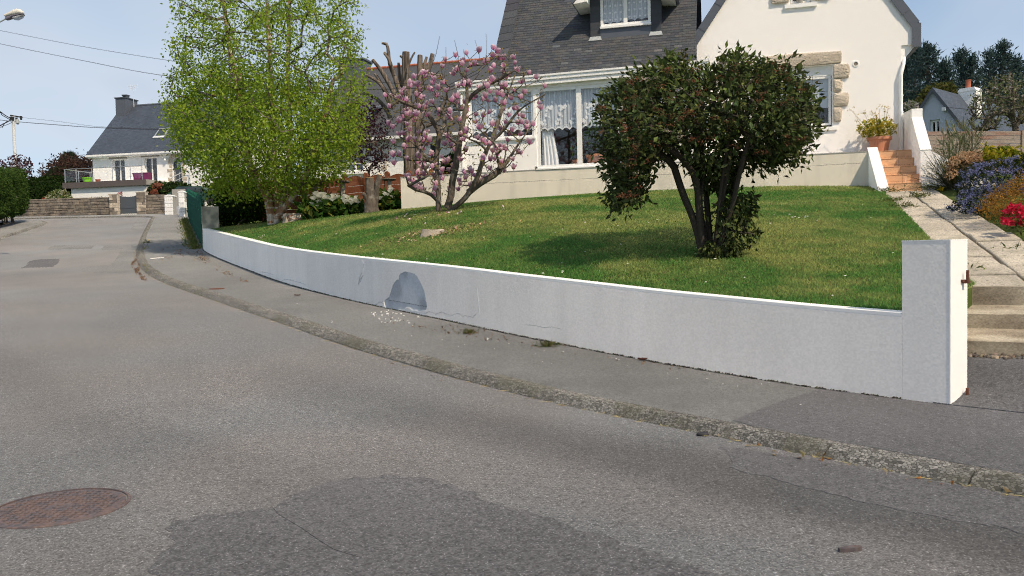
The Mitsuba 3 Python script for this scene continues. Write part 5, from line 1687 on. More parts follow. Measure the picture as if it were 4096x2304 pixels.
for k in range(nb):
    s0, s1 = fl * k / nb + .04, fl * (k + 1) / nb - .04
    mb = MB()
    for s in np.arange(s0, s1, .085):
        p = F0 + fd * s; z = gp(p[1]); hh = fh + .10 * math.sin((s - s0) / (s1 - s0) * math.pi)
        for dz in np.arange(0, 1): mb.add(*tube([[*p, z + .12], [*(p + fn_ * .05), z + hh * .55], [*p, z + hh]], .026, 5, False))
    for hz in (.2, .55, .95, 1.35, 1.68):
        P = np.array([[*(F0 + fd * s), gp((F0 + fd * s)[1]) + hz] for s in (s0, s1)]); mb.add(*tube(P, .014, 5))
    for s in np.arange(s0 + .1, s1, .5):
        for hz in (.55, 1.35, 1.7):
            p = F0 + fd * s + fn_ * .05; c = np.array([*p, gp(p[1]) + hz]); mb.add(c + (boxv(-.05, .05, -.03, .03, -.02, .02)), BOXF)
    mb.put('green_fence__panel', 'green_metal')
    p = F0 + fd * (fl * k / nb); mb = MB(); mb.add(*tube([[*p, gp(p[1]) - .1], [*p, gp(p[1]) + fh + .12]], .035, 8)); mb.put('green_fence__post', 'green_metal')
mb = MB()
for s in np.arange(.2, fl, .7):
    p = F0 + fd * s - fn_ * .14
    q = p + fd * .68; z0_, z1_ = gp(p[1]), gp(q[1])
    mb.add([[*p, z0_], [*q, z1_], [*q, z1_ + fh - .08], [*p, z0_ + fh - .08]], [[0, 1, 2, 3]])
mb.put('green_fence__screen', 'green_metal'); stuffpart('green_fence__screen')
tag('green_fence', 'dark green metal fence along the pavement beyond the concrete post', 'fence')
mb = MB()
wr = np.random.default_rng(12)
for k in range(1500):
    s = wr.uniform(-.5, fl); p = F0 + fd * s + fn_ * (.10 + abs(wr.normal(0, .18)))
    h_ = wr.uniform(.04, .2); l_ = wr.normal(0, .08, 2); z = gp(p[1])
    mb.add([[p[0] - .02, p[1], z], [p[0] + .02, p[1], z], [p[0] + l_[0], p[1] + l_[1], z + h_]], [[0, 1, 2]], vary([(.14, .18, .05), (.24, .22, .09), (.10, .14, .04)], 1, .2, wr))
mb.put('fence_weeds', 'leaf'); tag('fence_weeds', 'strip of weeds growing at the foot of the green fence', 'weeds', kind='stuff')

# white block gate posts further up, the letter box, low walls
def blockpost(key, x0, x1, ytop, ybot, Y, label):
    a, b = at(x0, ybot, Y), at(x1, ybot, Y); zt_ = at((x0 + x1) / 2, ytop, Y)[2]
    w = b[0] - a[0]; zb = gp(Y) - .02; n = 5; hh = (zt_ - .13 - zb) / n
    F = Frame((a[0], Y), 6)
    F.put(key + '__core', 'concrete_grey', (.01, w - .01, .01, w * .9, zb - .3, zt_ - .13))
    for k in range(n):
        js = (0, w) if k % 2 else (0, w * .52, w)
        for p, q in zip(js[:-1], js[1:]):
            v, f = chamfer_block(p + .006, q - .006, 0 - .012, .05, zb + hh * k + .012, zb + hh * (k + 1) - .012, .012); add(key + '__block', (F(v), f), 'white_gloss')
        v, f = chamfer_block(.006, w * .9 - .006, -.012, .05, zb + hh * k + .012, zb + hh * (k + 1) - .012, .012)
        v = np.stack([v[:, 1] * 1.0, v[:, 0], v[:, 2]], -1); add(key + '__side_block', (F(v), f[:, ::-1]), 'white_gloss')
    mb = MB(); F.prism(mb, [(-.03, zt_ - .13), (w + .03, zt_ - .13), (w + .02, zt_ - .07), (w / 2, zt_), (-.02, zt_ - .07)], -.03, w * .9 + .03); mb.put(key + '__cap', 'white_gloss')
    tag(key, label, 'gate post', 'white block gate posts')


blockpost('white_gate_post', 660, 694, 778, 859, 57.8, 'white block gate post standing free at the end of the stone wall')
blockpost('white_gate_post_001', 716, 740, 762, 845, 54.5, 'white block gate post beside the letter box against the green fence')
F = Frame(at(724, 815, 54.2), 6); z = at(724, 832, 54.2)[2]; z2 = at(724, 808, 54.2)[2]
mb = MB(); v, f = chamfer_block(0, .32, -.16, .2, z, z2, .02); mb.add(F(v), f); mb.put('letter_box__body', 'pvc')
F.put('letter_box__flap', 'steel', (.05, .27, -.168, -.158, z2 - .10, z2 - .06))
tag('letter_box', 'white letter box on the white gate post by the green fence', 'letter box')
F = Frame(at(694, 850, 58.4), 6)
F.put('low_blue_wall__wall', 'pale_blue_render', (0, 1.1, 0, .2, 4.0, at(700, 826, 58.4)[2])); tag('low_blue_wall', 'low pale blue rendered wall between the two white gate posts', 'wall')
F = Frame(at(690, 820, 60.0), 6)
F.put('concrete_wall__slab', 'concrete_grey', (0, .95, 0, .12, 4.6, at(700, 757, 60.0)[2])); tag('concrete_wall', 'upright grey concrete wall behind the white gate posts', 'panel')
# parked car glimpsed behind the green fence
CY = 61.5; c = at(795, 752, CY)
F = Frame(c, 10); z0 = 4.9
mb = MB()
pr = [(-2.0, z0 + .35), (2.1, z0 + .35), (2.15, z0 + .8), (1.3, z0 + .95), (.6, z0 + 1.42), (-1.2, z0 + 1.45), (-1.9, z0 + 1.0), (-2.05, z0 + .9)]
dzc = c[2] - (z0 + 1.35); pr = [(t, z + dzc) for t, z in pr]
F.prism(mb, pr, -.8, .8); mb.put('parked_car__body', 'car_green')
mb = MB(); F.prism(mb, [(-1.65, z0 + 1.02 + dzc), (1.05, z0 + .99 + dzc), (.52, z0 + 1.36 + dzc), (-1.15, z0 + 1.38 + dzc)], -.806, .806); mb.put('parked_car__window', 'car_glass')
for t in (-1.3, 1.35):
    mb = MB(); a = np.arange(18) * 2 * np.pi / 18
    v = np.concatenate([F(np.stack([t + .31 * np.cos(a), np.full(18, d), z0 + dzc + .31 + .31 * np.sin(a)], -1)) for d in (-.82, -.6)]); j = np.arange(18)
    mb.add(v, np.vstack([np.stack([j, (j + 1) % 18, 18 + (j + 1) % 18], -1), np.stack([j, 18 + (j + 1) % 18, 18 + j], -1), [[0, k + 1, k] for k in range(1, 17)]])); mb.put('parked_car__wheel', 'cable_black')
tag('parked_car', 'dark green car parked behind the green fence, only its roof showing', 'car')

# ---------------------------------------------------------------- far house on the left
fh_ = 'far_house'
FL, FR = -4.9, 8.2
ez = 9.98
holes = [(-2.86, -1.98, 7.72, 9.62), (.02, .92, 7.72, 9.66)]
cs = m3.CrossSection([ccw([(FL, 4.0), (FR, 4.0), (FR, ez), (FL, ez)])])
for a, b, z0, z1 in holes: cs = cs - m3.CrossSection([ccw([(a - .22, z0), (b + .02, z0), (b + .02, z1), (a - .22, z1)])])
ar = [(2.32 + .40 + .40 * math.cos(t), 9.0 + .52 * math.sin(t)) for t in np.linspace(0, math.pi, 14)]
cs = cs - m3.CrossSection([ccw([(2.32, 7.3)] + [(3.12, 7.3)] + ar)])
v, f = mv(cs.extrude(.3)); add(fh_ + '__wall', (FH(np.stack([v[:, 0], .3 - v[:, 2], v[:, 1]], -1)), f), 'white_render')
mb = MB(); FH.prism_d(mb, [(.3, 4), (8.4, 4), (8.4, ez), (4.35, 14.2), (.3, ez)], FL, FL + .25); FH.prism_d(mb, [(.3, 4), (8.4, 4), (8.4, ez), (4.35, 14.2), (.3, ez)], FR - .25, FR); FH.box(mb, FL + .25, FR - .25, 8.1, 8.4, 4, ez); mb.put(fh_ + '__side_wall', 'white_render')
mb = MB()
FH.prism_d(mb, [(-.42, ez - .02), (-.42, ez + .06), (4.35, 14.72), (4.35, 14.55)], FL - .30, FR + .3)
FH.prism_d(mb, [(9.12, ez - .02), (9.12, ez + .06), (4.35, 14.72), (4.35, 14.55)], FL - .30, FR + .3)
mb.put(fh_ + '__roof', 'far_slate')
mb = MB()
for k in range(22):
    t0 = FL - .3 + k * .62
    mb.add(*tube(FH(np.array([(t0, 4.35, 14.70), (t0 + .60, 4.35, 14.70)])), .11, 8))
mb.put(fh_ + '__roof__ridge_tile', 'slate_piece'); stuffpart(fh_ + '__roof__ridge_tile')
FH.put(fh_ + '__gutter', 'pvc', (FL - .28, FR + .2, -.50, -.40, ez - .10, ez + .04), (FL - .26, FR + .2, -.41, -.003, ez - .17, ez - .10))
mb = MB(); FH.prism(mb, [(-5.05, 12.4), (-4.1, 12.4), (-4.1, 15.2), (-5.05, 15.2)], 3.3, 4.9); mb.put(fh_ + '__chimney', 'slate_piece')
FH.put(fh_ + '__chimney__crown', 'dark_metal', (-5.12, -4.03, 3.22, 4.98, 15.2, 15.28))
FH.put(fh_ + '__chimney__cowl', 'dark_metal', (-4.80, -4.34, 3.8, 4.3, 15.52, 15.60), (-4.76, -4.68, 3.85, 4.25, 15.28, 15.52), (-4.46, -4.38, 3.85, 4.25, 15.28, 15.52))
mb = MB(); b_ = FH(np.array([-3.95, 4.2, 14.3])); t_ = at(524, 345, b_[1])
mb.add(*tube([b_, [b_[0], b_[1], t_[2]]], .025, 6))
for dz, L in ((0, .45), (-.16, .25)):
    c = np.array([b_[0], b_[1], t_[2] + dz]); mb.add(*tube([c - [L, 0, .02], c + [L * .8, 0, .05]], .014, 5))
    for q in np.linspace(-L, L * .8, 4): mb.add(*tube([c + [q, 0, -.2], c + [q, 0, .2]], .010, 4))
mb.put(fh_ + '__aerial', 'galvanised')
# roof window
sl = (14.72 - ez - .06) / 4.77
def fr_pt(t, d, off): return FH(np.array([t, d, ez + .06 + (d + .42) * sl + off]))
fa, fb = FH.pix(615, 553, 1.2), FH.pix(672, 512, 2.4)
def roof_hit(x, y):
    d = 1.5
    for _ in range(30):
        t, _, z = FH.pix(x, y, d); d = (z - ez - .06) / sl - .42
    return t, d
(t0, d0), (t1, d1) = roof_hit(613, 554), roof_hit(672, 514); t1 = t0 + .95; d1 = d0 + .85
v = np.array([fr_pt(t, d, o) for o in (.0, .10) for d in (d0, d1) for t in (t0, t1)]); mb = MB(); mb.add(v, BOXF); mb.put(fh_ + '__roof_window', 'zinc')
v = np.array([fr_pt(t, d, .105) for t, d in ((t0 + .1, d0 + .12), (t1 - .1, d0 + .12), (t1 - .1, d1 - .08), (t0 + .1, d1 - .08))]); mb = MB(); mb.add(v, [[0, 1, 2, 3]]); mb.put(fh_ + '__roof_window__pane', 'car_glass')
v = np.array([fr_pt(t, d, o) for o in (.10, .125) for d in (d0 - .06, d0 + .05) for t in (t0 - .03, t1 + .03)]); mb = MB(); mb.add(v, BOXF); mb.put(fh_ + '__roof_window__sill', 'galvanised')
for k, (a, b, z0, z1) in enumerate(holes):
    kk = window(fh_, FH, a - .2, b, z0, z1, .18, ((a + b) / 2 - .08,), .06, 'white_gloss', key='french_window', glass='glass')
    FH.put(f'{kk}__room', 'room_dark', (a - .3, b + .1, .6, .65, z0, z1))
    v, f = rough_block((a - .52, -.04, z1 + .02), (b + .30, .15, z1 + .34), 50 + k, .008, 1); add(fh_ + '__stone_lintel', (FH(v), f), 'concrete_grey')
mb = MB(); FH.box(mb, 2.30, 3.14, .2, .26, 7.3, 9.55); mb.put(fh_ + '__door', 'dark_metal')
a = np.arange(20) * 2 * np.pi / 20
v = np.concatenate([FH(np.stack([2.80 + r_ * np.cos(a), np.full(20, .192), 8.98 + r_ * 1.15 * np.sin(a)], -1)) for r_ in (.17, .21)]); j = np.arange(20)
mb = MB(); mb.add(v, np.stack([j, (j + 1) % 20, 20 + (j + 1) % 20, 20 + j], -1)); mb.put(fh_ + '__door__porthole_ring', 'steel')
mb = MB(); mb.add(FH(np.vstack([[[2.80, .195, 8.98]], np.stack([2.80 + .17 * np.cos(a), np.full(20, .195), 8.98 + .195 * np.sin(a)], -1)])), [[0, 1 + k, 1 + (k + 1) % 20] for k in range(20)]); mb.put(fh_ + '__door__porthole', 'pale_blue_render')
for sgn in (-1, 1):
    for k, w in enumerate((.34, .46, .30, .50, .30)):
        z0 = 7.32 + k * .345; i_ = 2.72 + sgn * .405; o_ = i_ + sgn * w
        v, f = rough_block((min(i_, o_), -.03, z0 + .008), (max(i_, o_), .2, z0 + .337), 70 + k + 9 * sgn, .010, 1); add(fh_ + '__quoin_stone', (FH(v), f), 'granite')
for k in range(5):
    a0, a1 = math.pi * k / 5 + .015, math.pi * (k + 1) / 5 - .015
    pl = [(2.72 + r_ * math.cos(t), 9.04 + r_ * 1.25 * math.sin(t)) for r_, tt in ((.41, np.linspace(a0, a1, 5)), (.78, np.linspace(a1, a0, 5))) for t in tt]
    mb = MB(); FH.prism(mb, pl, -.03, .2); mb.put(fh_ + '__arch_stone', 'granite')
mb = MB(); mb.add(FH(boxv(1.70, 1.86, -.25, 0, 9.50, 9.60)), BOXF); mb.add(*tube(FH(np.array([(1.83, -.2, 9.5), (1.83, -.2, 9.34)])), [.06, .10], 10)); mb.put(fh_ + '__wall_lamp', 'white_gloss')
tag(fh_, 'white house with slate roof and arched stone doorway at the end of the road', 'house')
# its terrace
tz = 7.62
FH.put('far_terrace__wall', 'white_render', (-4.55, 1.9, -3.0, -2.8, 4.0, tz - .46), (-4.55, -4.35, -2.8, 0, 4.0, tz - .46), (1.7, 1.9, -2.8, 0, 4.0, tz - .46))
FH.put('far_terrace__fascia', 'deck_brown', (-5.1, 2.1, -3.25, -3.05, tz - .46, tz - .02))
FH.put('far_terrace__deck', 'concrete_grey', (-5.05, 2.05, -3.04, -.005, tz - .40, tz))
FH.put('far_terrace__ledge', 'white_render', (-3.4, 1.85, -.30, -.006, tz + .001, tz + .16))
rails = []
for k, t in enumerate((-4.95, -3.95, -2.55, -.75, .8, 1.8)):
    mb = MB(); mb.add(*tube(FH(np.array([(t, -3.10, tz), (t, -3.10, tz + 1.0)])), .026, 6))
    for z in (.25, .72): mb.add(FH(boxv(t - .07, t + .07, -3.13, -3.09, tz + z, tz + z + .035)), BOXF)
    mb.put('glass_balustrade__post', 'steel')
for d in (-1.6, -.3):
    mb = MB(); mb.add(*tube(FH(np.array([(-4.95, d, tz), (-4.95, d, tz + 1.0)])), .026, 6)); mb.put('glass_balustrade__post', 'steel')
mb = MB(); mb.add(*tube(FH(np.array([(-5.0, -3.10, tz + 1.02), (1.85, -3.10, tz + 1.02)])), .03, 6)); mb.put('glass_balustrade__rail', 'steel')
mb = MB(); mb.add(*tube(FH(np.array([(-4.95, -3.10, tz + 1.02), (-4.95, -.1, tz + 1.02)])), .03, 6)); mb.put('glass_balustrade__rail', 'steel')
for a, b in zip((-4.95, -3.95, -2.55, -.75, .8), (-3.95, -2.55, -.75, .8, 1.8)):
    mb = MB(); mb.add(FH(np.array([[a + .06, -3.10, tz + .08], [b - .06, -3.10, tz + .08], [b - .06, -3.10, tz + .88], [a + .06, -3.10, tz + .88]])), [[0, 1, 2, 3]]); mb.put('glass_balustrade__pane', 'glass')
tag('glass_balustrade', 'steel and glass balustrade round the far terrace', 'balustrade')
tag('far_terrace', 'raised terrace with brown fascia in front of the far house', 'terrace')
c = FH(np.array([-4.05, -1.7, tz])); flowerpot('green_bowl', c, .26, .40, .46, 'green_plastic', .06); tag('green_bowl', 'round bright green planter on the far terrace', 'planter')
c = FH(np.array([-3.15, -1.7, tz])); flowerpot('small_clay_pot', c, .14, .20, .3, 'red_clay'); tag('small_clay_pot', 'small terracotta pot beside the green planter on the far terrace', 'planter')
for key, t0, t1, lab in (('magenta_trough', .55, 1.25, 'magenta plant trough by the right french window, the left one'), ('magenta_trough_001', 1.27, 1.85, 'magenta plant trough by the right french window, the right one')):
    mb = MB(); v = boxv(t0, t1, -2.5, -1.95, tz + .002, tz + .52); v[:4, 0] = np.where(v[:4, 0] < (t0 + t1) / 2, t0 + .09, t1 - .09); mb.add(FH(v), BOXF)
    mb.put(key + '__body', 'magenta_plastic'); FH.put(key + '__rim', 'magenta_plastic', (t0 - .03, t1 + .0, -2.53, -1.92, tz + .522, tz + .57)); tag(key, lab, 'planter', 'magenta troughs on the far terrace')
mb = MB()
for k in range(4): mb.add(*tube(FH(np.array([(3.05 + .13 * k, -1.2 + .3 * k, 7.4), (3.05 + .13 * k, -1.2 + .3 * k, 8.35)])), .018, 5))
mb.add(*tube(FH(np.array([(2.98, -1.4, 7.75), (3.45, -.2, 8.40), (3.9, -.2, 8.40)])), .03, 6)); mb.add(*tube(FH(np.array([(2.98, -1.4, 7.35), (3.45, -.2, 8.0)])), .02, 6)); mb.add(*tube(FH(np.array([(3.9, -.2, 7.3), (3.9, -.2, 8.4)])), .025, 6))
mb.put('far_handrail__rail', 'steel', smooth=40); tag('far_handrail', 'metal handrail by the arched door of the far house', 'handrail')

# stone boundary wall, gate pillars, gate
SW = Frame((-37.2, 61.2), 4.5)
def stone_wall(key, t0, t1, zb, h, label, seed):
    r_ = np.random.default_rng(seed)
    mb = MB(); v = boxv(t0, t1, .06, .40, zb - .5, zb + h); SWv = SW(v); SWv[4:, 2] = zb + h; mb.add(SWv, BOXF); mb.put(key + '__core', 'mortar')
    z = 0.0; n = 0
    stones = []
    while z < h - .05:
        hh = min(r_.uniform(.13, .23), h - z)
        t = t0
        while t < t1 - .03:
            w = min(r_.uniform(.2, .62), t1 - t)
            stones.append((t, t + w, z, z + hh)); t += w
        z += hh
    for a, b, c, d in stones:
        if b - a < .05: continue
        v, f = chamfer_block(a + .010, b - .010, -r_.uniform(0, .045), .08, zb + c + .010, zb + d - .010, .025)
        v = v + r_.normal(0, .006, v.shape); add(key + '__stone', (SW(v), f), 'rubble')
    tag(key, label, 'stone wall')


gb = lambda t: gp(SW(np.array([t, 0, 0]))[1])
xs = lambda x, y=860: SW.pix(x, y, 0)[0]
stone_wall('stone_wall', xs(60), xs(452), gb(5) - .02, 1.28, 'long low stone boundary wall in front of the far house', 1)
stone_wall('stone_wall_001', xs(572), xs(660), gb(10) - .05, 1.42, 'short stone wall between the stone gate pillar and the white gate post', 2)
def stone_pillar(key, t0, t1, zt_, d, label, seed):
    r_ = np.random.default_rng(seed); z = gb(t0) - .05
    SW.put(key + '__core', 'mortar', (t0 + .03, t1 - .03, d + .03, d + .45, z - .3, zt_))
    while z < zt_ - .02:
        hh = min(r_.uniform(.16, .28), zt_ - z)
        cut_ = t0 + (t1 - t0) * r_.choice([.38, .45, .6])
        for a, b in ((t0, cut_), (cut_, t1)):
            v, f = chamfer_block(a + .008, b - .008, d - r_.uniform(.0, .03), d + .1, z + .008, z + hh - .008, .02); add(key + '__stone', (SW(v + r_.normal(0, .004, v.shape)), f), 'granite' if r_.random() < .6 else 'rubble')
        v, f = chamfer_block(d + .01, d + .42, 0, .1, z + .008, z + hh - .008, .02); v = np.stack([t1 - .02 - v[:, 1] * .2 + .03, v[:, 0], v[:, 2]], -1); add(key + '__stone', (SW(v), f), 'granite')
        z += hh
    SW.put(key + '__cap', 'granite', (t0 - .03, t1 + .03, d - .04, d + .48, zt_, zt_ + .06))
    tag(key, label, 'gate pillar', 'stone gate pillars')


zp = SW.pix(460, 780, 0)[2]; zp2 = SW.pix(565, 770, 0)[2]
stone_pillar('stone_gate_pillar', xs(446), xs(478), zp, -.25, 'stone gate pillar left of the dark grey gate', 5)
stone_pillar('stone_gate_pillar_001', xs(549), xs(585), zp2, -.05, 'stone gate pillar right of the dark grey gate', 6)
zg0, zg1 = gb(8) + .0, SW.pix(510, 786, 0)[2]
mb = MB()
t0, t1 = xs(479), xs(548)
n = 9
tt = np.linspace(t0, t1, n + 1)
for k in range(n):
    a, b = tt[k] + .004, tt[k + 1] - .004
    sag = lambda t: zg1 + .10 * (2 * (t - t0) / (t1 - t0) - 1) ** 2 - .02
    mb = MB(); v = boxv(a, b, .10, .13, zg0 + .06, 0); v[4:, 2] = np.where(v[4:, 0] < (a + b) / 2, sag(a), sag(b)); mb.add(SW(v), BOXF); mb.put('metal_gate__board', 'grey_gate')
SW.put('metal_gate__rail', 'grey_gate', (t0, t1, .07, .098, zg0 + .45, zg0 + .53)); SW.put('metal_gate__rail', 'grey_gate', (t0, t1, .07, .098, zg0 + .04, zg0 + .12))
tag('metal_gate', 'dark grey sheet metal gate between the stone pillars', 'gate')

# planting and hedges round the far house
G_DARK = [(.025, .050, .012), (.035, .065, .015), (.02, .04, .01)]
HP = np.array([(-30.2, 52.2), (-27.8, 46.0), (-24.6, 37.0), (-21.2, 28.5)])
hd = unit(HP[0] - HP[-1]); hn = np.array([hd[1], -hd[0]])
if hn[0] < 0: hn = -hn
hr = np.random.default_rng(31)
def hedge_xy(u_, w_):
    L = np.r_[0, np.cumsum(np.linalg.norm(np.diff(HP, axis=0), axis=1))]
    p = np.stack([np.interp(u_ * L[-1], L, HP[:, 0]), np.interp(u_ * L[-1], L, HP[:, 1])], -1)
    return p - hn * w_[:, None]
m_ = 30000
u_ = hr.random(m_) ** 1.6; kind = hr.random(m_); hgt = 3.15
z_ = np.where(kind < .68, hr.uniform(.18, 1, m_), 1.0); w_ = np.where(kind < .68, 0.0, hr.uniform(0, 2.2, m_))
e_ = kind > .86; u_ = np.where(e_, 0, u_); z_ = np.where(e_, hr.uniform(.15, 1, m_), z_)
w_ = w_ + np.where(z_ < .32, (.32 - z_) * 2.6, 0) + .22 * np.clip(z_ - .9, 0, 1) / .1 * (kind < .68)
p = hedge_xy(u_, w_); bump = meshkit.fbm(np.c_[p * 1.3, z_ * 4]) - .5
P = np.c_[p + hn * (bump * .5)[:, None] + np.outer(e_ * hr.normal(.1, .08, m_), hd), gp(p[:, 1]) + z_ * hgt + hr.normal(0, .05, m_) + bump * .25]
P += hr.normal(0, .06, P.shape)
foliage('clipped_hedge', P, [(.065, .115, .028), (.085, .14, .034), (.045, .085, .02)], .13, rg=hr)
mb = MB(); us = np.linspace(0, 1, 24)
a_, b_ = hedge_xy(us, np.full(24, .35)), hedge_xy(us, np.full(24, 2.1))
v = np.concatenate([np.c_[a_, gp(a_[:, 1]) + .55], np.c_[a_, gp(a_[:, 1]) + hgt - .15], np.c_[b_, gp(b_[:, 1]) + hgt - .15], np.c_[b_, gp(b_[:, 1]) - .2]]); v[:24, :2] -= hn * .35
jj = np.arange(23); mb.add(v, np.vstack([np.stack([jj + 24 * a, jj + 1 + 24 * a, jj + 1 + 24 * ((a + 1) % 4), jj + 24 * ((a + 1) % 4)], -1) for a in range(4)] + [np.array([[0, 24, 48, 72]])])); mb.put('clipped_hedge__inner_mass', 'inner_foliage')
mb = MB()
for k in range(34):
    q = hedge_xy(np.array([hr.random() ** 1.5]), np.array([.5 + .5 * hr.random()]))[0]; mb.add(*tube([[*q, gp(q[1]) - .1], [*(q + hr.normal(0, .2, 2)), gp(q[1]) + 1.1]], .035, 5))
mb.put('clipped_hedge__stems', 'grey_bark'); stuffpart('clipped_hedge__stems')
tag('clipped_hedge', 'tall clipped green hedge at the left edge of the picture', 'hedge')
shrub('purple_plum', [(-60, 700), (0, 640), (15, 650), (35, 630), (60, 617), (90, 618), (112, 635), (132, 660), (128, 690), (122, 712), (40, 715)], 60.0, 2.5, 520, [(.085, .045, .06), (.07, .035, .05), (.12, .07, .08)], .26, 'sparse purple leaved tree behind the clipped hedge', 'tree', ref=60)
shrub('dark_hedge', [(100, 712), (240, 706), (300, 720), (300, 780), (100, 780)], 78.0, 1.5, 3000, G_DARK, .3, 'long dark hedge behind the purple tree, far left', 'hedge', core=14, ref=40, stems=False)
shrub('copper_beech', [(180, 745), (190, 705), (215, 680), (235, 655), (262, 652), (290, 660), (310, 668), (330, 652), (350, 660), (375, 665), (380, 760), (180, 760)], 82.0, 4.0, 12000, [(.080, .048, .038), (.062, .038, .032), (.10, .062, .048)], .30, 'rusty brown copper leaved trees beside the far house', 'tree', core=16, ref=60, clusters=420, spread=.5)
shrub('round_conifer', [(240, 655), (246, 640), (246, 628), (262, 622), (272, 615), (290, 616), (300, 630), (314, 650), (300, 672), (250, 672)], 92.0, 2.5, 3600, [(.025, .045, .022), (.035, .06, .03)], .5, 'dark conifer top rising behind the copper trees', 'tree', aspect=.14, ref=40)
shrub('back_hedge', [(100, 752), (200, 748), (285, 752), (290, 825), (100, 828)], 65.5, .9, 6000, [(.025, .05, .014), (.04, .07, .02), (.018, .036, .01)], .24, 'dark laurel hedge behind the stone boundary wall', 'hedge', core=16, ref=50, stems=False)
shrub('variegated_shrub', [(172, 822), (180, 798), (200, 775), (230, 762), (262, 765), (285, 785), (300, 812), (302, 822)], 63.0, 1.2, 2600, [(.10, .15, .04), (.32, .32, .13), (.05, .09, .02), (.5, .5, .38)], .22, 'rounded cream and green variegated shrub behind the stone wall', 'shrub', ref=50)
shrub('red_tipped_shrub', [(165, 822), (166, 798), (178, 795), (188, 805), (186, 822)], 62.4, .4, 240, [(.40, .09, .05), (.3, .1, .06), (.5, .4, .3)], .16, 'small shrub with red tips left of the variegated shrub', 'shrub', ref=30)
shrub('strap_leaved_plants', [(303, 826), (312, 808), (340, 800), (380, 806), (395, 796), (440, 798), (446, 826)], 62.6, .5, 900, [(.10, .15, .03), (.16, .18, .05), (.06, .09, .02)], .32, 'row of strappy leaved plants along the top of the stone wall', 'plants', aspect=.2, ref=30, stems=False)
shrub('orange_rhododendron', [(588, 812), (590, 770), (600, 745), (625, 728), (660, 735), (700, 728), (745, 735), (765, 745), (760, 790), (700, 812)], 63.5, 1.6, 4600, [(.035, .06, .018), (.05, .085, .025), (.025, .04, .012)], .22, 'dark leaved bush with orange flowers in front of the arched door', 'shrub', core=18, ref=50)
P = np.vstack([crown_points([(612, 745), (630, 728), (650, 740), (640, 752)], 62.4, .5, 170, ref=20), crown_points([(600, 765), (622, 756), (632, 775), (608, 780)], 62.2, .4, 170, ref=20), crown_points([(608, 800), (650, 790), (660, 806), (615, 812)], 62.2, .4, 170, ref=20)])
foliage('orange_rhododendron', P, [(.40, .14, .08), (.34, .15, .10)], .15, aspect=.7, part='flowers')
shrub('pink_flower_tuft', [(468, 785), (472, 770), (488, 772), (486, 786)], 61.2, .2, 60, [(.5, .15, .16), (.3, .05, .06)], .14, 'tuft of pink flowers on the stone gate pillar', 'flowers', ref=15, stems=False)

# utility pole, street lamp, cables
pb = at(64, 690, 64.0); ptop = at(61, 465, 64.0)
mb = MB(); mb.add(*tube([[pb[0], 64, 4.8], [pb[0] - .02, 64, ptop[2]]], [.15, .10], 14)); mb.put('utility_pole__shaft', 'galvanised', smooth=40)
mb = MB(); a_, b_ = at(41, 461, 64.0), at(90, 470, 64.2); mb.add(*tube([a_, b_], .05, 8)); mb.put('utility_pole__crossarm', 'cable_black')
mb = MB()
for x, y in ((44, 474), (52, 474), (66, 478), (71, 490), (84, 472)): c = at(x, y, 63.9); mb.add(*tube([c + [0, 0, .14], c - [0, 0, .14]], [.09, .07], 8))
mb.put('utility_pole__insulators', 'cable_black'); stuffpart('utility_pole__insulators')
mb = MB(); mb.add(*tube([at(68, 478, 63.8), at(70, 494, 63.8)], .13, 10)); mb.put('utility_pole__junction_box', 'zinc')
tag('utility_pole', 'pale utility pole carrying cables behind the clipped hedge', 'utility pole')
def cable(key, pts, r_, label, grp='overhead cables'):
    p = np.array(pts, float); L = np.r_[0, np.cumsum(np.linalg.norm(np.diff(p, axis=0), axis=1))]
    q = PchipInterpolator(L, p)(np.linspace(0, L[-1], 40)); add(key + '__wire', tube(q, r_, 5), 'cable_black'); tag(key, label, 'cable', grp)


hook = H(np.array([-2.0, 1.6, 8.0]))
cable('overhead_cable', [at(-400, 45, 46), at(0, 122, 43), at(325, 185, 40), at(650, 238, 37), at(1000, 285, 33), at(1450, 325, 28), at(1790, 338, 26), hook], .009, 'upper of the two thin cables crossing the sky to the birch')
cable('overhead_cable_001', [at(-400, 85, 46), at(0, 175, 43), at(310, 238, 40), at(620, 297, 37), at(1000, 338, 33), at(1450, 358, 28), at(1790, 350, 26), hook - [0, 0, .12]], .011, 'lower of the two thin cables crossing the sky to the birch')
cable('overhead_cable_002', [at(-300, 455, 66), at(0, 480, 64.5), at(60, 486, 64), at(210, 498, 62), at(420, 512, 60), at(800, 520, 58), at(1000, 510, 55)], .022, 'cable running right from the utility pole past the far house')
cable('overhead_cable_003', [at(90, 470, 64), at(250, 488, 62), at(420, 508, 60), at(800, 512, 58)], .010, 'thin cable running right from the crossarm of the utility pole')
for k, (q, r_, lab) in enumerate([([(0, 446), (22, 462), (44, 474)], .035, 'upper thick cable sweeping left from the utility pole'), ([(0, 450), (12, 463), (42, 480)], .03, 'second thick cable sweeping left from the utility pole'), ([(0, 503), (20, 492), (52, 474)], .04, 'thick cable dropping left from the utility pole'), ([(8, 512), (22, 490), (30, 484)], .03, 'short cable hanging at the utility pole'), ([(0, 510), (30, 498), (52, 486)], .02, 'lowest thin cable left of the utility pole')]):
    q = [at(q[0][0] - 150, q[0][1] - 90 if q[0][1] < 480 else q[0][1] + 70, 60)] + [at(x, y, 62 + i) for i, (x, y) in enumerate(q)] if k != 3 else [at(x, y, 63.5) for x, y in q]
    cable(f'overhead_cable_{k + 4:03d}', q, r_, lab)
LY = 25.0
def lpx(x, y, d=0): return at(x / 7.247, y / 7.247, LY) + np.array([0, d, 0])
ax, az = lpx(700, 430) - lpx(150, 500), None
lo = lpx(160, 500); lu = unit(lpx(680, 380) - lpx(140, 500)); lv = unit(np.cross(np.array([0, -1.0, 0]), lu)) * -1
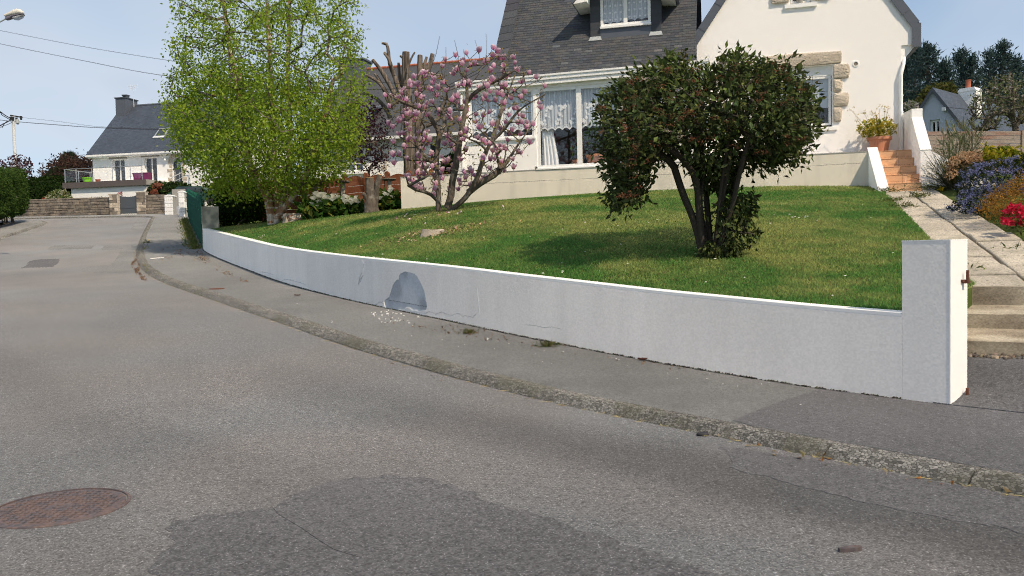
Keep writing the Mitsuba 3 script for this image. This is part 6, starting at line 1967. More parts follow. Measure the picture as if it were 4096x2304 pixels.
if lv[2] < 0: lv = -lv
lw = np.cross(lu, lv)
def lamp(q):
    q = np.asarray(q, float); return lo + q[:, :1] * lu + q[:, 1:2] * lv + q[:, 2:3] * lw
sc = LY / FOC / 7.247
def loft(profs, key, m):
    """profs: list of (u, half width, bottom, top) cross sections along the lamp"""
    v = []
    for u_, hw_, b, t in profs:
        for k in range(14):
            a = 2 * np.pi * k / 14; c, s = math.cos(a), math.sin(a)
            v.append([u_, (b + t) / 2 + (t - b) / 2 * np.sign(s) * abs(s) ** .7, hw_ * np.sign(c) * abs(c) ** .7])
    n = len(profs); i, j = np.meshgrid(np.arange(n - 1), np.arange(14), indexing='ij')
    f = np.stack([i * 14 + j, i * 14 + (j + 1) % 14, (i + 1) * 14 + (j + 1) % 14, (i + 1) * 14 + j], -1).reshape(-1, 4)
    f = np.vstack([f[:, [0, 1, 2]], f[:, [0, 2, 3]], [[0, k + 1, k] for k in range(1, 13)], [[(n - 1) * 14, (n - 1) * 14 + k, (n - 1) * 14 + k + 1] for k in range(1, 13)]])
    return add(key, (lamp(v), f), m, smooth=50)


loft([(0, .07, .02, .06), (.02, .085, .0, .08), (.18, .10, .0, .11), (.30, .125, -.02, .145), (.42, .13, -.02, .15), (.50, .11, -.02, .12), (.545, .06, -.02, .05)], 'street_lamp__housing', 'lamp_housing')
loft([(.01, .06, -.09, .01), (.03, .07, -.10, .01), (.16, .08, -.09, .01), (.22, .10, -.05, 0), (.52, .11, -.055, -.02), (.545, .06, -.04, -.02)], 'street_lamp__base', 'lamp_under')
loft([(.21, .05, -.06, -.05), (.24, .09, -.13, -.05), (.34, .105, -.155, -.05), (.46, .10, -.12, -.05), (.53, .06, -.07, -.05)], 'street_lamp__bowl', 'lamp_bowl_plastic')
arm = [lamp([[.02, -.04, 0]])[0], lamp([[-.2, -.10, 0]])[0], lamp([[-1.2, -.42, 0]])[0]]
mast = np.array([arm[-1][0] - 1.9, LY + .4, 0]); arm += [np.array([mast[0] + .5, LY + .3, arm[-1][2] - .55]), np.array([mast[0], mast[1], arm[-1][2] - 1.3])]
add('street_lamp__arm', tube(np.array(arm), [.02, .022, .028, .034, .045], 8), 'zinc', smooth=40)
add('street_lamp__mast', tube([[*mast[:2], gp(mast[1]) - .2], [*mast[:2], arm[-1][2]]], [.09, .05], 12), 'zinc', smooth=40)
tag('street_lamp', 'cream street lamp head on a thin arm at the upper left', 'street lamp')

# ---------------------------------------------------------------- behind the lawn: brown fence, callas, pollard, neighbour's house
BF = Frame(at(1450, 700, 29.0), 14.8)
bzt = BF.pix(1450, 703)[2]; bzb = 2.75
pw = BF.pix(1548, 700)[0] - BF.pix(1462, 700)[0]
x0 = BF.pix(1462, 700)[0]
for k in range(-5, 4):
    a, b = x0 + pw * k + .07, x0 + pw * (k + 1) - .07
    z = bzb
    nrow = 6; hh = (bzt - .10 - bzb) / nrow
    for r_ in range(nrow):
        mb = MB()
        if r_ == nrow - 1:
            tt = np.linspace(a, b, 9); pl = [(a, z + .004)] + [(b, z + .004)] + [(t, z + hh + .02 + .09 * math.sin((t - a) / (b - a) * math.pi)) for t in tt[::-1]]
            BF.prism(mb, pl, 0, .045)
        else:
            v, f = chamfer_block(a, b, .0, .045, z + .004, z + hh - .004, .008); mb.add(BF(v), f)
        mb.put('brown_fence__board', 'brown_stain'); z += hh
    p = a - .07; mb = MB(); BF.box(mb, p - .07, p + .07, -.04, .09, bzb - .2, bzt - .02)
    th = np.linspace(0, math.pi, 10); BF.prism(mb, [(p + .085 * math.cos(t), bzt - .02 + .13 * math.sin(t)) for t in th], -.04, .09); mb.put('brown_fence__post', 'brown_stain')
tag('brown_fence', 'reddish brown board fence with scalloped tops behind the white callas', 'fence')
for k, (x, yt, yb, lab) in enumerate([(1262, 738, 800, 'grey wooden post with a flat round cap half hidden by the birch leaves'), (1370, 728, 800, 'grey wooden post with a flat round cap between birch and cut stump'), (1556, 718, 790, 'grey wooden post with a dark flat cap right of the cut stump')]):
    kk = 'capped_post' if k == 0 else f'capped_post_{k:03d}'
    t_ = at(x, yt, 26.9); mb = MB(); mb.add(*tube([[t_[0], 26.9, 2.6], [t_[0], 26.9, t_[2]]], [.085, .075], 10)); mb.put(kk + '__stake', 'silver_wood', smooth=40)
    v, f = lathe([(0, -.03), (.20, -.035), (.235, .0), (.22, .035), (0, .05)], 18, t_); add(kk + '__cap', (v, f), 'grey_bark', smooth=30)
    mb = MB(); mb.add(*tube([t_ + [.05, 0, .03], t_ + [.06, 0, .12], t_ + [0, 0, .15]], .008, 5)); mb.put(kk + '__wire_loop', 'rust')
    tag(kk, lab, 'post', 'capped posts before the brown fence')
# callas
def calla_bed(key, poly, Y, n, nf, fpoly, label):
    P = crown_points(poly, Y, .55, n, ref=45, shell=.4)
    sel = np.argsort(P[:, 1])[:140]; rest = np.setdiff1d(np.arange(n), sel)
    cols = [(.055, .12, .025), (.08, .155, .03), (.035, .08, .018), (.22, .24, .05)]
    foliage(key, P[rest], cols, .24, aspect=.55, updir=.25, weights=[.35, .3, .25, .1])
    for q in sel:
        v, f = leaves(P[q:q + 1], .25, .55, updir=.25); add(key + '__leaf', (v, f), 'leaf', color=np.repeat(vary(cols, 1, weights=[.35, .3, .2, .15]), 4, 0))
    for p in crown_points(fpoly, Y - .35, .3, nf, ref=30):
        u_, v_ = np.meshgrid(np.linspace(0, 1, 4), np.linspace(-1, 1, 9), indexing='ij')
        th = v_ * np.pi * .95; R_ = .012 + .075 * u_ ** 1.4 * (1 + .55 * np.exp(-(th / 1.0) ** 2))
        q = np.stack([R_ * np.sin(th), -R_ * np.cos(th), .085 * u_ + .035 * np.cos(th) * u_], -1).reshape(-1, 3)
        i, j = np.meshgrid(np.arange(3), np.arange(8), indexing='ij')
        f = np.stack([i * 9 + j, i * 9 + j + 1, (i + 1) * 9 + j + 1, (i + 1) * 9 + j], -1).reshape(-1, 4)
        a = rng.uniform(-1.2, 1.2); q = q * rng.uniform(.7, 1.0); q = np.stack([q[:, 0] * math.cos(a) - q[:, 1] * math.sin(a), q[:, 0] * math.sin(a) + q[:, 1] * math.cos(a), q[:, 2]], -1)
        add(key + '__flower', (p + q, f), 'calla_petal', smooth=True)
    tag(key, label, 'flowers', 'calla clumps along the brown fence')


scene['calla_petal'] = {'type': 'principledthin', 'base_color': rgb((.86, .85, .79)), 'roughness': .6, 'diff_trans': .6, 'spec_trans': 0.0, 'eta': 1.35}
calla_bed('calla_lilies', [(1205, 885), (1195, 830), (1225, 805), (1300, 795), (1400, 800), (1440, 800), (1452, 860), (1380, 872), (1290, 880)], 26.0, 900, 62, [(1235, 800), (1260, 775), (1310, 785), (1430, 792), (1445, 815), (1420, 825), (1330, 815), (1260, 840), (1240, 820)], 'clump of white callas between the birch and the cut stump')
calla_bed('calla_lilies_001', [(1492, 850), (1500, 790), (1530, 775), (1590, 775), (1602, 800), (1600, 838)], 25.9, 420, 12, [(1500, 770), (1520, 760), (1598, 760), (1600, 785), (1520, 810), (1500, 800)], 'clump of white callas between the cut stump and the terrace wall')
# cut stump with two limbs
b = at(1492, 856, 25.3)
stems = [px_line([(1487, 862), (1485, 820), (1483, 770), (1478, 712)], 25.3), px_line([(1490, 850), (1500, 800), (1512, 740), (1522, 700)], 25.3, [0, 0, -.1, -.15]), px_line([(1484, 815), (1465, 790), (1458, 778)], 25.3, [0, -.1, -.15]), px_line([(1478, 780), (1466, 766)], 25.2)]
mb = MB()
for p, rr_ in zip(stems, ([.24, .21, .16, .14], [.12, .10, .085, .075], [.09, .065, .055], [.06, .05])):
    L = np.linspace(0, 1, 12); u_ = np.linspace(0, 1, len(p)); q = PchipInterpolator(u_, p)(L) + rng.normal(0, .008, (12, 3)); mb.add(*tube(q, np.interp(L, u_, rr_) * (1 + rng.normal(0, .07, 12)), 12))
mb.put('cut_stump__trunk', 'grey_bark', smooth=50)
for p, rr_ in zip(stems[:2], (.13, .07)):
    d_ = unit(p[-1] - p[-2]); mb = MB(); mb.add(*tube([p[-1], p[-1] + d_ * .012], rr_, 14)); mb.put('cut_stump__sawn_end', 'cut_wood')
tag('cut_stump', 'short sawn off tree trunk with one side limb among the callas', 'tree stump')
# pollarded conifer
PY = 31.5
pl = [([(1638, 720), (1635, 620), (1634, 500), (1630, 380), (1624, 300), (1624, 210)], [.22, .21, .19, .17, .155, .145], 0), ([(1676, 720), (1676, 600), (1672, 470), (1675, 330), (1677, 215)], [.19, .18, .15, .12, .09], .3),
      ([(1640, 440), (1600, 370), (1580, 310), (1562, 262), (1548, 180), (1532, 178)], [.17, .14, .12, .11, .09, .07], -.2), ([(1580, 310), (1562, 250), (1542, 222)], [.10, .08, .06], -.3), ([(1600, 380), (1575, 300), (1558, 240), (1535, 205)], [.10, .08, .07, .06], .2),
      ([(1600, 420), (1555, 330), (1530, 290), (1498, 250)], [.14, .12, .11, .09], -.4), ([(1560, 430), (1530, 350), (1510, 310), (1496, 292)], [.12, .10, .08, .07], .2), ([(1570, 425), (1528, 345), (1470, 308)], [.12, .10, .07], -.3), ([(1560, 470), (1500, 390), (1450, 370)], [.13, .10, .07], .1),
      ([(1640, 380), (1598, 320), (1590, 246)], [.12, .10, .08], .3), ([(1660, 380), (1700, 310), (1725, 250), (1732, 222)], [.17, .15, .13, .12], -.2), ([(1680, 330), (1695, 250), (1703, 222)], [.12, .10, .08], .3), ([(1632, 300), (1645, 250), (1662, 218)], [.07, .06, .05], -.3), ([(1622, 240), (1602, 224)], [.08, .06], 0),
      ([(1660, 450), (1610, 400), (1570, 300), (1545, 225)], [.13, .11, .08, .07], .5), ([(1700, 500), (1760, 460), (1795, 390)], [.13, .11, .09], .3)]
mb = MB(); me = []
for pts, rr_, dy in pl:
    p = px_line(pts, PY, list(np.linspace(0 if len(pts) > 4 else dy, dy, len(pts)))); u_ = np.r_[0, np.cumsum(np.linalg.norm(np.diff(p, axis=0), axis=1))]; L = np.linspace(0, u_[-1], 16)
    q = PchipInterpolator(u_, p)(L); rr_ = rr_ if len(pts) > 4 and rr_[0] > .18 else [x_ * .66 for x_ in rr_]
    mb.add(*tube(q, np.interp(L, u_, rr_) * (1 + rng.normal(0, .05, 16)), 11))
    d_ = unit(q[-1] - q[-2]); me.append((q[-1], d_, rr_[-1]))
mb.put('pollarded_conifer__trunk', 'stringy_bark', smooth=50)
for p, d_, r_ in me:
    mb = MB(); mb.add(*tube([p + d_ * .004, p + d_ * .02], r_ * .95, 12)); mb.put('pollarded_conifer__sawn_end', 'silver_wood')
tag('pollarded_conifer', 'tall pollarded conifer trunk with bare sawn limbs behind the magnolia', 'tree')
shrub('small_evergreen', [(1765, 655), (1780, 625), (1805, 618), (1825, 630), (1832, 670), (1815, 700), (1775, 695)], 28.4, .5, 900, G_DARK, .12, 'small dark evergreen beside the conservatory seen through the magnolia', 'shrub', ref=40)
shrub('purple_leaf_tree', [(1380, 520), (1400, 440), (1450, 400), (1500, 420), (1540, 480), (1560, 560), (1545, 620), (1530, 680), (1490, 665), (1440, 690), (1400, 640), (1370, 600)], 32.0, 1.4, 2700, [(.060, .024, .036), (.045, .02, .03), (.085, .035, .045)], .11, 'purple leaved plum tree between the birch and the pollarded trunk', 'tree', ref=90, clusters=330, spread=.18)

NF = Frame(at(1600, 560, 37.0), 14.8)
nh = 'neighbour_house'
nx = lambda x, y=560, d=0: NF.pix(x, y, d)[0]
neZ = NF.pix(1600, 556)[2] + .02; nrd = 5.0; nrz = NF.pix(1700, 258, nrd)[2]
t0, t1 = NF.pix(1462, 270, nrd)[0] - .9, 9.0
NF.put(nh + '__wall', 'white_render', (t0 + .3, t1, 0, .3, 2, neZ))
mb = MB(); NF.prism_d(mb, [(.3, 2), (9.7, 2), (9.7, neZ), (nrd, nrz - .2), (.3, neZ)], t0 + .3, t0 + .55); mb.put(nh + '__side_wall', 'white_render')
mb = MB(); NF.prism_d(mb, [(-.4, neZ - .04), (-.4, neZ + .05), (nrd, nrz), (nrd, nrz - .15)], t0, t1); NF.prism_d(mb, [(2 * nrd + .4, neZ - .04), (2 * nrd + .4, neZ + .05), (nrd, nrz), (nrd, nrz - .15)], t0, t1); mb.put(nh + '__roof', 'grey_slate')
t = t0
while t < t0 + 9.5:
    mb = MB(); mb.add(*tube(NF(np.array([(t, nrd, nrz), (t + .39, nrd, nrz + .01)])), [.075, .085], 8)); mb.put(nh + '__ridge_tile', 'red_clay'); t += .40
NF.put(nh + '__gutter', 'pvc', (t0, t1, -.52, -.41, neZ - .06, neZ + .06))
ct = NF.pix(1415, 300, nrd)[0]
NF.put(nh + '__chimney', 'slate_piece', (ct - .55, ct + .75, nrd - .5, nrd + .5, nrz - 1.5, NF.pix(1425, 250, nrd)[2])); NF.put(nh + '__chimney__crown', 'dark_metal', (ct - .62, ct + .82, nrd - .58, nrd + .58, NF.pix(1425, 250, nrd)[2], NF.pix(1425, 250, nrd)[2] + .09))
v, f = lathe([(.13, 0), (.13, .28), (.15, .36), (.11, .36), (.10, 0)], 14, NF(np.array([ct - .2, nrd, NF.pix(1425, 250, nrd)[2] + .09]))); add(nh + '__chimney__pot', (v, f), 'red_clay', smooth=40)
for xa, xb, ya, yb in ((1388, 1455, 600, 688), (1716, 1750, 570, 690), (1665, 1690, 570, 690)):
    a, b, z0, z1 = nx(xa), nx(xb), NF.pix(xa, yb)[2], NF.pix(xa, ya)[2]
    kk = window(nh, NF, a, b, z0, z1, -.04, (((a + b) / 2),) if xb - xa > 40 else (), .06, 'white_gloss')
    NF.put(f'{kk}__curtain', 'net_curtain', (a + .05, b - .05, .003, .012, z0 + .05, z1 - .05)) if False else None
    NF.put(f'{kk}__dark_room', 'car_glass', (a + .02, b - .02, .0015 - .003, .0005, z0 + .03, z1 - .03))
    zz_ = np.linspace(z0 + .06, z1 - .06, 4)[1:-1]
    NF.put(f'{kk}__glazing_bar', 'white_gloss', *[(a + .06, b - .06, -.046, -.02, z - .015, z + .015) for z in zz_])
    NF.put(f'{kk}__sill', 'white_render', (a - .1, b + .12, -.16, -.001, z0 - .12, z0 - .01))
for k, (xa, xb, ya, yb) in enumerate([(1522, 1546, 610, 634), (1530, 1546, 636, 658), (1521, 1546, 660, 682), (1530, 1546, 684, 705)]):
    v, f = rough_block((nx(xa), -.04, NF.pix(xa, yb)[2]), (nx(xb), .15, NF.pix(xa, ya)[2]), 90 + k, .008, 1); add(nh + '__quoin_stone', (NF(v), f), 'granite')
def roofd(d): return neZ + .05 + (d + .4) / (nrd + .4) * (nrz - neZ - .05)
for xa, xb, ya, yb in ((1785, 1835, 420, 482), (1462, 1490, 450, 480)):
    dd = 1.1; a, b, z0, z1 = NF.pix(xa, yb, dd)[0], NF.pix(xb, yb, dd)[0], NF.pix(xa, yb, dd)[2], NF.pix(xa, ya, dd)[2]
    mb = MB(); NF.box(mb, a - .12, b + .12, dd, dd + 2.2, z0 - .15, z1 + .1); mb.put(nh + '__dormer', 'slate_piece')
    kk = window(nh, NF, a, b, z0, z1, dd - .07, ((a + b) / 2,), .05, 'white_gloss', key='dormer_window'); NF.put(f'{kk}__dark_room', 'car_glass', (a, b, dd - .004, dd - .001, z0, z1))
    NF.put(f'{kk}__glazing_bar', 'white_gloss', *[(a + .05, b - .05, dd - .075, dd - .05, z - .015, z + .015) for z in np.linspace(z0, z1, 5)[1:-1]])
    mb = MB(); NF.prism_d(mb, [(dd - .3, z1 + .06), (dd - .3, z1 + .14), (dd + 2.6, z1 + .9), (dd + 2.6, z1 + .78)], a - .3, b + .3); mb.put(nh + '__dormer_roof', 'slate_piece')
tag(nh, 'white neighbouring house with red ridge tiles and grey slate roof behind the magnolia', 'house')

# ---------------------------------------------------------------- right side: fence, neighbour, pines
WF0, WF1 = at(3640, 545, 27.0), at(3890, 523, 28.0)
zt_ = 5.22
fdir = unit((at(4096, 512, 28.6) - at(3725, 540, 27.6))[:2])
WF = Frame(at(3893, 540, 28.0), -math.degrees(math.atan2(fdir[1], fdir[0])))
ztop = lambda t: WF.pix(3893, 525)[2] + .02 * t
wpan = WF.pix(4087, 520)[0] - WF.pix(3900, 520)[0]
for k in range(-2, 2):
    a, b = k * (wpan + .10) + .06, k * (wpan + .10) + wpan + .04
    z = ztop(a)
    for r_ in range(12):
        hh = .145 + rng.uniform(-.012, .012); g = .012
        j_ = [a, b] if rng.random() < .5 else [a, a + (b - a) * rng.uniform(.3, .7), b]
        for p, q in zip(j_[:-1], j_[1:]):
            v, f = chamfer_block(p + .003, q - .003, rng.uniform(-.008, .008), .03, z - hh + g, z, .004); v[:, 2] += .02 * (v[:, 0] - a) + rng.normal(0, .004); add('plank_fence__board', (WF(v), f), 'weathered_wood')
        z -= hh
    mb = MB(); WF.box(mb, b + .0, b + .10, -.05, .06, 3.0, ztop(b) + .02); mb.put('plank_fence__post', 'weathered_wood')
tag('plank_fence', 'grey and reddish weathered plank fence behind the flower bed on the right', 'fence')

RP = at(3733, 361, 45.0)
gdir = np.array([.66, -.75])                  # along the gable, to the right
rdir = np.array([.75, .66])                   # along the ridge, away
def rh(q):
    q = np.asarray(q, float); return np.c_[RP[:2] + q[:, :1] * gdir + q[:, 1:2] * rdir, q[:, 2]]
k_ = (at(3864, 522, 1) - EYE); # right verge point on the gable plane
def on_gable(x, y):
    r = ray(x, y); n = rdir; kk = (RP[:2] @ n) / (r[:2] @ n); q = EYE + kk * r; return (q[:2] - RP[:2]) @ gdir, q[2]
gr_, gl_ = on_gable(3864, 522), on_gable(3689, 429)
sr_ = (RP[2] - gr_[1]) / gr_[0]; sl_ = (RP[2] - gl_[1]) / -gl_[0]
EW = 5.2
def tri(mb, pts, r0, r1):
    m = m3.CrossSection([ccw(pts)]).extrude(r1 - r0); v, f = mv(m); mb.add(rh(np.stack([v[:, 0], r1 - v[:, 2], v[:, 1]], -1)), f)
rn = 'blue_gable_house'
cs = m3.CrossSection([ccw([(-EW, 2), (EW, 2), (EW, RP[2] - sr_ * EW), (0, RP[2] - .02), (-EW, RP[2] - sl_ * EW)])])
a_, b_ = on_gable(3727, 522), on_gable(3757, 476)
wa, wb, wz0, wz1 = on_gable(3718, 530)[0], on_gable(3760, 476)[0], 4.2, on_gable(3740, 478)[1]
cs = cs - m3.CrossSection([ccw([(wa, wz0), (wb, wz0), (wb, wz1), (wa, wz1)])])
v, f = mv(cs.extrude(.3)); mb = MB(); mb.add(rh(np.stack([v[:, 0], .3 - v[:, 2], v[:, 1]], -1)), f); mb.put(rn + '__gable_wall', 'pale_blue_render')
mb = MB()
for p, q in ((wa, wa + .10), ((wa + wb) / 2 - .05, (wa + wb) / 2 + .05), (wb - .1, wb)): mb.add(rh(boxv(p, q, .18, .25, wz0, wz1)), BOXF)
mb.add(rh(boxv(wa, wb, .181, .25, wz1 - .1, wz1 - .001)), BOXF); mb.put(rn + '__window', 'pvc')
mb = MB(); mb.add(rh(np.array([[wa, .22, wz0], [wb, .22, wz0], [wb, .22, wz1], [wa, .22, wz1]])), [[0, 1, 2, 3]]); mb.put(rn + '__window__pane', 'glass')
mb = MB(); mb.add(rh(boxv(wa - .2, wb + .2, 1.0, 1.05, wz0, wz1 + .2)), BOXF); mb.put(rn + '__window__room', 'room_dark')
mb = MB()
for s_, sg in ((sr_, 1), (sl_, -1)): tri(mb, [(0, RP[2] + .14), (0, RP[2] + .0), (sg * (EW + .3), RP[2] - s_ * (EW + .3)), (sg * (EW + .3), RP[2] - s_ * (EW + .3) + .14)], -.12, 14)
mb.put(rn + '__roof', 'far_slate')
mb = MB()
for s_, sg in ((sr_, 1), (sl_, -1)): tri(mb, [(0, RP[2] + .155), (0, RP[2] - .12), (sg * (EW + .3), RP[2] - s_ * (EW + .3) - .12), (sg * (EW + .3), RP[2] - s_ * (EW + .3) + .155)], -.15, -.121)
mb.put(rn + '__verge', 'dark_metal')
def ridge_at(x):
    r = ray(x, 360); n = gdir; kk = (RP[:2] @ n) / (r[:2] @ n); return (EYE[:2] + kk * r[:2] - RP[:2]) @ rdir
cr = ridge_at(3838)
mb = MB(); mb.add(rh(boxv(-.05, .85, cr, cr + .9, 6.2, RP[2] + .26)), BOXF)
mb.put(rn + '__chimney', 'white_render')
q = boxv(-.09, .89, cr - .04, cr + .94, RP[2] + .26, RP[2] + .46); q[4:, 0] = np.where(q[4:, 0] > .4, .78, .02); mb = MB(); mb.add(rh(q), BOXF); mb.put(rn + '__chimney__cap', 'white_gloss')
mb = MB(); v, f = lathe([(.14, 0), (.13, .42), (.16, .45), (.16, .5), (.11, .5), (.10, 0)], 14, rh(np.array([[.3, cr + .45, RP[2] + .46]]))[0]); mb.add(v, f); mb.put(rn + '__chimney__pot', 'red_clay', smooth=40)
for zc in (RP[2] + .0, RP[2] - .62):
    mb = MB()
    for k in range(7):
        a = k * 2 * np.pi / 7; c_, s_ = math.cos(a), math.sin(a); L = .15
        v = [[.856, 0, 0], [.858, L * .5 * c_ - .035 * s_, L * .5 * s_ + .035 * c_], [.858, L * c_, L * s_], [.858, L * .5 * c_ + .035 * s_, L * .5 * s_ - .035 * c_]]
        v = np.array(v) + [0, cr + .45, zc]; mb.add(rh(v), [[0, 1, 2, 3]])
    mb.put(rn + '__chimney__star_ornament', 'zinc')
mb = MB(); c = on_gable(3780, 435); mb.add(rh(boxv(c[0] - .09, c[0] + .09, -.2, -.05, c[1] - .12, c[1] + .06)), BOXF); mb.put(rn + '__wall_light', 'galvanised')
mb = MB(); mb.add(*tube([rh(np.array([[c[0] + .1, -.2, c[1] + .05]]))[0], at(3880, 438, 42), at(4100, 428, 38)], .012, 5)); mb.put(rn + '__service_cable', 'cable_black')
tag(rn, 'house with blue grey gable and white chimney with star ornaments on the right', 'house')


def pine(key, x, ytop, ybot, half, Y, label, seed, n=2600, gap=.45):
    r_ = np.random.default_rng(seed)
    top, bot = at(x, ytop, Y), at(x, ybot, Y); Ht = top[2] - bot[2]
    mb = MB(); mb.add(*tube([[bot[0], Y, bot[2] - 4], [bot[0] + r_.normal(0, .2), Y, (bot[2] + top[2]) / 2], top], [.28, .17, .02], 7)); mb.put(key + '__trunk', 'grey_bark')
    R0 = half * Y / FOC; P = []; bm = MB(); z = .02
    while z < 1.0:
        nb_ = r_.integers(4, 7); a0 = r_.uniform(0, 6.28)
        prof = (.07 + .93 * min(1, z * 1.45) ** .9) * (1 if z < .75 else 1 - (z - .75) * 1.0)
        for k in range(nb_):
            a = a0 + k * 6.28 / nb_ + r_.normal(0, .25); L = R0 * prof * r_.uniform(.55, 1.12)
            b0 = np.array([top[0] + (bot[0] - top[0]) * z, Y, top[2] - Ht * z]); d_ = np.array([math.cos(a), math.sin(a), r_.uniform(.05, .55) * (1 - z * .6)])
            bm.add(*tube([b0, b0 + d_ * L * .6 + [0, 0, -.05 * L], b0 + d_ * L], [.06, .045, .02], 4, False))
            nc = max(2, int(L * 2.2))
            for q in range(nc):
                t_ = 1 - (q / nc) * .75; c = b0 + d_ * L * t_ + r_.normal(0, .12, 3) * L * .6
                P.append(c + r_.normal(0, 1, (26, 3)) * [.26, .26, .20])
        z += r_.uniform(.035, .06) * (1.2 + z)
    P = np.vstack(P); bm.put(key + '__branches', 'grey_bark'); stuffpart(key + '__branches')
    P = P[r_.permutation(len(P))[:n]]
    v, f = leaves(P, .42, .24, updir=-.1, rg=r_, outward=np.tile([[0, 0, .5]], (len(P), 1)))
    kk = add(key + '__needles', (v, f), 'leaf', color=np.repeat(vary([(.060, .100, .095), (.075, .118, .108), (.044, .075, .074)], len(P), .22, r_), 4, 0)); stuffpart(kk)
    tag(key, label, 'pine tree', 'pines behind the blue gable house')


for k, (x, yt, yb, hf, Y, lab) in enumerate([(3622, 236, 460, 45, 84, 'dark pine at the left end of the row, partly hidden by the main house'), (3668, 196, 460, 55, 80, 'slender dark pine left of the twin topped one, right of the main house'), (3712, 184, 470, 85, 76, 'tall twin topped pine behind the apex of the blue gable'), (3778, 256, 480, 60, 74, 'short pine just left of the white chimney'), (3843, 212, 470, 62, 80, 'pine rising directly behind the white chimney'), (3884, 232, 480, 60, 78, 'pine just right of the white chimney'), (3960, 212, 490, 70, 82, 'broad pine left of the tallest one'), (4012, 174, 480, 62, 78, 'tallest pine of the row, near the right edge'), (4066, 240, 480, 60, 80, 'last pine at the right edge of the picture'), (4130, 250, 480, 60, 84, 'pine cut by the right edge of the picture')]):
    pine('pine_tree' if k == 0 else f'pine_tree_{k:03d}', x, yt, yb, hf, Y, lab, 40 + k, 2000)
shrub('olive_shrub', [(3640, 440), (3660, 405), (3710, 350), (3760, 335), (3810, 335), (3830, 380), (3740, 430), (3690, 450)], 66, 2.5, 2600, [(.09, .10, .03), (.12, .12, .04), (.06, .07, .02)], .3, 'olive green bushes behind the blue gable below the pines', 'shrub', ref=60)
shrub('pale_blossom_shrub', [(3615, 425), (3640, 405), (3665, 420), (3668, 455), (3620, 460)], 50, 1.0, 700, [(.25, .26, .22), (.10, .13, .05), (.5, .5, .46)], .22, 'small bush with pale blossom between the downpipe and the blue gable', 'shrub', ref=30)

# apple tree behind the plank fence
AY = 31.0
stems = [px_line([(4062, 540), (4062, 505), (4050, 470), (4020, 450), (3980, 452), (3950, 480), (3935, 510)], AY), px_line([(4064, 520), (4058, 470), (4040, 420), (4000, 390), (3960, 380)], AY, [0, .2, .4, .6, .8]), px_line([(4064, 500), (4075, 440), (4085, 380), (4095, 320)], AY, [0, -.2, -.4, -.5]), px_line([(4060, 490), (4030, 430), (4020, 360), (4010, 310)], AY, [0, -.3, -.5, -.6]), px_line([(4064, 500), (4110, 450), (4150, 420)], AY)]
aout = [(3880, 500), (3870, 440), (3890, 380), (3930, 345), (3970, 320), (4000, 295), (4040, 290), (4070, 330), (4100, 300), (4180, 300), (4200, 480), (4080, 490), (4020, 510), (3950, 528), (3900, 530)]
tipsP = crown_points(aout, AY, 1.7, 420, ref=110)
A, par, r, tips = grow(stems, tipsP, .11, .006, .2, power=.55)
add('apple_tree__trunk', limbs(A, par, r, .03, 9, 8), 'grey_bark', smooth=40)
add('apple_tree__branches', limbs(A, par, r, 0, .03, 4), 'grey_bark'); stuffpart('apple_tree__branches')
k = rng.integers(0, len(A), 3000); k = k[r[k] < .03]
foliage('apple_tree', A[k] + rng.normal(0, .08, (len(k), 3)), [(.13, .16, .065), (.17, .19, .09), (.10, .13, .05), (.22, .23, .15)], .10, updir=.1)
q = tips[rng.integers(0, len(tips), 130)]
foliage('apple_tree', A[q] + rng.normal(0, .04, (130, 3)), [(.55, .55, .45), (.5, .42, .42)], .10, m='petal', part='blossom', aspect=.8)
tag('apple_tree', 'greyish twiggy fruit tree with a little blossom behind the plank fence', 'tree')

# flower bed
def onbed(x, y):
    Ys = np.linspace(8, 27, 2500); d = ray(x, y); p = EYE + d / d[1] * Ys[:, None]
    i = np.argmax(p[:, 2] < bz(p[:, :2])); return p[i]


b = onbed(3830, 770)
mb = MB(); br = np.random.default_rng(77)
bb = at(3815, 764, 20.3)
ends = [(3640, 748), (3650, 730), (3668, 690), (3682, 650), (3700, 640), (3705, 668), (3720, 610), (3735, 585), (3750, 600), (3770, 580), (3790, 560), (3812, 545), (3835, 530), (3858, 520), (3880, 540), (3900, 525), (3925, 530), (3660, 765), (3690, 760), (3700, 730), (3720, 700), (3740, 660), (3770, 640), (3800, 610), (3840, 590), (3870, 580)]
for k in range(150):
    x, y = ends[br.integers(0, len(ends))]; x += br.normal(0, 16); y += br.normal(0, 14)
    t_ = at(x, y, 20.3 + br.uniform(-.6, .5)); m_ = (bb + t_) / 2 + [br.normal(0, .08), br.normal(0, .1), .22 * br.random()]
    s0 = bb + br.normal(0, .09, 3) * [1, 1, 0]
    L = np.linspace(0, 1, 9)[:, None]; q = (1 - L) ** 2 * s0 + 2 * L * (1 - L) * m_ + L * L * t_
    mb.add(*tube(q, np.linspace(.009, .003, 9), 4, False), vary([(.15, .17, .08), (.19, .17, .12), (.12, .14, .07)], 1, .2, br))
    v, f = leaves(q[3:] + br.normal(0, .03, (6, 3)), .06, .2, rg=br); mb.add(v, f, np.repeat(vary([(.09, .13, .04)], 6, .2, br), 4, 0))
mb.put('broom_shrub__twigs', 'leaf'); stuffpart('broom_shrub__twigs')
tag('broom_shrub', 'green twiggy broom arching in front of the stair wing wall', 'shrub')
P = crown_points([(3765, 560), (3790, 520), (3840, 500), (3900, 510), (3930, 560), (3900, 640), (3800, 650), (3760, 620)], 21.6, .5, 230, ref=60)
foliage('grey_grass', P, [(.20, .22, .13), (.16, .18, .10), (.25, .23, .17)], .30, aspect=.045, droop=-.9)
tag('grey_grass', 'hazy grey green twigs behind the broom against the plank fence', 'grass plant')
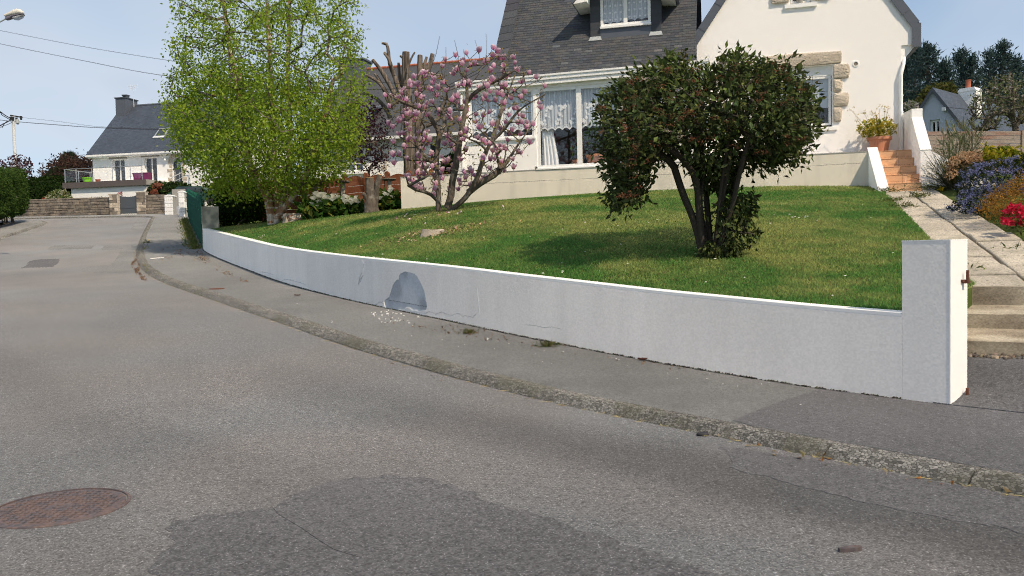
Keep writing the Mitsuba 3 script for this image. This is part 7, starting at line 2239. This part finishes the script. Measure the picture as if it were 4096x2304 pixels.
# dried hydrangea
P = crown_points([(3782, 690), (3800, 650), (3830, 625), (3880, 612), (3930, 612), (3975, 625), (4000, 655), (3960, 690), (3900, 720), (3830, 735), (3790, 720)], 19.6, .6, 900, ref=50)
foliage('dried_hydrangea', P, [(.05, .035, .025), (.08, .08, .03), (.04, .05, .02), (.2, .16, .06)], .11)
hp_ = [(3800, 660), (3815, 640), (3838, 634), (3855, 628), (3870, 640), (3890, 620), (3905, 613), (3922, 622), (3940, 617), (3958, 622), (3975, 640), (3990, 640), (4004, 634), (3850, 645), (3832, 655), (3882, 636), (3910, 634), (3930, 640), (3950, 640), (3968, 655), (3868, 618), (3820, 650), (3845, 625), (3800, 682), (3812, 690), (3818, 693), (3872, 674), (3918, 650), (3935, 658), (3955, 660), (3880, 655), (3895, 648), (3795, 700)]
for x, y in hp_:
    c = at(x + rng.normal(0, 3), y + rng.normal(0, 3), 19.2 + rng.uniform(-.3, .3)); q = unit(rng.normal(size=(70, 3))); q = q * [.085, .085, .065] * rng.uniform(.85, 1.2)
    v, f = leaves(c + q, .035, .9, outward=unit(q)); kk = add('dried_hydrangea__flower_head', (v, f), 'petal', color=np.repeat(vary([(.50, .33, .20), (.56, .39, .25), (.44, .28, .17)], 70, .12), 4, 0)); stuffpart(kk)
tag('dried_hydrangea', 'hydrangea carrying dry tan flower heads above the blue shrub', 'shrub')
foliage('yellow_leaf_shrub', crown_points([(3930, 600), (3935, 575), (3960, 585), (3985, 590), (4000, 582), (4040, 580), (4080, 600), (4140, 620), (4130, 660), (4040, 655), (3990, 650), (3940, 625)], 18.6, .5, 1000, ref=40), [(.35, .30, .02), (.22, .24, .02), (.42, .36, .05), (.10, .13, .02)], .13, aspect=.42, droop=.8)
tag('yellow_leaf_shrub', 'shrub with drooping yellow green leaves before the plank fence', 'shrub')
cpoly = [(3830, 790), (3822, 730), (3840, 690), (3880, 660), (3930, 645), (3990, 640), (4050, 630), (4130, 600), (4220, 640), (4220, 760), (4000, 790), (3935, 850), (3900, 862), (3850, 850), (3790, 838), (3785, 828), (3815, 810)]
P = crown_points(cpoly, 15.6, .9, 6500, ref=90, shell=.4)
foliage('blue_ceanothus', P, [(.03, .045, .02), (.04, .055, .028), (.022, .03, .016)], .05)
Pf = crown_points(cpoly, 15.2, .7, 300, ref=60, shell=.4); Pf = Pf[np.argsort(Pf[:, 1])]
for c in Pf[:250]:
    q = rng.normal(0, 1, (22, 3)) * [.026, .022, .020]
    v, f = leaves(c + q, .022, .9); kk = add('blue_ceanothus__flower_cluster', (v, f), 'petal', color=np.repeat(vary([(.20, .22, .40), (.27, .29, .48), (.14, .15, .29)], 22, .15), 4, 0)); stuffpart(kk)
foliage('blue_ceanothus', np.vstack([c + rng.normal(0, 1, (16, 3)) * [.03, .03, .024] for c in crown_points(cpoly, 15.5, .85, 90, ref=70, shell=.4)]), [(.15, .17, .36), (.11, .12, .28)], .024, m='petal', part='inner_flowers', aspect=.9)
tag('blue_ceanothus', 'spreading shrub covered in small blue flower clusters beside the path', 'shrub')
opoly = [(3920, 840), (3945, 800), (3985, 770), (4030, 740), (4080, 715), (4200, 700), (4220, 850), (4090, 860), (4000, 868), (3930, 862)]
foliage('orange_spirea', np.vstack([crown_points(opoly, 13.9, .8, 5200, ref=70, shell=.3, clusters=500, spread=.06)]), [(.34, .17, .035), (.26, .13, .03), (.17, .10, .03), (.40, .22, .05)], .034, amount=.25)
tag('orange_spirea', 'fine leaved orange brown shrub between the blue shrub and the red azalea', 'shrub')
apoly = [(4003, 880), (4010, 850), (4040, 825), (4090, 822), (4180, 830), (4190, 905), (4060, 905), (4020, 898)]
foliage('red_azalea', crown_points(apoly, 12.9, .35, 500, ref=40), [(.05, .08, .02), (.08, .10, .03)], .05)
for x, y in [(4012, 878), (4025, 890), (4020, 850), (4035, 843), (4052, 828), (4068, 832), (4085, 840), (4060, 856), (4040, 870), (4078, 862), (4092, 855), (4048, 892), (4036, 885), (4080, 888), (4096, 880), (4030, 862), (4088, 830), (4110, 850), (4120, 880)]:
    c = at(x, y, 12.75 + rng.uniform(-.2, .2))
    for _ in range(1):
        q = unit(rng.normal(size=(26, 3)) + [0, -.3, .4]); v, f = leaves(c + q * .012, .06, .7, outward=q); kk = add('red_azalea__flower', (v, f), 'petal', color=np.repeat(vary([(.66, .035, .09), (.58, .02, .06), (.75, .08, .14)], 26, .1), 4, 0)); stuffpart(kk)
tag('red_azalea', 'bright red azalea in flower at the right edge of the picture', 'shrub')
c = onbed(3765, 757); mb = MB()
q = at(3765, 754, 20.0); v, f = leaves(q + rng.normal(0, .015, (16, 3)), .07, .6); add('yellow_daffodil__flower', (v, f), 'petal', color=np.repeat(vary([(.7, .5, .03)], 16, .1), 4, 0))
mb.add(*tube([q - [0, 0, .22], q], .006, 4), (.08, .14, .03)); mb.put('yellow_daffodil__stem', 'leaf'); tag('yellow_daffodil', 'single yellow flower at the foot of the broom', 'flower')
P = crown_points([(3880, 862), (4000, 872), (4096, 912), (4180, 900), (4180, 1010), (4096, 975), (4000, 925), (3930, 885)], 13.6, .1, 10, ref=40)
mb = MB(); br = np.random.default_rng(6)
pts = []
for k in range(1500):
    x, y = br.uniform(3780, 4200), br.uniform(790, 1000); p = onbed(x, y)
    if bed.buffer(-.12).contains(Point(p[0], p[1])): pts.append(p)
pts = np.array(pts)
v, f = leaves(pts + [0, 0, .01], .075, .3, updir=0, rg=br, outward=np.tile([[0, 0, .7]], (len(pts), 1)))
add('bed_weeds', (v, f), 'leaf', color=np.repeat(vary([(.06, .11, .025), (.09, .13, .03), (.10, .09, .05)], len(pts), .25, br), 4, 0)); tag('bed_weeds', 'low weeds and grass covering the soil of the flower bed', 'ground cover', kind='stuff')

# ---------------------------------------------------------------- grass, daisies, weeds, litter
gr = np.random.default_rng(21)
lp_ = lawn_poly.buffer(.02)
shapely.prepare(lp_)
bx = lp_.bounds


def lawn_pts(n, rg=gr):
    out = np.zeros((0, 2))
    while len(out) < n:
        q = rg.uniform(bx[:2], bx[2:], (n, 2))
        # denser towards the street, where single blades show
        w = np.clip(1.25 - (np.hypot(q[:, 0], q[:, 1]) - 8) / 16, .18, 1)
        q = q[(rg.random(len(q)) < w) & shapely.contains_xy(lp_, q[:, 0], q[:, 1])]
        out = np.vstack([out, q])
    return out[:n]


NB = 330000
q = lawn_pts(NB)
z = lz(q)
dist = np.hypot(q[:, 0], q[:, 1])
hh = gr.uniform(.018, .042, NB) * (1 + .5 * meshkit.fbm(np.c_[q * .9, np.zeros(NB)]))
ww = .0035 + .00055 * dist * gr.uniform(.6, 1.4, NB)
a = gr.uniform(0, 6.28, NB)
ln = gr.normal(0, .022, (NB, 2))
b0 = np.c_[q[:, 0] - ww * np.cos(a), q[:, 1] - ww * np.sin(a), z - .004]
b1 = np.c_[q[:, 0] + ww * np.cos(a), q[:, 1] + ww * np.sin(a), z - .004]
tp = np.c_[q + ln, z + hh]
v = np.stack([b0, b1, tp], 1).reshape(-1, 3)
f = np.arange(NB * 3).reshape(-1, 3)
n1 = meshkit.fbm(np.c_[q * .55, np.full(NB, 3.0)]); n2 = meshkit.fbm(np.c_[q * 2.2, np.full(NB, 8.0)])
n1 = (n1 - n1.mean()) / n1.std(); n2 = (n2 - n2.mean()) / n2.std()
# sparse yellowish turf in the middle of the lawn, lusher towards the street wall
wall_d = np.min(np.linalg.norm(q[:, None, :] - WP(np.linspace(0, SEND, 60))[None], axis=2), axis=1) if NB < 1 else cKDTree(WP(np.linspace(0, SEND, 400))).query(q)[0]
yel = np.clip(.50 + .28 * n1 + .20 * n2 - .55 * np.exp(-wall_d / 1.1) + .12 * gr.normal(size=NB), 0, 1)[:, None]
gc = np.array([.125, .275, .070]) * (1 - yel) + np.array([.38, .42, .145]) * yel
gc = gc * np.exp(gr.normal(0, .22, (NB, 1)))
dry = gr.random(NB) < .05
gc[dry] = [.28, .23, .10]
add('grass', (v, f), 'leaf', color=np.repeat(np.clip(gc, 0, .8), 3, 0))
tag('grass', 'short mown grass of the sloping front lawn', 'grass', kind='stuff')
# clover and broad leaved patches
q = lawn_pts(9000); k = meshkit.fbm(np.c_[q * 1.1, np.full(len(q), 5.0)]); q = q[k > np.quantile(k, .72)]
v, f = leaves(np.c_[q, lz(q) + .018], .045, .7, updir=1.2, rg=gr)
add('clover', (v, f), 'leaf', color=np.repeat(vary([(.085, .19, .035), (.11, .22, .045)], len(q), .2, gr), 4, 0)); tag('clover', 'darker clover patches in the lawn', 'clover', kind='stuff')
# daisies
mb = MB()
spots = [(1035, 955), (1042, 960), (1050, 952), (1058, 948), (1010, 962), (1004, 965), (1495, 1040), (1530, 1045), (1530, 1028), (1345, 945), (2100, 1112), (2172, 1108), (2790, 1005), (2860, 1050), (3170, 880), (3180, 878), (3195, 882), (3220, 880), (3158, 868), (3230, 876), (3080, 905), (2340, 900), (2630, 890), (3640, 1060), (3380, 1120), (1620, 873), (1700, 880), (1660, 868), (2330, 1140), (2250, 1100)]
for x, y in spots: mb.add(*(lambda p: lathe([(0, .012), (.016, .008), (.019, .0)], 7, p + [0, 0, .05]))(onlawn(x, y)))
qd = lawn_pts(60)
for p in qd: mb.add(*lathe([(0, .010), (.011, .006), (.013, .0)], 6, (*p, lz(p[None])[0] + .045)))
mb.put('daisies', 'calla_petal'); tag('daisies', 'scattered white daisies in the lawn', 'daisies', kind='stuff')
# fallen magnolia petals
mb = MB()
for x, y in [(1620, 870), (1640, 880), (1685, 866), (1745, 868), (1790, 862), (1830, 868), (1600, 858), (1850, 850), (2020, 840), (1700, 905), (1580, 885)]:
    p = onlawn(x, y) + [0, 0, .05]; v, f = leaves(p[None] + gr.normal(0, .02, (2, 3)) * [1, 1, .2], .10, .5, updir=2, rg=gr); mb.add(v, f, np.repeat(vary([(.7, .55, .6), (.55, .3, .35)], 2, .1, gr), 4, 0))
mb.put('fallen_petals', 'petal'); tag('fallen_petals', 'fallen magnolia petals on the grass', 'petals', kind='stuff')

# dead leaves in the gutter and on the pavement
mb = MB()


def litter(poly, n, dz, cols, size=.07, off=.006):
    pg = Polygon(poly); x0, y0, x1, y1 = pg.bounds; c = 0
    cl = gr.uniform([x0, y0], [x1, y1], (max(6, n // 12), 2))
    while c < n:
        x, y = cl[gr.integers(0, len(cl))] + gr.normal(0, [(x1 - x0) * .08, (y1 - y0) * .05])
        if pg.contains(Point(x, y)):
            p = ground(x, y, dz) + [0, 0, off]; v, f = leaves(p[None], size, .5, updir=3, rg=gr, fold=.4); v[:, 2] = np.maximum(v[:, 2], p[2] - .004); mb.add(v, f, np.repeat(vary(cols, 1, .25, gr), 4, 0)); c += 1


OR = [(.27, .12, .045), (.22, .11, .05), (.33, .18, .08), (.14, .09, .06)]
litter([(520, 1060), (560, 1000), (572, 1010), (560, 1080), (610, 1140), (585, 1140), (540, 1090)], 420, -KH, OR, .05, .012)
litter([(700, 1000), (790, 990), (860, 1060), (1000, 1130), (960, 1130), (820, 1065), (730, 1045)], 420, 0, OR, .045)
litter([(600, 990), (800, 975), (800, 1010), (640, 1050)], 200, 0, OR, .045)
litter([(580, 960), (592, 960), (592, 1090), (576, 1090)], 60, 0, [(.26, .24, .04), (.14, .15, .03)], .06)
litter([(640, 1165), (2900, 1720), (4090, 1880), (4090, 2010), (2900, 1790), (1500, 1470), (900, 1280)], 110, -KH, [(.30, .24, .12), (.36, .17, .06), (.2, .16, .08)], .05, .014)
litter([(1000, 1150), (1900, 1320), (3700, 1590), (3700, 1640), (1900, 1360), (1000, 1190)], 190, 0, [(.18, .11, .06), (.26, .16, .08), (.12, .09, .06)], .035)
mb.put('leaf_litter', 'leaf'); tag('leaf_litter', 'dead orange brown leaves along the kerb and below the wall', 'leaf litter', kind='stuff')
mb = MB()
for n, poly in ((42, [(1480, 1250), (1560, 1235), (1680, 1270), (1650, 1310), (1520, 1290)]), (40, [(1000, 1180), (2600, 1440), (3900, 1650), (3600, 1700), (2400, 1500), (1000, 1260)])):
    pg = Polygon(poly); b = pg.bounds; c = 0
    while c < n:
        x, y = gr.uniform(b[0], b[2]), gr.uniform(b[1], b[3])
        if pg.contains(Point(x, y)):
            p = ground(x, y); m = trimesh.creation.icosahedron(); s_ = gr.uniform(.006, .017) * (1 if n == 42 else .6); mb.add(np.array(m.vertices) * s_ * gr.uniform(.5, 1.3, 3) + p + [0, 0, s_ * .4], m.faces); c += 1
mb.put('plaster_crumbs', 'white_render'); tag('plaster_crumbs', 'white crumbs of plaster fallen on the pavement below the bare patch', 'plaster crumbs', kind='stuff')
# weeds in the pavement, each a tuft
for k, (x, y, r_, n, lab) in enumerate([(1875, 1335, .11, 130, 'small weed tuft on the pavement right of the bare patch of the wall'), (2195, 1385, .16, 220, 'flat weed tuft on the pavement against the middle of the wall'), (3860, 1560, .05, 30, 'tiny weed by the lower hinge of the gate pillar')]):
    p = ground(x, y); q = p + gr.normal(0, r_ * .5, (n, 3)) * [1, .6, .12] + [0, 0, .015]
    v, f = leaves(q, .06, .12, updir=.5, rg=gr, outward=np.tile([[0, 0, .5]], (n, 1))); kk = 'pavement_weed' if k == 0 else f'pavement_weed_{k:03d}'
    stuffpart(kk + '__leaves'); add(kk + '__leaves', (v, f), 'leaf', color=np.repeat(vary([(.09, .11, .03), (.20, .16, .06), (.06, .09, .02)], n, .25, gr), 4, 0)); tag(kk, lab, 'weed')
p = ground(590, 972); q = p + gr.normal(0, .07, (60, 3)) * [1, .6, .2] + [0, 0, .03]
v, f = leaves(q, .12, .2, updir=.5, rg=gr); add('dandelion__leaves', (v, f), 'leaf', color=np.repeat(vary([(.10, .13, .03)], 60, .2, gr), 4, 0)); stuffpart('dandelion__leaves')
add('dandelion__flower', lathe([(0, .03), (.045, .02), (.05, 0)], 10, p + [.1, -.1, .1]), 'yellow_petal'); scene['yellow_petal'] = {'type': 'twosided', 'bsdf': {'type': 'diffuse', 'reflectance': rgb((.7, .48, .02))}}
tag('dandelion', 'yellow dandelion growing behind the kerb by the dead leaves', 'flower')
# moss and dirt along the joint of wall and pavement
mb = MB()
for s in gr.uniform(SP, SEND, 2600):
    p = WP(s) + WN(s) * abs(gr.normal(.0, .012)); zq = gp(p[1]); h_ = gr.uniform(.006, .026)
    mb.add([[p[0] - .012, p[1] + .012, zq], [p[0] + .012, p[1] - .012, zq], [p[0] + gr.normal(0, .012), p[1] - .012, zq + h_]], [[0, 1, 2]], vary([(.06, .05, .04), (.08, .09, .04), (.12, .09, .06)], 1, .25, gr))
mb.put('joint_moss', 'painted'); tag('joint_moss', 'thin line of dirt and moss where wall and pavement meet', 'moss', kind='stuff')
mb = MB()
for s in gr.uniform(0, 1, 900):
    i_ = int(s * 150) + 10; p = KB[i_] + KN[i_] * (.255 + abs(gr.normal(0, .02))); zq = gp(p[1]) - KH
    d_ = gr.normal(0, .05, 2); mb.add([[*p, zq + .004], [*(p + d_), zq + .012], [*(p + d_ * .5 + [.006, .006]), zq + .012]], [[0, 1, 2]], vary([(.34, .28, .14), (.22, .18, .09)], 1, .2, gr))
mb.put('dry_grass_stalks', 'painted'); tag('dry_grass_stalks', 'dry grass stalks caught along the foot of the kerb', 'dry grass', kind='stuff')
# things lying in the road
p = ground(3400, 2205, -KH)
m = trimesh.creation.box(extents=[.13, .032, .022]).subdivide().subdivide(); w = np.array(m.vertices); w[:, 1] *= 1 - .5 * np.abs(w[:, 0] / .065) ** 3; w += (np.stack([meshkit.fbm(w * 40 + k * 5) for k in range(3)], -1) - .5) * .01
add('wood_splinter', (w @ np.array([[.98, .2, 0], [-.2, .98, 0], [0, 0, 1]]) + p + [0, 0, .012], m.faces), 'cast_iron', smooth=40); tag('wood_splinter', 'short brown wood splinter lying on the road at the lower right', 'splinter')
p = ground(2812, 1744, -KH)
m = trimesh.creation.icosphere(2, .045); w = np.array(m.vertices) * [1.2, .6, .5]; w += (np.stack([meshkit.fbm(w * 30 + k * 5) for k in range(3)], -1) - .5) * .02
add('dark_pebble', (w + p + [0, 0, .015], m.faces), 'cable_black', smooth=True); tag('dark_pebble', 'dark pebble lying in the gutter against the kerb', 'pebble')
q0, q1 = ground(600, 1038), ground(655, 1033)
add('bleached_stick', tube([q0 + [0, 0, .02], (q0 + q1) / 2 + [.02, .05, .025], q1 + [0, 0, .02]], [.012, .015, .008], 6), 'white_render'); tag('bleached_stick', 'pale bleached stick lying on the pavement by the kerb', 'stick')
for k, (x, y, lab) in enumerate([(1190, 1185, 'curled brown leaf on the pavement below the left crack'), (2570, 1443, 'curled brown leaf at the foot of the wall right of the weed tufts')]):
    p = ground(x, y); kk = 'curled_leaf' if k == 0 else f'curled_leaf_{k:03d}'
    u_, v_ = np.meshgrid(np.linspace(-1, 1, 6), np.linspace(-1, 1, 5), indexing='ij'); w = np.stack([u_ * .06, v_ * .025 * (1 - u_ ** 2 * .8), .012 + .02 * v_ ** 2 + .008 * u_ ** 2], -1).reshape(-1, 3)
    i, j = np.meshgrid(np.arange(5), np.arange(4), indexing='ij'); f = np.stack([i * 5 + j, i * 5 + j + 1, (i + 1) * 5 + j + 1, (i + 1) * 5 + j], -1).reshape(-1, 4)
    add(kk, (w + p, f), 'rust', smooth=True); tag(kk, lab, 'dead leaf')
# tufts between the path slabs, each grown from a joint
for k, (fr_, w_, n, lab) in enumerate([(.86, .5, 150, 'green tuft in the middle joint of the garden path near the stair'), (.80, .02, 120, 'weeds at the left edge of the garden path below the stair'), (.70, .06, 110, 'weeds at the left edge of the garden path, the second tuft from the stair'), (.99, .1, 110, 'weeds at the foot of the left stair cheek'), (.10, .03, 60, 'grass tuft at the near left corner of the garden path'), (.22, .75, 24, 'small seedling in the right row of path slabs')]):
    p = (PB + (PA - PB) * fr_) * (1 - w_) + (PB2 + (PA2 - PB2) * fr_) * w_; z_ = 1.06 + 1.76 * fr_
    q = np.c_[p + gr.normal(0, .12, (n, 2)) * [1, 1.4], np.full(n, z_) + np.abs(gr.normal(0, .035, n)) + .01]
    v, f = leaves(q, .085, .2, updir=.3, rg=gr, outward=np.tile([[0, 0, .4]], (n, 1))); kk = 'path_weed' if k == 0 else f'path_weed_{k:03d}'
    stuffpart(kk + '__leaves'); add(kk + '__leaves', (v, f), 'leaf', color=np.repeat(vary([(.08, .12, .03), (.16, .16, .05), (.06, .09, .02)], n, .22, gr), 4, 0)); tag(kk, lab, 'weed')
